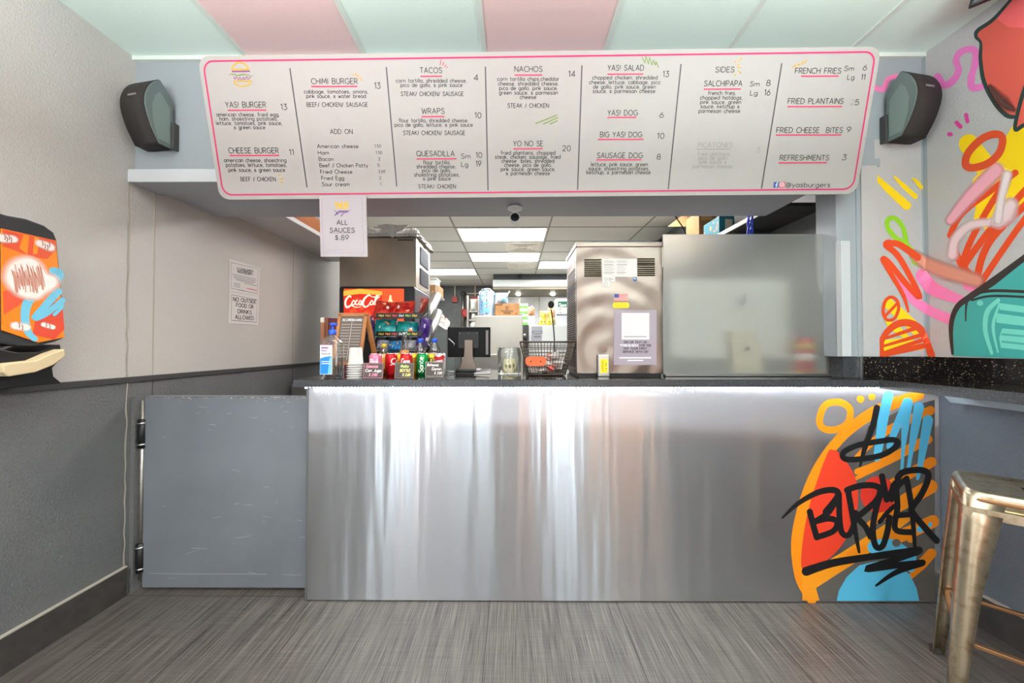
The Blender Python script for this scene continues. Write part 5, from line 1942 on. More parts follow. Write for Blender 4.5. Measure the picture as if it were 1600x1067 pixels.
RY = 2.26
rx0, rx1 = at_depth(585, RY), at_depth(658, RY)
rack = thing('snack_rack', 'black wire counter rack of chip bags behind the drinks', 'rack', ((rx0 + rx1) / 2, RY + .08, CT))
zr = [atY(600, y, RY).z for y in (549, 524, 497)]
ztop = atY(600, 470, RY).z
for (x, y) in ((rx0, RY), (rx1, RY), (rx0, RY + .17), (rx1, RY + .17)):
    mb = MB()
    mb.tube([(x, y, CT), (x, y, ztop - (.1 if y == RY else 0))], .003, M_BLACK, 6)
    part('post', mb, rack)
for i, z in enumerate(zr):
    mb = MB()
    for k in range(6):
        y = RY + .17 * k / 5
        mb.tube([(rx0, y, z + .05 * k / 5), (rx1, y, z + .05 * k / 5)], .002, M_BLACK, 6)
    for x in (rx0, (rx0 + rx1) / 2, rx1):
        mb.tube([(x, RY, z), (x, RY + .17, z + .05)], .002, M_BLACK, 6)
        mb.tube([(x, RY, z), (x, RY - .0, z + .03)], .002, M_BLACK, 6)
    part('shelf', mb, rack)
    if i:
        mb = MB()
        yy = (497 if i == 2 else 525.5)
        a = atY(588, yy, RY - .006)
        mb.box((rx0 + .012, RY - .008, a.z), (rx1, RY - .005, a.z + .032), M_BLACK)
        sf = Plane(V3((rx0, RY - .0082, a.z)), (1, 0, 0), (0, 0, 1))
        x = .03
        for s, col in (('Hot', (226, 216, 90)), ('Hot', (240, 150, 60)), ('Hot', (232, 80, 60)), ('Get', (210, 220, 230)), ('Hot', (150, 210, 90)), ('Hot', (240, 200, 70))):
            text(mb, sf, s, x, .010, .013, paint(col), width=.03, pen=.22, shear=.2)
            x += .042
        part('sign_strip', mb, rack)
XA = V3((1, 0, 0))
RB, TB = ((222, 62, 40), (180, 30, 34), (246, 196, 150)), ((30, 160, 150), (16, 120, 130), (236, 130, 60))
snack_bag((at_depth(599, RY + .09), RY + .1, atY(599, 484, RY + .1).z), V3((1, 0, -.12)), V3((.05, .6, 1)), .135, .14, 'red snack bag on the left of the rack top', *RB, 1)
snack_bag((at_depth(630, RY + .09), RY + .1, atY(630, 484, RY + .1).z), V3((1, 0, .06)), V3((0, .6, 1)), .135, .14, 'red snack bag on the right of the rack top', *RB, 2)
snack_bag((at_depth(602, RY + .07), RY + .07, atY(602, 512, RY + .07).z), V3((1, 0, .02)), V3((0, .3, 1)), .145, .125, 'teal snack bag at left on the middle tier of the rack', *TB, 3)
snack_bag((at_depth(636, RY + .07), RY + .07, atY(636, 514, RY + .07).z), V3((1, 0, -.06)), V3((0, .3, 1)), .145, .105, 'teal snack bag at right on the middle tier of the rack', *TB, 4)
PB = ((92, 60, 150), (60, 34, 110), (220, 210, 236))
snack_bag((at_depth(662, RY + .07), RY + .07, atY(662, 520, RY).z), V3((.55, 1, -.1)), V3((.16, 0, 1)), .11, .2, 'purple snack bag hung on the right side of the rack', *PB, 5)
snack_bag((at_depth(580, RY + .07), RY + .07, atY(580, 516, RY).z), V3((-.3, 1, 0)), V3((-.02, 0, 1)), .10, .2, 'purple snack bag wedged at the left side of the rack', *PB, 6)
snack_bag((at_depth(617, RY + .06), RY + .06, atY(617, 541, RY + .06).z), V3((1, 0, .04)), V3((0, .25, 1)), .085, .075, 'small blue snack pack on the lowest tier of the rack', (60, 150, 206), (30, 110, 180), (240, 190, 80), 7)
snack_bag((at_depth(598, RY + .11), RY + .11, atY(598, 540, RY + .11).z), V3((1, 0, 0)), V3((0, .2, 1)), .08, .075, 'pale wrapped snack pack at left on the lowest tier', (214, 216, 220), (190, 192, 200), (110, 120, 140), 8)
snack_bag((at_depth(642, RY + .11), RY + .11, atY(642, 540, RY + .11).z), V3((1, 0, 0)), V3((0, .2, 1)), .08, .075, 'pale wrapped snack pack at right on the lowest tier', (214, 214, 216), (196, 196, 200), (120, 110, 120), 9)

# ------------------------------------------------------------------ till monitor seen from behind
MY = 2.33
m0, m1 = atY(699, 558, MY), atY(766, 511, MY)
mon = thing('till_monitor', 'black till monitor seen from behind on a taupe stand', 'monitor', ((m0.x + m1.x) / 2, MY, CT))
mb = MB()
mb.box((m0.x, MY, m0.z), (m1.x, MY + .03, m1.z), mat('monitor_black', (12, 12, 13), .5, spec=.2))
part('display', mb, mon, .004)
mb = MB()
q0, q1 = atY(716, 544, MY - .012), atY(748, 518, MY - .012)
mb.box((q0.x, MY - .012, q0.z), (q1.x, MY, q1.z), mat('monitor_mount', (24, 25, 26), .5))
for x in (q0.x + .012, (q0.x + q1.x) / 2, q1.x - .012):
    mb.ball((x, MY - .013, q1.z - .012), .003, M_CHROME, 8, 5)
part('mount_plate', mb, mon, .002)
mb = MB()
s0, s1 = atY(759, 554, MY - .004), atY(763, 516, MY - .004)
mb.box((s0.x, MY - .003, s0.z), (s1.x, MY, s1.z), mat('monitor_strip', (128, 120, 122), .5))
part('side_strip', mb, mon)
M_TAUPE = mat('taupe_plastic', (128, 112, 100), .45)
n0 = atY(732, 531, MY - .03); cx = n0.x
mb = MB()
zs = [(n0.z, .026), (atY(732, 543, MY).z, .0255), (atY(732, 556, MY).z, .028), (atY(732, 565, MY).z, .042), (CT + .012, .054)]
ring = []
for z, hwid in zs:
    yy = MY - .03 - .02 * (zs[0][0] - z) / (zs[0][0] - CT)
    ring.append([(cx - hwid, yy, z), (cx + hwid, yy, z), (cx + hwid, yy + .03, z), (cx - hwid, yy + .03, z)])
loft(mb, ring, (0, 0, 0), M_TAUPE)
part('neck', mb, mon, .003)
mb = MB()
mb.box((cx - .075, MY - .09, CT), (cx + .075, MY + .09, CT + .012), M_TAUPE)
part('foot', mb, mon, .004)
mb = MB()
mb.tube([atY(701, 529, MY - .006), atY(706, 533, MY - .02), atY(710, 537, MY - .02), atY(709, 540, MY - .006)], .003, M_WHITEP, 6)
part('cable', mb, mon)
# clip tray with receipts in front of the monitor
ty = 2.1
tray = thing('receipt_clipboard', 'black clip holding white receipts on the counter before the monitor', 'clipboard', (at_depth(730, ty), ty, CT))
a, b_ = at_depth(713, ty), at_depth(745, ty)
mb = MB()
mb.tube([(a, ty - .02, CT + .018), (b_, ty - .02, CT + .018)], .012, M_BLACK, 10)
mb.box((a, ty - .03, CT), (b_, ty + .1, CT + .008), M_BLACK)
part('clip', mb, tray, .002)
for i, (x0, y0, x1, y1) in enumerate(((742, 582, 766, 588), (746, 578, 762, 582))):
    mb = MB()
    mb.box((at_depth(x0, ty), ty - .04 + .05 * i, CT + .002 + .008 * i), (at_depth(x1, ty), ty + .05 + .05 * i, CT + .008 + .008 * i), M_PAPER, Matrix.Rotation(.2 * i, 3, 'Z'))
    part('receipt', mb, tray)
for i, (x0, y0, x1, y1, rgb) in enumerate(((745, 580, 764, 577.5, (120, 120, 130)), (697, 579, 714, 582, (210, 210, 214)))):
    p, q = atY(x0, y0, ty - .02), atY(x1, y1, ty - .01)
    pen = thing('pen', ('grey pen lying right of the black receipt clip', 'silver pen lying left of the black receipt clip')[i], 'pen', tuple((p + q) / 2))
    mb = MB()
    mb.tube([p, q], .004, mat('pen_barrel', rgb, .3, .6), 8)
    part('barrel', mb, pen)
    mb = MB()
    mb.tube([q, q + (q - p).normalized() * .012], [.004, .001], M_CHROME, 8)
    part('tip', mb, pen)

# ------------------------------------------------------------------ tip jar with folded notes
JY = 2.06
jc = V3((at_depth(796, JY), JY, CT))
jar = thing('tip_jar', 'round clear glass tip jar holding folded banknotes', 'jar', tuple(jc))
jr = .068; jh = atY(796, 543, JY).z - CT
mb = MB()
mb.lathe([(.02, .001), (jr * .94, .001), (jr, .008), (jr, jh * .86), (jr * .92, jh * .93), (jr * .9, jh * .95), (jr * .94, jh), (jr * .90, jh), (jr * .87, jh * .95), (jr * .88, jh * .92), (jr * .95, jh * .85), (jr * .95, .012), (.02, .012)], jc, M_GLASS, 32)
part('glass', mb, jar)
for i, (dx, dy, a, tl, h) in enumerate(((-.022, -.02, .3, .12, .075), (.004, -.03, -.1, -.05, .07), (.03, -.012, -.5, -.2, .08), (.0, .015, .15, .3, .065))):
    c = jc + V3((dx, dy, .012))
    U = V3((cos(a), sin(a), 0)); W = V3((tl, .15, 1))
    pl = Plane(c, U, W)
    t = thing('banknote', ('folded banknote leaning at the left inside the jar', 'flat folded banknote in the middle of the jar', 'upright folded banknote at the right inside the jar', 'folded banknote at the back of the jar')[i], 'banknote', tuple(c))
    mb = MB()
    mb.prism([pl(u, v, 0) for u, v in ((-.018, 0), (.018, 0), (.018, h), (-.018, h))], -pl.N * .003, mat('banknote_paper', (228, 216, 172), .7))
    part('paper', mb, t)
    mb = MB()
    mb.stroke(pl, [(-.014, .006), (.014, .006), (.014, h - .006), (-.014, h - .006)], .002, paint((96, 88, 58)), .0006, smooth=False, closed=True)
    mb.disc(pl, (0, h / 2), .008, .012, paint((120, 112, 78)), .0006)
    part('print', mb, t)

# ------------------------------------------------------------------ wire basket with sugar packets
KY = 1.93
k0, k1 = at_depth(813, KY), at_depth(901, KY)
zb = atY(850, 534, KY).z
kc = V3(((k0 + k1) / 2, KY + .08, CT))
bask = thing('wire_basket', 'dark wire basket with an orange tag beside the steel oven', 'basket', tuple(kc))
M_WIRE = mat('bronze_wire', (92, 82, 74), .45, .6)
bot = [(kc.x - .105, KY + .005), (kc.x + .09, KY + .005), (kc.x + .09, KY + .15), (kc.x - .105, KY + .15)]
top = [(k0, KY - .02), (k1 - .012, KY - .02), (k1 - .012, KY + .18), (k0, KY + .18)]
zb0 = CT + .006


def side_wires(a, b, c, d, n, mb, rows=9):
    a, b, c, d = V3(a), V3(b), V3(c), V3(d)
    for i in range(1, n):
        t = i / n
        mb.tube([a.lerp(b, t), d.lerp(c, t)], .0016, M_WIRE, 5, caps=False)
    for j in range(1, rows):
        t = j / rows
        mb.tube([a.lerp(d, t), b.lerp(c, t)], .0016, M_WIRE, 5, caps=False)


B3 = [V3((x, y, zb0)) for x, y in bot]; T3 = [V3((x, y, zb)) for x, y in top]
for i in range(4):
    j = (i + 1) % 4
    mb = MB()
    side_wires(B3[i], B3[j], T3[j], T3[i], 16 if i % 2 == 0 else 11, mb)
    part('mesh_side', mb, bask)
mb = MB()
side_wires(B3[0], B3[1], B3[2], B3[3], 14, mb, 9)
part('mesh_bottom', mb, bask)
mb = MB()
mb.tube(T3, .004, M_WIRE, 8, closed=True)
mb.tube([p + V3((0, 0, -.026)) + (kc - p).normalized() * .006 for p in T3], .0028, M_WIRE, 6, closed=True)
mb.tube(B3, .003, M_WIRE, 6, closed=True)
for p, q in zip(B3, T3):
    mb.tube([p, q], .003, M_WIRE, 6)
part('rim', mb, bask)
TGp = Plane((0, KY - .018, 0), (1, 0, 0), (0, 0, 1))
a, b_ = TGp.uv(821, 571.5), TGp.uv(853.5, 557)
mb = MB()
mb.prism([TGp(u, v, .006) for u, v in rrect(a[0], a[1], b_[0], b_[1], (b_[1] - a[1]) * .42, 6)], (0, .004, 0), mat('orange_tag', (242, 98, 48), .45))
part('tag', mb, bask)
mb = MB()
for x in (829.5, 844.5):
    u, v = TGp.uv(x, 564.5)
    mb.ball(TGp(u, v, .007), .004, M_BLACK, 8, 6)
part('tag_fastener', mb, bask)
rnd = random.Random(11)
for i in range(44):
    lay = i // 11
    x = rnd.uniform(kc.x - .08, kc.x + .07); y = rnd.uniform(KY + .02, KY + .13); z = CT + .02 + lay * .018 + rnd.uniform(0, .012) + (.03 if x > kc.x + .02 else 0)
    col = rnd.choice([(232, 226, 222), (232, 226, 222), (226, 178, 166), (222, 214, 206), (206, 96, 80)])
    mb = MB()
    R = Matrix.Rotation(rnd.uniform(0, 3), 3, 'Z') @ Matrix.Rotation(rnd.uniform(-.6, .6), 3, 'X')
    pillow(mb, (0, 0, 0), R @ V3((1, 0, 0)), R @ V3((0, 1, 0)), .064, .046, .03, bpy.data.materials.get('packet_%d' % col[1]) or mat('packet_%d' % col[1], col, .6), i)
    single('condiment_packet', mb, 'small paper condiment packet piled in the wire basket', 'packet', 'condiment packets in the basket').location = (x, y, z)
# gooseneck microphone
gp0 = V3((at_depth(866, 2.28), 2.28, CT))
mic = thing('gooseneck_microphone', 'black gooseneck microphone standing behind the wire basket', 'microphone', tuple(gp0))
pm = [gp0 + V3((0, 0, .02)), atY(867, 552, 2.28), atY(865.5, 520, 2.27), atY(863, 495, 2.26), atY(861, 483, 2.25)]
mb = MB()
mb.tube(spline([tuple(p) for p in pm], [1] * 5)[0], .004, M_BLACK, 8)
part('gooseneck', mb, mic)
mb = MB()
h = atY(861, 476, 2.25)
mb.ball(h, .019, mat('foam_windscreen', (40, 40, 40), .9, bump=(300, .6, .002)), 16, 10, (1, 1, 1.25))
part('windscreen', mb, mic)
mb = MB()
mb.lathe([(.045, 0), (.045, .012), (.03, .022), (.006, .024)], gp0, M_BLACK, 24)
part('base', mb, mic)

# ------------------------------------------------------------------ behind the frosted screen
PY = 2.05
pos = thing('white_till_screen', 'white till screen on a pale stand blurred behind the frosted panel', 'till screen', (at_depth(1168, PY), PY + .04, CT))
a, b_ = atY(1048, 560, PY), atY(1232, 436, PY)
mb = MB()
mb.box((a.x, PY, a.z), (b_.x, PY + .03, b_.z), M_WHITEP)
part('display', mb, pos, .006)
mb = MB()
c = atY(1158, 470, PY - .004)
mb.lathe([(.02, 0), (.02, .006)], c, M_BLACK, 16, Matrix.Rotation(pi / 2, 3, 'X'))
part('emblem', mb, pos)
s0 = [atY(1142, 515, PY - .05), atY(1182, 515, PY - .05), atY(1196, 586, PY - .06), atY(1148, 586, PY - .06)]
mb = MB()
for p in s0[2:]:
    p.z = CT
mb.prism(s0, (0, .045, 0), mat('cream_plastic', (226, 216, 200), .5))
part('stand', mb, pos, .003)
mb = MB()
mb.lathe([(.014, 0), (.014, .004)], atY(1166, 545, PY - .056), M_BLACK, 16, Matrix.Rotation(pi / 2, 3, 'X'))
part('cable_port', mb, pos)
PC = V3((at_depth(1255, 1.99), 1.99, CT))
t = thing('tall_red_tin', 'red tin with yellow patch blurred behind the right of the frosted panel', 'tin', tuple(PC))
mb = MB()
mb.lathe([(.045, 0), (.05, .004), (.05, .2), (.046, .206), (.002, .206)], PC, mat('red_tin', (196, 70, 76), .4), 24)
part('body', mb, t)
mb = MB()
mb.lathe([(.0505, .085), (.0505, .12)], PC, mat('tin_band', (236, 226, 224), .4), 24, caps=False)
mb.lathe([(.0505, .145), (.0505, .175)], PC, mat('tin_patch', (220, 180, 80), .4), 24, caps=False)
part('band', mb, t)
mb = MB()
mb.box((at_depth(1240, 1.96), 1.945, CT), (at_depth(1278, 1.96), 1.99, CT + .018), mat('yellow_sponge', (236, 214, 40), .8))
single('sponge', mb, 'yellow sponge lying at the foot of the red tin', 'sponge', bevel=.003)


# ------------------------------------------------------------------ soda fountain and ice machine
FY = 3.3
fa, fb = atY(529, 447, FY), atY(648, 447, FY)
ztf = fa.z
cab = thing('steel_base_cabinet', 'low steel cabinet carrying the cola fountain', 'cabinet', ((fa.x + fb.x) / 2, FY + .35, 0))
mb = MB()
mb.box((XL + .02, FY - .2, .1), (fb.x + .12, FY + .72, .92), M_STEELD)
part('carcass', mb, cab, .004)
mb = MB()
mb.box((XL + .04, FY - .16, 0), (fb.x + .1, FY + .7, .1), M_BLACK)
part('plinth', mb, cab)
fount = thing('soda_fountain', 'black soda fountain with a glowing red cola sign', 'soda fountain', ((fa.x + fb.x) / 2, FY + .3, .92))
mb = MB()
zc1 = 1.40
mb.box((fa.x, FY, zc1), (fb.x, FY + .62, ztf), mat('fountain_shell', (44, 46, 48), .35))
part('head', mb, fount, .02)
mb = MB()
mb.box((fa.x + .02, FY + .3, .98), (fb.x - .02, FY + .6, zc1), M_BLACK)
part('back_panel', mb, fount)
mb = MB()
mb.box((fa.x, FY - .12, .92), (fb.x, FY + .62, .98), M_STEELD)
part('drip_tray', mb, fount, .004)
for i in range(6):
    mb = MB()
    x = fa.x + .08 + i * (fb.x - fa.x - .16) / 5
    mb.box((x - .025, FY + .02, zc1 - .09), (x + .025, FY + .1, zc1), M_BLACK)
    mb.lathe([(.012, 0), (.016, .03)], (x, FY + .06, zc1 - .12), M_BLACK, 12)
    part('nozzle', mb, fount)
s0, s1 = atY(537, 500, FY - .004), atY(631, 451, FY - .004)
# back-lit sign, split in amber, red and orange prints
FP = front(FY - .006)


def lit(rgb, k):
    return mat('lit_sign', rgb, .4, emit=(rgb, k))


mb = MB()
mb.box((s0.x, FY - .006, s0.z - .04), (s1.x, FY + .01, s1.z), lit((246, 84, 40), 1.0))
sg = part('lit_sign', mb, fount, .004)
mb = MB()
u = lambda x, y: FP.uv(x, y)
CF = Crop(520, 350, 7.11, FP)
mb.fill(FP, [CF.uv(*p) for p in ((120, 745), (300, 718), (550, 750), (545, 790), (420, 780), (120, 800))], lit((250, 170, 60), 1.1), .001)
mb.fill(FP, [CF.uv(*p) for p in ((120, 800), (300, 775), (548, 795), (545, 860), (540, 1060), (125, 1060))], lit((214, 44, 24), .85), .0012)
for i in range(26):
    rnd = random.Random(i)
    x, y = rnd.uniform(150, 520), rnd.uniform(800, 1040)
    mb.fill(FP, [CF.uv(x + rnd.uniform(16, 34) * cos(a_), y + rnd.uniform(14, 30) * sin(a_)) for a_ in (0, 1.3, 2.6, 3.8, 5.1)], lit((232, 84, 40), .8), .0014) if i % 2 else None
part('glass_print', mb, sg)
mb = MB()
LW = lit((255, 240, 214), 1.1)


def fl(pts, w, closed=False):
    k = FP.scale(580, 470) / CF.s
    mb.stroke(FP, [CF.uv(*p) for p in pts], [a * k for a in w] if isinstance(w, list) else w * k, LW, .0024, closed=closed)


fl([(205, 815), (190, 800), (155, 830), (140, 880), (155, 925), (190, 915), (212, 880)], [8, 16, 20, 20, 18, 12, 8])
fl([(232, 850), (215, 875), (222, 900), (242, 890), (248, 862), (232, 850)], 11)
fl([(276, 852), (262, 850), (254, 880), (268, 900), (288, 880)], 11)
fl([(318, 852), (300, 855), (292, 888), (308, 896), (322, 858), (318, 896), (334, 885)], 11)
fl([(345, 858), (352, 852)], 9)
fl([(420, 800), (400, 790), (352, 830), (335, 880), (355, 920), (398, 905), (415, 870)], [8, 16, 20, 20, 18, 12, 8])
fl([(432, 850), (418, 875), (424, 898), (444, 888), (448, 862), (432, 850)], 11)
fl([(455, 895), (500, 800), (482, 800), (466, 870), (478, 898)], 10)
fl([(470, 845), (520, 810)], 9)
fl([(508, 852), (490, 860), (488, 890), (504, 890), (512, 856), (510, 895), (524, 886)], 10)
fl([(420, 800), (470, 812), (530, 785)], [6, 10, 4])
fl([(150, 925), (200, 905), (260, 925), (320, 915)], [4, 10, 8, 3])
part('script_lettering', mb, sg)
mb = MB()
k = FP.scale(610, 470) / CF.s
mb.fill(FP, [CF.uv(*p) for p in ((632, 790), (650, 790), (654, 830), (668, 865), (660, 900), (668, 960), (614, 960), (622, 900), (612, 865), (628, 830))], lit((255, 224, 170), 1.0), .0024)
part('bottle_print', mb, sg)

IY = 3.4
ia, ib, it = atY(530, 446, IY), atY(650, 446, IY), atY(600, 371, IY)
ice = thing('ice_machine', 'stainless steel ice machine head on top of the cola fountain', 'ice machine', ((ia.x + ib.x) / 2, IY + .28, ztf))
mb = MB()
mb.box((ia.x, IY, ztf), (ib.x, IY + .56, it.z), mat('ice_machine_steel', (176, 166, 150), .38, 1.0, var=(3, (160, 148, 132), .3, .7)))
part('cabinet', mb, ice, .006)
for z0, z1 in ((ztf + .06, (ztf + it.z) / 2 - .02), ((ztf + it.z) / 2 + .02, it.z - .05)):
    mb = MB()
    mb.box((ib.x, IY + .14, z0), (ib.x + .008, IY + .46, z1), mat('louver_dark', (74, 88, 104), .4, .3))
    for k in range(10):
        z = z0 + (z1 - z0) * (k + .5) / 10
        mb.box((ib.x + .008, IY + .15, z - .003), (ib.x + .014, IY + .45, z + .003), M_RAIL)
    part('side_louver', mb, ice)
mb = MB()
IP = front(IY)
for i in range(8):
    x = 622 + i * 3.0
    q = [IP.uv(x, 374.2), IP.uv(x + 2.2, 374.2), IP.uv(x + 2.2, 371.6), IP.uv(x, 371.6)]
    q = [(a, b - .012) for a, b in q]
    mb.fill(IP, q, paint((40, 40, 42)), .002)
part('maker_plate', mb, ice)
pk = thing('wrapped_package', 'crumpled grey plastic wrapped package lying on the ice machine', 'package', (-1.15, IY + .3, it.z))
rnd = random.Random(2)
mb = MB()
M_WRAP = mat('plastic_wrap', (196, 196, 192), .25, .1, bump=(22, 1.0, .03))
px0, px1, py0, py1 = ia.x + .1, ib.x + .035, IY - .02, IY + .6
for s in (0, 1):
    def wf(u_, v_):
        e = min(1, 8 * min(u_, 1 - u_, v_, 1 - v_))
        z = it.z + (.005 + .11 * e ** .5 + .012 * sin(17 * u_ + 5 * v_) * sin(13 * v_ + 3) if s else .004 + .03 * (1 - e))
        return (px0 + (px1 - px0) * u_ + .008 * sin(23 * v_), py0 + (py1 - py0) * v_ + .008 * sin(19 * u_), z)
    mb.grid(wf, 24, 20, M_WRAP, False)
part('bundle', mb, pk)
mb = MB()
c = V3((px0 + .42, py0 - .004, it.z + .06))
mb.prism([c + V3(p) for p in ((-.15, 0, .05), (-.06, 0, .062), (.05, 0, .05), (.15, 0, .055), (.1, -.006, .01), (.04, -.01, -.02), (.03, -.012, -.055), (-.005, -.014, -.075), (-.04, -.01, -.03), (-.1, -.006, .0))], (0, .006, 0), M_WRAP)
part('loose_flap', mb, pk)

# cup tubes hung at the side of the fountain
for i, (x0, y0, x1, y1, Y, lab) in enumerate(((683, 462, 657, 516, 3.0, 'upper slanted steel cup tube beside the cola fountain'), (684, 488, 664, 542, 3.0, 'lower slanted steel cup tube beside the snack rack'))):
    p, q = atY(x0, y0, Y + .25), atY(x1, y1, Y - .1)
    t = thing('cup_tube', lab, 'cup dispenser', tuple((p + q) / 2))
    mb = MB()
    mb.tube([p, q], .042, mat('cup_tube_steel', (150, 152, 150), .34, .9), 20)
    part('tube', mb, t)
    mb = MB()
    d = (q - p).normalized()
    mb.tube([q - d * .005, q + d * .03], [.05, .046], M_BLACK, 20)
    part('collar', mb, t)
    mb = MB()
    mid = (p + q) / 2
    mb.bar(mid, V3((fb.x, mid.y + .25, mid.z)), .03, .012, M_STEELD)
    part('bracket', mb, t)
# clear bag with red print hanging at the fountain's side
t = thing('straw_bag', 'clear plastic bag with red contents hanging at the fountain side', 'bag', tuple(atY(660, 500, 3.22)))
mb = MB()
pillow(mb, atY(660, 476, 3.2), V3((1, .2, 0)), V3((.2, 0, 1)), .15, .25, .09, M_PET, 4)
part('film', mb, t)
mb = MB()
pillow(mb, atY(662, 478, 3.2), V3((1, .2, 0)), V3((.2, 0, 1)), .07, .14, .05, mat('red_straws', (214, 70, 50), .5), 6)
part('straws', mb, t)

# ------------------------------------------------------------------ shelves high on the side walls
M_SHELF = mat('shelf_paint', (190, 188, 188), .5)
sh = thing('wall_shelf', 'long grey shelf high on the left kitchen wall', 'shelf', (XL, 3.1, 2.155))
mb = MB()
mb.box((XL, 2.34, 2.155), (-1.60, 3.82, 2.175), M_SHELF)
part('board', mb, sh, .002)
mb = MB()
mb.box((-1.602, 2.34, 2.15), (-1.592, 3.82, 2.18), M_WHITE)
part('front_edge', mb, sh)
M_OBOX = mat('orange_box', (196, 116, 40), .6, var=(10, (176, 96, 30), .3, .7))
for i, (x0, x1, y0, y1, h, m, lab, nm) in enumerate(((-1.86, -1.612, 2.42, 3.02, .12, M_OBOX, 'long orange brown carton at the near end of the left shelf', 'carton'),
                                       (-1.85, -1.615, 3.06, 3.4, .14, mat('orange_box_far', (206, 122, 36), .6), 'orange carton half hidden by the sauces sign', 'carton'),
                                       (-1.9, -1.66, 2.44, 2.9, .24, M_CARDW, 'cream carton lying on the orange brown carton', 'carton'))):
    z = 2.175 + (.12 if i == 2 else 0)
    t = thing(nm, lab, 'carton', ((x0 + x1) / 2, (y0 + y1) / 2, z))
    mb = MB()
    mb.box((x0, y0, z), (x1, y1, z + h), m)
    part('box', mb, t, .002)
    mb = MB()
    mb.box(((x0 + x1) / 2 - .02, y0 - .001, z + h - .04), ((x0 + x1) / 2 + .02, y1 + .001, z + h + .001), M_PET if i < 2 else M_WHITEP)
    part('tape', mb, t)

sh = thing('wall_shelf', 'dark underside shelf with white edge on the right kitchen wall', 'shelf', (XR, 3.8, 2.17))
mb = MB()
mb.box((1.735, 2.36, 2.172), (XR, 5.2, 2.195), M_DARK)
part('board', mb, sh)
mb = MB()
mb.box((1.725, 2.36, 2.168), (1.735, 5.2, 2.20), M_SHELF)
part('front_edge', mb, sh)
for y in (2.9, 3.6, 4.4):
    mb = MB()
    mb.prism([(1.78, y, 2.172), (XR, y, 2.172), (XR, y, 1.95)], (0, .012, 0), mat('bracket_blue', (60, 74, 92), .5))
    part('bracket', mb, sh)
# cartons on it
B0, B1 = atY(1092, 335, 3.35), atY(1120, 335, 3.35)
t = thing('cardboard_box', 'tall closed cardboard box on the right shelf', 'box', ((B0.x + B1.x) / 2, 3.45, 2.2))
mb = MB()
mb.box((B0.x, 3.35, 2.2), (B1.x, 3.6, 2.52), M_CARD)
part('box', mb, t, .002)
mb = MB()
mb.box((B0.x - .001, 3.349, 2.425), (B1.x + .001, 3.351, 2.43), paint((150, 112, 70)))
mb.prism([(B0.x + .02, 3.349, 2.43), (B1.x, 3.349, 2.43), (B0.x + .03, 3.349, 2.52)], (0, .001, 0), mat('flap_card', (196, 152, 96), .8))
part('flap', mb, t)
OB = [atY(x, y, 3.9) for x, y in ((1044, 354), (1066, 337), (1090, 345), (1072, 361))]
t = thing('cardboard_box', 'open flapped cardboard box left of the tall closed box', 'box', (1.9, 4.0, 2.2))
mb = MB()
bx0 = atY(1068, 360, 3.95).x
mb.box((1.74, 3.9, 2.2), (1.98, 4.2, 2.46), M_CARDW)
part('box', mb, t, .002)
mb = MB()
mb.prism([V3((p.x, 3.9 - .05 * i, p.z)) for i, p in enumerate(OB)], (0, .006, .004), M_CARD)
part('flap', mb, t)
mb = MB()
p = [atY(x, y, 3.88) for x, y in ((1071, 362), (1090, 346), (1090, 372), (1072, 372))]
mb.prism(p, (0, .006, 0), M_CARDW)
part('flap', mb, t)
T0, T1 = atY(1122, 350, 3.1), atY(1139, 345, 3.1)
t = thing('snack_carton', 'teal printed carton standing on the right shelf before the cardboard box', 'carton', (T0.x + .05, 3.2, 2.2))
mb = MB()
mb.box((1.75, 3.05, 2.2), (1.88, 3.3, 2.36), mat('teal_carton', (30, 120, 136), .5, var=(14, (200, 140, 90), .55, .62)))
part('box', mb, t, .002)
mb = MB()
mb.box((1.80, 3.048, 2.24), (1.86, 3.05, 2.33), M_CARDW)
part('print', mb, t)
# dark storage bags behind
t = thing('black_bag', 'black bin bag stuffed on the shelf behind the teal carton', 'bag', (1.9, 4.6, 2.2))
mb = MB()
mb.ball((1.9, 4.7, 2.4), .2, mat('bin_bag', (20, 22, 24), .3, bump=(14, 1, .03)), 18, 10, (.8, 1.6, 1))
part('sack', mb, t)
mb = MB()
mb.ball((1.9, 4.6, 2.58), .05, M_BLACK, 10, 6)
part('knot', mb, t)
# cables
M_BLUE = mat('blue_cable', (60, 80, 200), .4)
for lab, pts, r in (('blue network cable hanging at the right pillar', ((1287, 190), (1289, 268), (1291, 290), (1294, 318), (1296, 340), (1297, 366), (1297, 392)), .006),):
    mb = MB()
    mb.tube(spline([tuple(atY(x, y, 2.02)) for x, y in pts], [1] * len(pts))[0], r, M_BLUE, 8)
    single('network_cable', mb, lab, 'cable')
t = thing('cable_bundle', 'twisted bundle of blue cables hanging from the right shelf edge', 'cable', tuple(atY(1174, 345, 2.5)))
for k in range(4):
    mb = MB()
    pts = [tuple(atY(1172 + 4 * sin(k * 1.7 + i), 322 + i * 9, 2.338 + .008 * k)) for i in range(7)]
    mb.tube(spline(pts, [1] * 7)[0], .006, M_BLUE, 6)
    part('strand', mb, t)
mb = MB()
mb.tube(spline([tuple(atY(x, y, 2.335)) for x, y in ((1050, 326), (1053, 333), (1060, 345), (1066, 354), (1072, 366))], [1] * 5)[0], .004, M_BLACK, 6)
single('power_cord', mb, 'thin black cord dangling before the open cardboard box', 'cord')

# dark bulkhead space to the right of the soffit
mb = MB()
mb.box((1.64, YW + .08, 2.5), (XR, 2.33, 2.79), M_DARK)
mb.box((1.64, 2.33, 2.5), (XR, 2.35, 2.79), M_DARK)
struct('trim_6', mb)

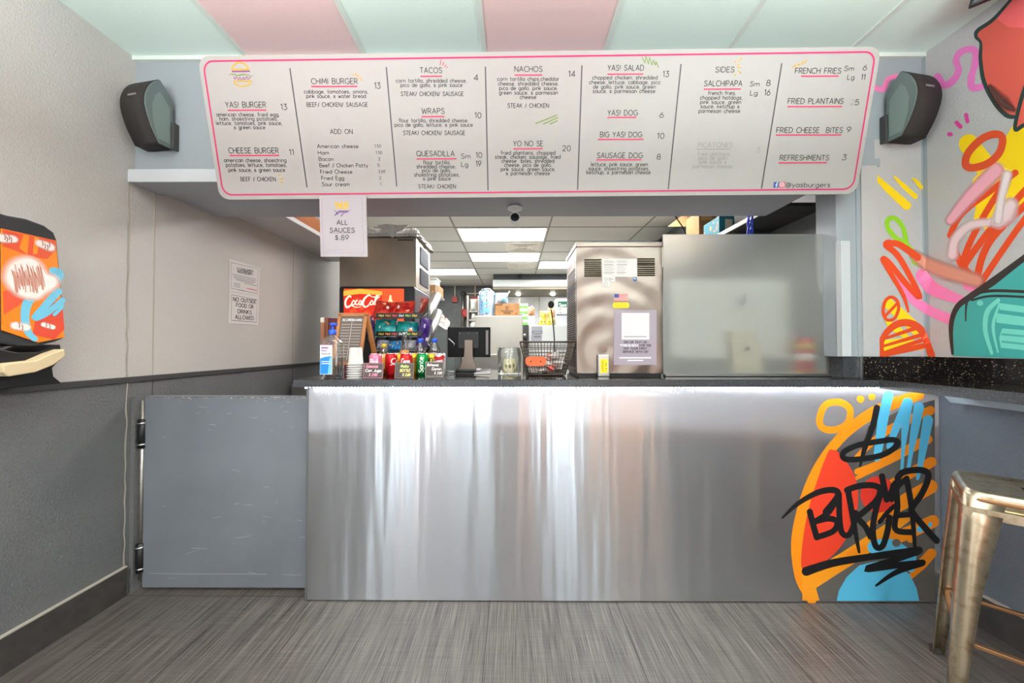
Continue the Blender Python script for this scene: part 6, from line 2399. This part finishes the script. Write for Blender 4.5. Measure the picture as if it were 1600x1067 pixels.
# ------------------------------------------------------------------ bullet cameras
def bullet_cam(px, py0, py1, Y, z, r, label, body):
    x = at_depth(px, Y)
    t = thing('security_camera', label, 'camera', (x, Y, z))
    mb = MB()
    mb.lathe([(r * 1.2, 0), (r * 1.5, -.004), (r * 1.5, -.012), (r * .4, -.016)], (x, Y, z), body, 20)
    part('mount', mb, t)
    c = atY(px, py1, Y)
    mb = MB()
    mb.tube([(x, Y, z - .012), (x, Y, c.z + r * .6)], r * .28, body, 10)
    mb.tube([(x - .012, Y, z - .03), (x - .014, Y + .02, c.z + r)], .004, body, 8)
    part('arm', mb, t)
    mb = MB()
    R = Matrix.Rotation(pi / 2, 3, 'X')
    mb.lathe([(r * .3, -.03), (r * .8, -.026), (r, -.01), (r, .03), (r * .86, .034), (r * .84, .026)], c, body, 24, R)
    part('housing', mb, t)
    mb = MB()
    mb.lathe([(r * .85, .022), (r * .85, .027), (r * .3, .027), (.001, .031)], c, M_BLACK, 20, R)
    for k in range(6):
        a = k * pi / 3
        mb.ball(c + V3((r * .55 * cos(a), -.028, r * .55 * sin(a))), r * .1, M_RAIL, 8, 5)
    part('lens', mb, t)


bullet_cam(804.5, 322, 342, 2.17, 2.094, .031, 'white round faced camera under the soffit in front of the nearest light', M_WHITEP)

# ------------------------------------------------------------------ ceiling vents
for (y0, lab) in ((5.22, 'square ceiling air vent between the warm and the cool ceiling light'), (6.44, 'square ceiling air vent behind the cool ceiling light')):
    x0, x1, y1 = -.16, .44, y0 + .6
    t = thing('ceiling_vent', lab, 'air vent', ((x0 + x1) / 2, y0 + .3, ZK))
    m = mat('vent_metal', (238, 235, 226), .5)
    mb = MB()
    mb.box((x0 + .03, y0 + .03, ZK - .004), (x1 - .03, y1 - .03, ZK - .001), m)
    part('plate', mb, t)
    mb = MB()
    for k in range(4):
        a, b_ = .05 + .06 * k, .075 + .06 * k
        z0, z1 = ZK - .03, ZK - .004
        for s in range(4):
            def P(d, e, z):
                q = [(x0 + d + e, y0 + d), (x1 - d, y0 + d + e), (x1 - d - e, y1 - d), (x0 + d, y1 - d - e)][s]
                return (*q, z)
        xs0, xs1, ys0, ys1 = x0 + a, x1 - a, y0 + a, y1 - a
        for (p, q) in (((xs0, ys0), (xs1, ys0)), ((xs1, ys0), (xs1, ys1)), ((xs1, ys1), (xs0, ys1)), ((xs0, ys1), (xs0, ys0))):
            mb.bar((*p, ZK - .014), (*q, ZK - .014), .008, .02, m)
    part('louver', mb, t)

# ------------------------------------------------------------------ far kitchen
HY = 7.6
h0, h1 = atY(770, 448, HY), atY(930, 428, HY)
hood = thing('exhaust_hood', 'long stainless exhaust hood across the back of the kitchen', 'hood', ((h0.x + 1.2) / 2, HY + .6, h0.z))
mb = MB()
zs = atY(770, 437, HY).z
mb.box((h0.x, HY, h0.z), (1.6, HY + 1.2, zs), mat('hood_steel', (196, 198, 194), .45, .5, var=(2, (184, 186, 180), .3, .7)))
part('canopy', mb, hood, .004)
mb = MB()
mb.box((h0.x + .01, HY + .012, zs), (1.6, HY + 1.2, ZK), mat('hood_filler', (72, 76, 80), .7, 0))
part('filler_panel', mb, hood)
mb = MB()
mb.box((h0.x, HY + .02, h0.z - .05), (1.6, HY + 1.2, h0.z), mat('hood_underside', (140, 134, 116), .5, .5))
part('grease_rail', mb, hood)
for x in (.1, .9):  # added lamps that brighten the wall below the hood
    mb = MB()
    mb.lathe([(.045, 0), (.05, .01), (.05, .03)], (x, HY + .7, h0.z - .08), mat('added_hood_glow', (250, 246, 236), .5, emit=((255, 248, 236), 70.0)), 16)
    part('added_hood_lamp', mb, hood)
bullet_cam(813, 428, 433.5, HY - .04, h1.z + .06, .035, 'small dark camera on the exhaust hood', M_RAIL)
mb = MB()
mb.box((h0.x, HY + 1.2, 1.0), (1.6, HY + 1.25, h0.z + .02), mat('steel_backsplash', (212, 217, 219), .45, .1, var=(1.5, (200, 205, 209), .3, .7)))
for x in (.12, .6):
    mb.box((x, HY + 1.195, 1.0), (x + .04, HY + 1.2, h0.z), M_STEELD)
struct('wall_hood', mb)

RFY = 5.2
r0, r1 = atY(742, 493.5, RFY), atY(817, 493.5, RFY)
fr_ = thing('steel_fridge', 'upright stainless steel fridge carrying cup sleeves and a brown carton', 'fridge', ((r0.x + r1.x) / 2, RFY + .35, 0))
mb = MB()
mb.box((r0.x, RFY, .1), (r1.x, RFY + .7, r0.z), mat('fridge_steel', (206, 204, 192), .32, .85, bump=(1.2, .12, .05, (2.5, 1, .2))))
part('cabinet', mb, fr_, .008)
mb = MB()
mb.box((r0.x + .03, RFY + .03, 0), (r1.x - .03, RFY + .67, .1), M_BLACK)
part('plinth', mb, fr_)
mb = MB()
p = atY(741, 580, RFY - .35)
mb.box((atY(738, 560, RFY - .4).x, RFY - .4, .1), (atY(776, 560, RFY - .4).x, RFY - .02, atY(740, 554, RFY - .4).z), M_STEELD)
mb2 = mb
wt = thing('steel_worktable', 'low steel cabinet in front of the upright fridge behind the till monitor', 'cabinet', ((r0.x + r1.x) / 2 - .1, RFY - .2, 0))
part('top', mb2, wt, .004)
mb = MB()
mb.box((atY(738, 560, RFY - .4).x + .03, RFY - .37, 0), (atY(776, 560, RFY - .4).x - .03, RFY - .05, .1), M_BLACK)
part('plinth', mb, wt)


def px_box(name, label, cat, x0, y0, x1, y1, Y, depth, m, base=None, bevel=.004, extra=None):
    a, b = atY(x0, y1, Y), atY(x1, y0, Y)
    z0 = a.z if base is None else base
    t = thing(name, label, cat, ((a.x + b.x) / 2, Y + depth / 2, z0))
    mb = MB()
    mb.box((a.x, Y, z0), (b.x, Y + depth, b.z), m)
    part('box', mb, t, bevel)
    return t, front(Y)


zf = r0.z
# sleeves of foam cups
M_FOAM = mat('foam_cups', (236, 238, 240), .5)
M_CLEARB = glass_mat('sleeve_film', (228, 240, 250), .14)
c0 = atY(760, 470, RFY + .15)
wz = (atY(773, 470, RFY + .15).x - atY(748, 470, RFY + .15).x) / 2
ht = atY(760, 449, RFY + .15).z - zf
t = thing('cup_sleeve_bag', 'tall clear bag of stacked foam cups on the fridge', 'bag of cups', (c0.x, RFY + .2, zf))
for k, dx in enumerate((-.5, .45)):
    mb = MB()
    prof = []
    n = 14
    for i in range(n):
        z = .01 + i * (ht - .06) / n
        prof += [(wz * .36, z), (wz * .46, z + (ht - .06) / n * .9)]
    mb.lathe(prof, (c0.x + dx * wz, RFY + .22, zf), M_FOAM, 18)
    part('cup_stack', mb, t)
mb = MB()
mb.lathe([(wz * .9, .002), (wz, .03), (wz * 1.02, ht * .5), (wz * .98, ht * .85), (wz * .6, ht * .96), (wz * .12, ht)], (c0.x, RFY + .22, zf), M_CLEARB, 20)
part('film', mb, t)
mb = MB()
cs = Cyl((c0.x, RFY + .22, zf), wz * 1.03)
rnd = random.Random(9)
for i in range(26):
    u_, v_ = rnd.uniform(-wz * 1.0, wz * .2), rnd.uniform(.05, ht * .85)
    mb.stroke(cs, [(u_, v_), (u_ + rnd.uniform(.03, .09), v_ + .01)], rnd.uniform(.012, .026), paint((110, 176, 224)), .002, smooth=False, cap=False)
part('blue_print', mb, t)
t, pl = px_box('brown_carton', 'brown printed carton standing on the fridge', 'carton', 773.5, 474, 812, 494, RFY + .12, .3, M_CARD, zf)
CK = Crop(770, 450, 9.7, front(RFY + .119))
mb = MB()
BI = paint((96, 66, 40))
CK.line(mb, [(35, 250), (150, 250)], 20, BI)
for x in (195, 212, 228):
    CK.line(mb, [(x, 275), (x + 2, 308)], 10, BI)
CK.line(mb, [(196, 322), (236, 322)], 10, BI)
CK.text(mb, 'Professional', 135, 300, 358, 22, BI, .2)
CK.line(mb, [(160, 380), (272, 380)], 20, BI)
CK.line(mb, [(340, 390), (375, 390)], 14, BI)
part('print', mb, t)
zc = atY(790, 474, RFY + .12).z
t = thing('towel_pack', 'blue and white wrapped paper pack lying on the brown carton', 'pack', (atY(783, 470, RFY + .2).x, RFY + .25, zc))
a, b_ = atY(773, 474, RFY + .2), atY(794, 457, RFY + .2)
mb = MB()
pillow(mb, ((a.x + b_.x) / 2, RFY + .25, zc + (b_.z - zc) / 2), (1, 0, 0), (0, 0, 1), b_.x - a.x, b_.z - zc, .2, mat('towel_wrap', (226, 236, 246), .3, var=(9, (120, 180, 226), .48, .56)), 3)
part('wrap', mb, t)
mb = MB()
mb.tube([atY(793, 462, RFY + .2), atY(795, 457, RFY + .2), atY(796.5, 455.5, RFY + .2)], [.012, .006, .014], M_FOAM, 8)
part('twist', mb, t)

# stack of green and white boxes
for i in range(4):
    y1 = 508.5 - i * 8.6; y0 = y1 - 8.4
    x0 = 816 if i < 2 else 811.5
    t, pl = px_box('food_carton', ['green striped white carton, lowest of the stack right of the fridge', 'green striped white carton, second from the bottom right of the fridge', 'green striped white carton, second from the top behind the brown carton', 'green striped white carton on top, behind the brown carton'][i], 'carton', x0, y0, 825, y1, 6.35, .3, M_WHITEP)
    mb = MB()
    p2 = front(6.348)
    q = [p2.uv(*p) for p in ((x0, y1 - 1), (824.4, y1 - 1), (824.4, y0 + 3.4), (x0, y0 + 3.4))]
    mb.fill(p2, q, paint((106, 190, 70)), .002)
    q = [p2.uv(*p) for p in ((x0 + 3, y1 - 2.4), (821, y1 - 2.4), (821, y0 + 5.6), (x0 + 3, y0 + 5.6))]
    mb.fill(p2, q, paint((206, 232, 190)), .004)
    part('print', mb, t)

# white freezer with a notice
WY = 6.1
w0, w1 = atY(826, 508, WY), atY(900, 508, WY)
fz = thing('white_cabinet', 'white kitchen cabinet with a grey notice behind the wire basket', 'cabinet', ((w0.x + w1.x) / 2, WY + .35, 0))
mb = MB()
mb.box((w0.x, WY, .08), (w1.x, WY + .62, w0.z), mat('enamel_white', (198, 206, 204), .35))
part('body', mb, fz, .006)
mb = MB()
mb.box((w0.x + .03, WY + .03, 0), (w1.x - .03, WY + .6, .08), M_BLACK)
part('plinth', mb, fz)
mb = MB()
WPp = front(WY - .001)
mb.prism([WPp(*WPp.uv(*p), .002) for p in ((830, 533), (846.5, 533), (847.5, 510), (830.5, 510))], (0, .002, 0), mat('grey_notice', (150, 154, 162), .5))
CW = Crop(770, 450, 9.7, WPp)
CW.line(mb, [(600, 668), (752, 668)], 34, paint((84, 92, 96)), lift=.004)
CW.line(mb, [(612, 668), (742, 668)], 12, paint((190, 194, 198)), lift=.006)
CW.line(mb, [(630, 705), (720, 705)], 8, paint((120, 124, 130)), lift=.004)
CW.line(mb, [(622, 738), (728, 738)], 18, paint((104, 108, 116)), lift=.004)
part('notice', mb, fz)
zt = w0.z
for i, (x0, x1, y0, lab) in enumerate(((825.5, 829.3, 493, 'white paper roll standing at the left on the white cabinet'), (830.2, 835.5, 493, 'white paper roll standing second on the white cabinet'))):
    a = atY(x0, y0, WY + .1); b_ = atY(x1, y0, WY + .1)
    t = thing('paper_roll', lab, 'paper roll', ((a.x + b_.x) / 2, WY + .14, zt))
    mb = MB()
    mb.lathe([((b_.x - a.x) / 2, 0), ((b_.x - a.x) / 2, a.z - zt)], ((a.x + b_.x) / 2, WY + .14, zt), M_WHITEP, 16)
    part('roll', mb, t)
    mb = MB()
    mb.lathe([(.012, 0), (.012, .004)], ((a.x + b_.x) / 2, WY + .14, a.z), M_CARD, 12)
    part('core', mb, t)
a = atY(824.5, 492.5, WY + .08); b_ = atY(835.8, 480, WY + .08)
t = thing('tan_bag', 'tan paper bag lying across the two white paper rolls', 'bag', ((a.x + b_.x) / 2, WY + .14, a.z))
mb = MB()
pillow(mb, ((a.x + b_.x) / 2, WY + .14, (a.z + b_.z) / 2), (1, 0, 0), (0, 0, 1), b_.x - a.x, b_.z - a.z + .02, .14, mat('tan_paper', (206, 164, 130), .6, var=(14, (190, 140, 104), .4, .6)), 5)
part('bag', mb, t)
mb = MB()
mb.ball(atY(831, 479.5, WY + .1), .02, mat('tan_top', (232, 206, 184), .5), 10, 6)
part('knot', mb, t)
for i, (x0, x1, y0, y1, lab) in enumerate(((842.5, 854, 496, 507.2, 'lower left yellow wrapped pack on the white cabinet'), (854.5, 866.5, 496, 507.2, 'lower right yellow wrapped pack on the white cabinet'), (844.5, 862, 485.5, 496, 'yellow wrapped pack lying on top of two others'))):
    a, b_ = atY(x0, y1, WY + .08), atY(x1, y0, WY + .08)
    z0 = zt if i < 2 else atY(850, 496.4, WY + .08).z
    t = thing('yellow_pack', lab, 'pack', ((a.x + b_.x) / 2, WY + .14, z0))
    mb = MB()
    pillow(mb, ((a.x + b_.x) / 2, WY + .14, (z0 + b_.z) / 2), (1, 0, 0), (0, 0, 1), (b_.x - a.x) * 1.04, (b_.z - z0) * 1.04, .16, mat('yellow_wrap', (240, 222, 60), .4, var=(16, (246, 240, 190), .5, .6)), 20 + i)
    part('wrap', mb, t)
    mb = MB()
    p2 = front(WY + .05)
    cx_, cy_ = (x0 + x1) / 2, (y0 + y1) / 2
    for dx in (-3, 2):
        q = [p2.uv(cx_ + dx + u_, cy_ + 1 + v_) for u_, v_ in ((0, 1.4), (2.4, 1.4), (2.4, -1.4), (0, -1.4))]
        mb.fill(p2, q, paint((200, 140, 30)), .0)
    part('print', mb, t)
a, b_ = atY(856, 496, WY + .3), atY(867.5, 479, WY + .3)
t = thing('tan_bag', 'pale tan bag standing behind the yellow packs and the microphone', 'bag', ((a.x + b_.x) / 2, WY + .32, zt))
mb = MB()
pillow(mb, ((a.x + b_.x) / 2, WY + .32, (zt + b_.z) / 2), (1, 0, 0), (0, 0, 1), b_.x - a.x, b_.z - zt, .14, bpy.data.materials['tan_paper'], 8)
part('bag', mb, t)
mb = MB()
mb.ball(((a.x + b_.x) / 2 - .03, WY + .3, b_.z), .02, bpy.data.materials['tan_top'], 10, 6)
part('knot', mb, t)
t, pl = px_box('white_carton', 'plain white carton under the green labelled box', 'carton', 869, 491, 893, 507.4, WY + .06, .3, mat('carton_white', (206, 214, 222), .6), zt)
mb = MB()
q = [pl.uv(*p) for p in ((869, 493), (893, 493), (893, 490.5), (869, 490.5))]
mb.prism([pl(u_, v_, .003) for u_, v_ in q], (0, .003, 0), M_PET)
part('tape', mb, t)
z1 = atY(880, 491, WY + .06).z
t, pl = px_box('carton_with_green_label', 'white box with green label on the plain white carton', 'carton', 869.5, 466, 893, 491, WY + .04, .3, mat('carton_white2', (226, 230, 224), .6), z1)
mb = MB()
q = [pl.uv(*p) for p in ((872, 480), (893, 480), (893, 471), (872, 471))]
mb.fill(pl, q, paint((20, 124, 90)), .0004)
CG = Crop(770, 450, 9.7, pl)
CG.text(mb, 'Spa', 1006, 1110, 278, 46, M_WHITEP, .2)
CG.line(mb, [(1003, 320), (1046, 320)], 34, paint((196, 200, 204)), lift=.003)
CG.line(mb, [(1008, 372), (1046, 372)], 18, paint((170, 176, 180)), lift=.003)
part('label_print', mb, t)
# gap between fridge and white cabinet: hanging ladle
t = thing('black_scoop', 'black handled scoop hanging between the fridge and white cabinet', 'scoop', tuple(atY(821, 528, 6.0)))
mb = MB()
mb.tube([atY(819, 522, 6.065), atY(822, 532, 6.065), atY(824, 546, 6.065)], .016, M_BLACK, 8)
part('handle', mb, t)
mb = MB()
mb.ball(atY(820, 524, 6.05), .03, M_STEELD, 10, 6)
part('bowl', mb, t)
mb = MB()
a, b_ = atY(817, 560, 6.06), atY(826, 509, 6.06)
mb.box((a.x, 6.075, 0), (w0.x, 6.6, atY(820, 509, 6.3).z), M_RAIL)
single('filler_panel', mb, 'dark grey panel between the steel fridge and the white cabinet', 'panel')

# ------------------------------------------------------------------ left back part of the kitchen
LY = 5.4
a, b_ = atY(660, 560, LY), atY(699.5, 514.5, LY)
cabL = thing('grey_cabinet', 'plain dark grey cabinet below the small white tray shelves', 'cabinet', ((a.x + b_.x) / 2, LY + .3, 0))
mb = MB()
mb.box((a.x, LY, .06), (b_.x, LY + .6, b_.z), mat('grey_cabinet_paint', (92, 100, 98), .5))
part('body', mb, cabL, .004)
mb = MB()
mb.box((a.x + .02, LY + .02, 0), (b_.x - .02, LY + .58, .06), M_BLACK)
part('plinth', mb, cabL)
mb = MB()
mb.box((a.x + .03, LY - .012, b_.z - .5), (b_.x - .03, LY, b_.z - .05), mat('grey_cabinet_door', (98, 106, 104), .5))
part('door', mb, cabL, .003)
mb = MB()
q0, q1 = atY(686, 519, LY + .3), atY(699, 500, LY + .3)
mb.box((a.x + .02, LY + .5, b_.z), (a.x + .06, LY + .54, atY(684, 470, LY + .5).z), M_STEELD)
part('upright', mb, cabL)
for i, (pts, items, lab) in enumerate((
        (((683, 502), (703, 517), (703, 519.5), (682, 506)), ((684, 492, 694, 504), (692, 497, 702, 514)), 'tilted white wire tray with crumpled white bags, upper one above the grey cabinet'),
        (((676, 528), (697, 532), (697, 534.5), (676, 531)), ((682, 519, 690, 529), (688, 518, 694, 530)), 'small white shelf with red and tan cups, lower one on the grey cabinet'))):
    Y = LY + .1
    P3 = [atY(x, y, Y) for x, y in pts]
    t = thing('tray_shelf', lab, 'shelf', tuple((P3[0] + P3[1]) / 2))
    mb = MB()
    mb.prism(P3, (0, .42, 0), M_WHITE)
    part('board', mb, t)
    for j, (x0, y0, x1, y1) in enumerate(items):
        p, q = atY(x0, y1, Y + .1), atY(x1, y0, Y + .1)
        if i == 0:
            o = thing('crumpled_bag', ('crumpled white bag with red print at the upper end of the tray', 'crumpled white bag at the lower end of the tray')[j], 'bag', tuple((p + q) / 2))
            mb = MB()
            mb.ball((p + q) / 2, (q.x - p.x) * .62, mat('crumpled_white', (226, 222, 216), .5, bump=(30, 1, .03), var=(18, (206, 140, 120) if j == 0 else (200, 196, 190), .5, .6)), 14, 10, (1, 1, 1.1))
            part('sack', mb, o)
            mb = MB()
            mb.tube([(p + q) / 2 + V3((0, 0, (q.x - p.x) * .6)), (p + q) / 2 + V3((.01, 0, (q.x - p.x) * .85))], [.01, .03], bpy.data.materials['crumpled_white'], 8)
            part('gathered_neck', mb, o)
        else:
            o = thing('small_carton', ('small tan carton with red foot at the left on the lower white shelf', 'small tan carton at the right on the lower white shelf')[j], 'carton', (p.x, Y + .1, p.z))
            mb = MB()
            mb.box((p.x, Y + .1, p.z), (q.x - .006, Y + .24, q.z), mat('tan_carton', (196, 164, 130), .6))
            part('box', mb, o, .003)
            mb = MB()
            mb.box((p.x - .004, Y + .098, p.z), (q.x - .003, Y + .101, p.z + (q.z - p.z) * .35), mat('red_foot', (196, 60, 46), .5))
            part('band', mb, o)
# carton and tub behind the ice machine
t, pl = px_box('brown_carton', 'brown carton behind the right side of the ice machine', 'carton', 672, 446, 686, 462, 4.9, .3, M_CARD)
mb = MB()
q = [pl.uv(*p) for p in ((680, 462), (686, 462), (686, 446), (680, 446))]
mb.fill(pl, q, paint((206, 180, 150)), .002)
part('side_print', mb, t)
p = atY(677, 446, 4.95)
tb = thing('white_tub', 'white lidded tub on the brown carton by the ice machine', 'tub', tuple(p))
mb = MB()
mb.box((p.x - .07, 4.92, p.z), (p.x + .05, 5.15, p.z + .08), M_WHITEP)
part('tub', mb, tb, .008)
mb = MB()
mb.box((p.x - .08, 4.91, p.z + .08), (p.x + .06, 5.16, p.z + .1), mat('tub_lid', (206, 212, 206), .4))
part('lid', mb, tb, .004)
wsL = thing('wall_shelf', 'short steel shelf carrying the brown carton behind the ice machine', 'shelf', (-1.5, 5.0, p.z - .16))
zz = atY(672, 462, 4.9).z
mb = MB()
mb.box((XL, 4.85, zz - .025), (atY(687, 462, 4.9).x, 5.25, zz), M_STEELD)
part('board', mb, wsL, .002)
mb = MB()
mb.prism([(XL, 5.0, zz - .025), (-1.4, 5.0, zz - .025), (XL, 5.0, zz - .3)], (0, .012, 0), M_STEELD)
part('bracket', mb, wsL)
# fire system on the back wall
M_REDB = mat('red_enamel', (176, 66, 62), .45)
for i, (x0, y0, x1, y1, lab) in enumerate(((706, 463.5, 714.5, 472, 'small red alarm box at left on the far wall'), (736, 463.5, 748, 474.5, 'larger red alarm box behind the bag of cups'))):
    Y = YB - .08
    a, b_ = atY(x0, y1, Y), atY(x1, y0, Y)
    t = thing('alarm_box', lab, 'alarm box', ((a.x + b_.x) / 2, Y, a.z))
    mb = MB()
    mb.box((a.x, Y, a.z), (b_.x, YB, b_.z), M_REDB)
    part('box', mb, t, .006)
    mb = MB()
    xm = (a.x + b_.x) / 2
    mb.tube([(xm, YB - .02, b_.z), (xm, YB - .02, ZK)], .018, M_CARDW, 8)
    part('conduit', mb, t)
t = thing('standpipe', 'steel sprinkler pipe with a red valve on the far wall', 'pipe', tuple(atY(723, 560, YB - .1)))
mb = MB()
mb.tube([atY(723, 512, YB - .08), atY(723.5, 459, YB - .08)], .035, M_STEELD, 10)
mb.tube([atY(729, 458.5, YB - .05), atY(752, 458.5, YB - .05)], .016, M_CARDW, 8)
mb.ball(atY(723.5, 458.5, YB - .08), .07, M_RAIL, 10, 6)
part('pipe', mb, t)
mb = MB()
mb.lathe([(.06, -.06), (.11, -.05), (.11, .05), (.06, .06)], atY(728, 489.5, YB - .1), M_REDB, 14, Matrix.Rotation(pi / 2, 3, 'X'))
mb.tube([atY(721, 486, YB - .09), atY(727, 486, YB - .09)], .05, M_REDB, 8)
part('valve', mb, t)
mb = MB()
p = atY(723, 512, YB - .08)
mb.tube([p, (p.x, p.y, 0)], .035, M_STEELD, 10)
part('riser', mb, t)
t = thing('roll_rack', 'pale wrapped paper goods standing at the far wall left of the fridge', 'rack', tuple(atY(740, 520, 8.2)))
for i, (x0, y0, x1, y1) in enumerate(((733, 466, 745, 486), (735, 487, 744, 500), (732, 498, 748, 516))):
    a, b_ = atY(x0, y1, 8.2), atY(x1, y0, 8.2)
    mb = MB()
    pillow(mb, ((a.x + b_.x) / 2, 8.3, (a.z + b_.z) / 2), (1, 0, 0), (0, 0, 1), (b_.x - a.x), (b_.z - a.z), .2, mat('pale_wrap', (206, 208, 200), .35, var=(7, (150, 160, 150), .45, .6)), 30 + i)
    part('bundle', mb, t)
mb = MB()
a, b_ = atY(731, 518, 8.2), atY(748, 462, 8.2)
for x in (a.x, b_.x):
    mb.box((x - .02, 8.18, 0), (x + .02, 8.4, b_.z), M_STEELD)
for y in (486.5, 500, 517):
    z = atY(740, y, 8.2).z
    mb.box((a.x, 8.18, z - .02), (b_.x, 8.4, z), M_STEELD)
part('frame', mb, t)

# ------------------------------------------------------------------ metal stool
SX, SYY, SR = 1.722, 1.215, radians(45)
stool = thing('metal_stool', 'tall galvanised metal bar stool in front of the right wall', 'stool', (SX, SYY, 0), SR)
M_GALV = mat('worn_galvanised', (198, 184, 158), .3, .92, var=(34, (158, 134, 104), .48, .78), bump=(40, .15, .002))
M_GALVD = mat('worn_galvanised_edge', (168, 124, 86), .34, .9)
zs_ = .765
mb = MB()
hs = .15


def ring(h_, z, r=.035):
    return [(x, y, z) for x, y in rrect(-h_, -h_, h_, h_, r, 5)]


loft(mb, [ring(hs - .004, zs_ - .055), ring(hs, zs_ - .05), ring(hs + .002, zs_ - .012), ring(hs - .004, zs_), ring(hs - .016, zs_ + .001), ring(hs - .026, zs_ - .006), ring(hs - .03, zs_ - .007)], (0, 0, 0), M_GALV, caps=False)
b0 = len(mb.v)
mb.v += [V3(p) for p in ring(hs - .03, zs_ - .007)]
mb.face(list(range(b0, len(mb.v))), mb.m(M_GALV))
part('seat', mb, stool, local=True)
mb = MB()
loft(mb, [ring(hs + .0025, zs_ - .030), ring(hs + .0035, zs_ - .026), ring(hs + .0035, zs_ - .022), ring(hs + .0025, zs_ - .018)], (0, 0, 0), M_GALVD, caps=False)
part('seat_rim', mb, stool, local=True)
mb = MB()
mb.box((-.05, -.008, zs_ - .0075), (.05, .008, zs_ - .006), M_BLACK)
part('hand_slot', mb, stool, local=True)
ft = .205
for (sx, sy) in ((-1, -1), (1, -1), (1, 1), (-1, 1)):
    mb = MB()
    # folded sheet leg: an angle section, wide at the seat and narrow at the foot
    rings = []
    for z, h_, wd in ((zs_ - .012, hs + .001, .085), (zs_ - .1, hs + .009, .078), (.45, hs + .009 + (ft - hs - .009) * .37, .056), (.2, hs + .009 + (ft - hs - .009) * .72, .042), (.0, ft, .034)):
        c = .022
        arcp = [(sx * (h_ - c + c * sin(a_)), sy * (h_ - c + c * cos(a_))) for a_ in [radians(x) for x in (0, 30, 60, 90)]]
        outer = [(sx * (h_ - wd), sy * h_)] + arcp + [(sx * h_, sy * (h_ - wd))]
        k_ = .004
        inner = [(sx * (h_ - k_), sy * (h_ - wd))] + [(x - sx * k_, y - sy * k_) for x, y in arcp[::-1]] + [(sx * (h_ - wd), sy * (h_ - k_))]
        rings.append([(x, y, z) for x, y in outer + inner])
    loft(mb, rings, (0, 0, 0), M_GALV)
    lg = part('leg', mb, stool, local=True)
    mb = MB()
    mb.box((sx * ft - .024 if sx > 0 else sx * ft - .006, sy * ft - .024 if sy > 0 else sy * ft - .006, -.0), (sx * ft + .006 if sx > 0 else sx * ft + .024, sy * ft + .006 if sy > 0 else sy * ft + .024, .018), mat('rubber_foot', (60, 58, 54), .8) if 'rubber_foot' not in bpy.data.materials else bpy.data.materials['rubber_foot'])
    f_ = part('foot_cap', mb, lg, local=True)
zb_ = .27
hb = hs + .009 + (ft - hs - .009) * .62 - .02
for (a, b_) in (((-1, -1), (1, -1)), ((1, -1), (1, 1)), ((1, 1), (-1, 1)), ((-1, 1), (-1, -1))):
    mb = MB()
    mb.bar((a[0] * hb, a[1] * hb, zb_), (b_[0] * hb, b_[1] * hb, zb_), .018, .012, M_GALVD)
    part('footrest', mb, stool, .002, local=True)
for (a, b_) in (((-1, -1), (1, -1)), ((1, -1), (1, 1)), ((1, 1), (-1, 1)), ((-1, 1), (-1, -1))):
    mb = MB()
    h_ = hs + .004
    mb.bar((a[0] * h_, a[1] * h_, zs_ - .065), (b_[0] * h_, b_[1] * h_, zs_ - .065), .004, .03, M_GALV)
    part('apron', mb, stool, local=True)

# dark screen high in the right corner
p = atY(1514, 11, 1.42)
tv = thing('wall_television', 'dark screen corner at the ceiling above the red mural', 'television', (p.x + .15, 1.36, p.z))
U = V3((.72, -.69, 0)).normalized()
W = V3((.0, -.30, 1)).normalized()
mb = MB()
Nn = U.cross(W).normalized()
q = [p, p + U * .34, p + U * .34 + W * .19, p + W * .19]
mb.prism(q, -Nn * .03, M_BLACK)
part('casing', mb, tv, .006)
mb = MB()
mb.prism([p + U * .008 + W * .008 + Nn * .001, p + U * .33 + W * .008 + Nn * .001, p + U * .33 + W * .18 + Nn * .001, p + U * .008 + W * .18 + Nn * .001], -Nn * .001, mat('tv_glass', (10, 10, 14), .08))
part('screen', mb, tv)
mb = MB()
mb.bar(p + U * .2 + W * .1 - Nn * .03, V3((XR, (p + U * .2).y + .02, (p + W * .1).z)), .03, .03, M_BLACK)
part('wall_bracket', mb, tv)

# added unseen glowing tubes, there to draw thin warm lines in the steel counter
M_STREAK = mat('streak_tube_glow', (255, 180, 110), .4, emit=((255, 168, 96), 14.0))
for i, x in enumerate((-1.24, .17, 1.16, 1.44, 1.70)):
    t = thing('added_streak_tube', 'added glowing tube behind the viewer for warm streaks in the steel', 'lamp', (x, -1.3, 0), group='added streak tubes behind the viewer')
    mb = MB()
    mb.tube([(x, -1.3, .02), (x, -1.3, 1.1)], .011, M_STREAK, 10)
    part('tube', mb, t)
    mb = MB()
    mb.lathe([(.07, 0), (.07, .012), (.016, .02), (.016, .04)], (x, -1.3, 0), M_BLACK, 20)
    part('base', mb, t)
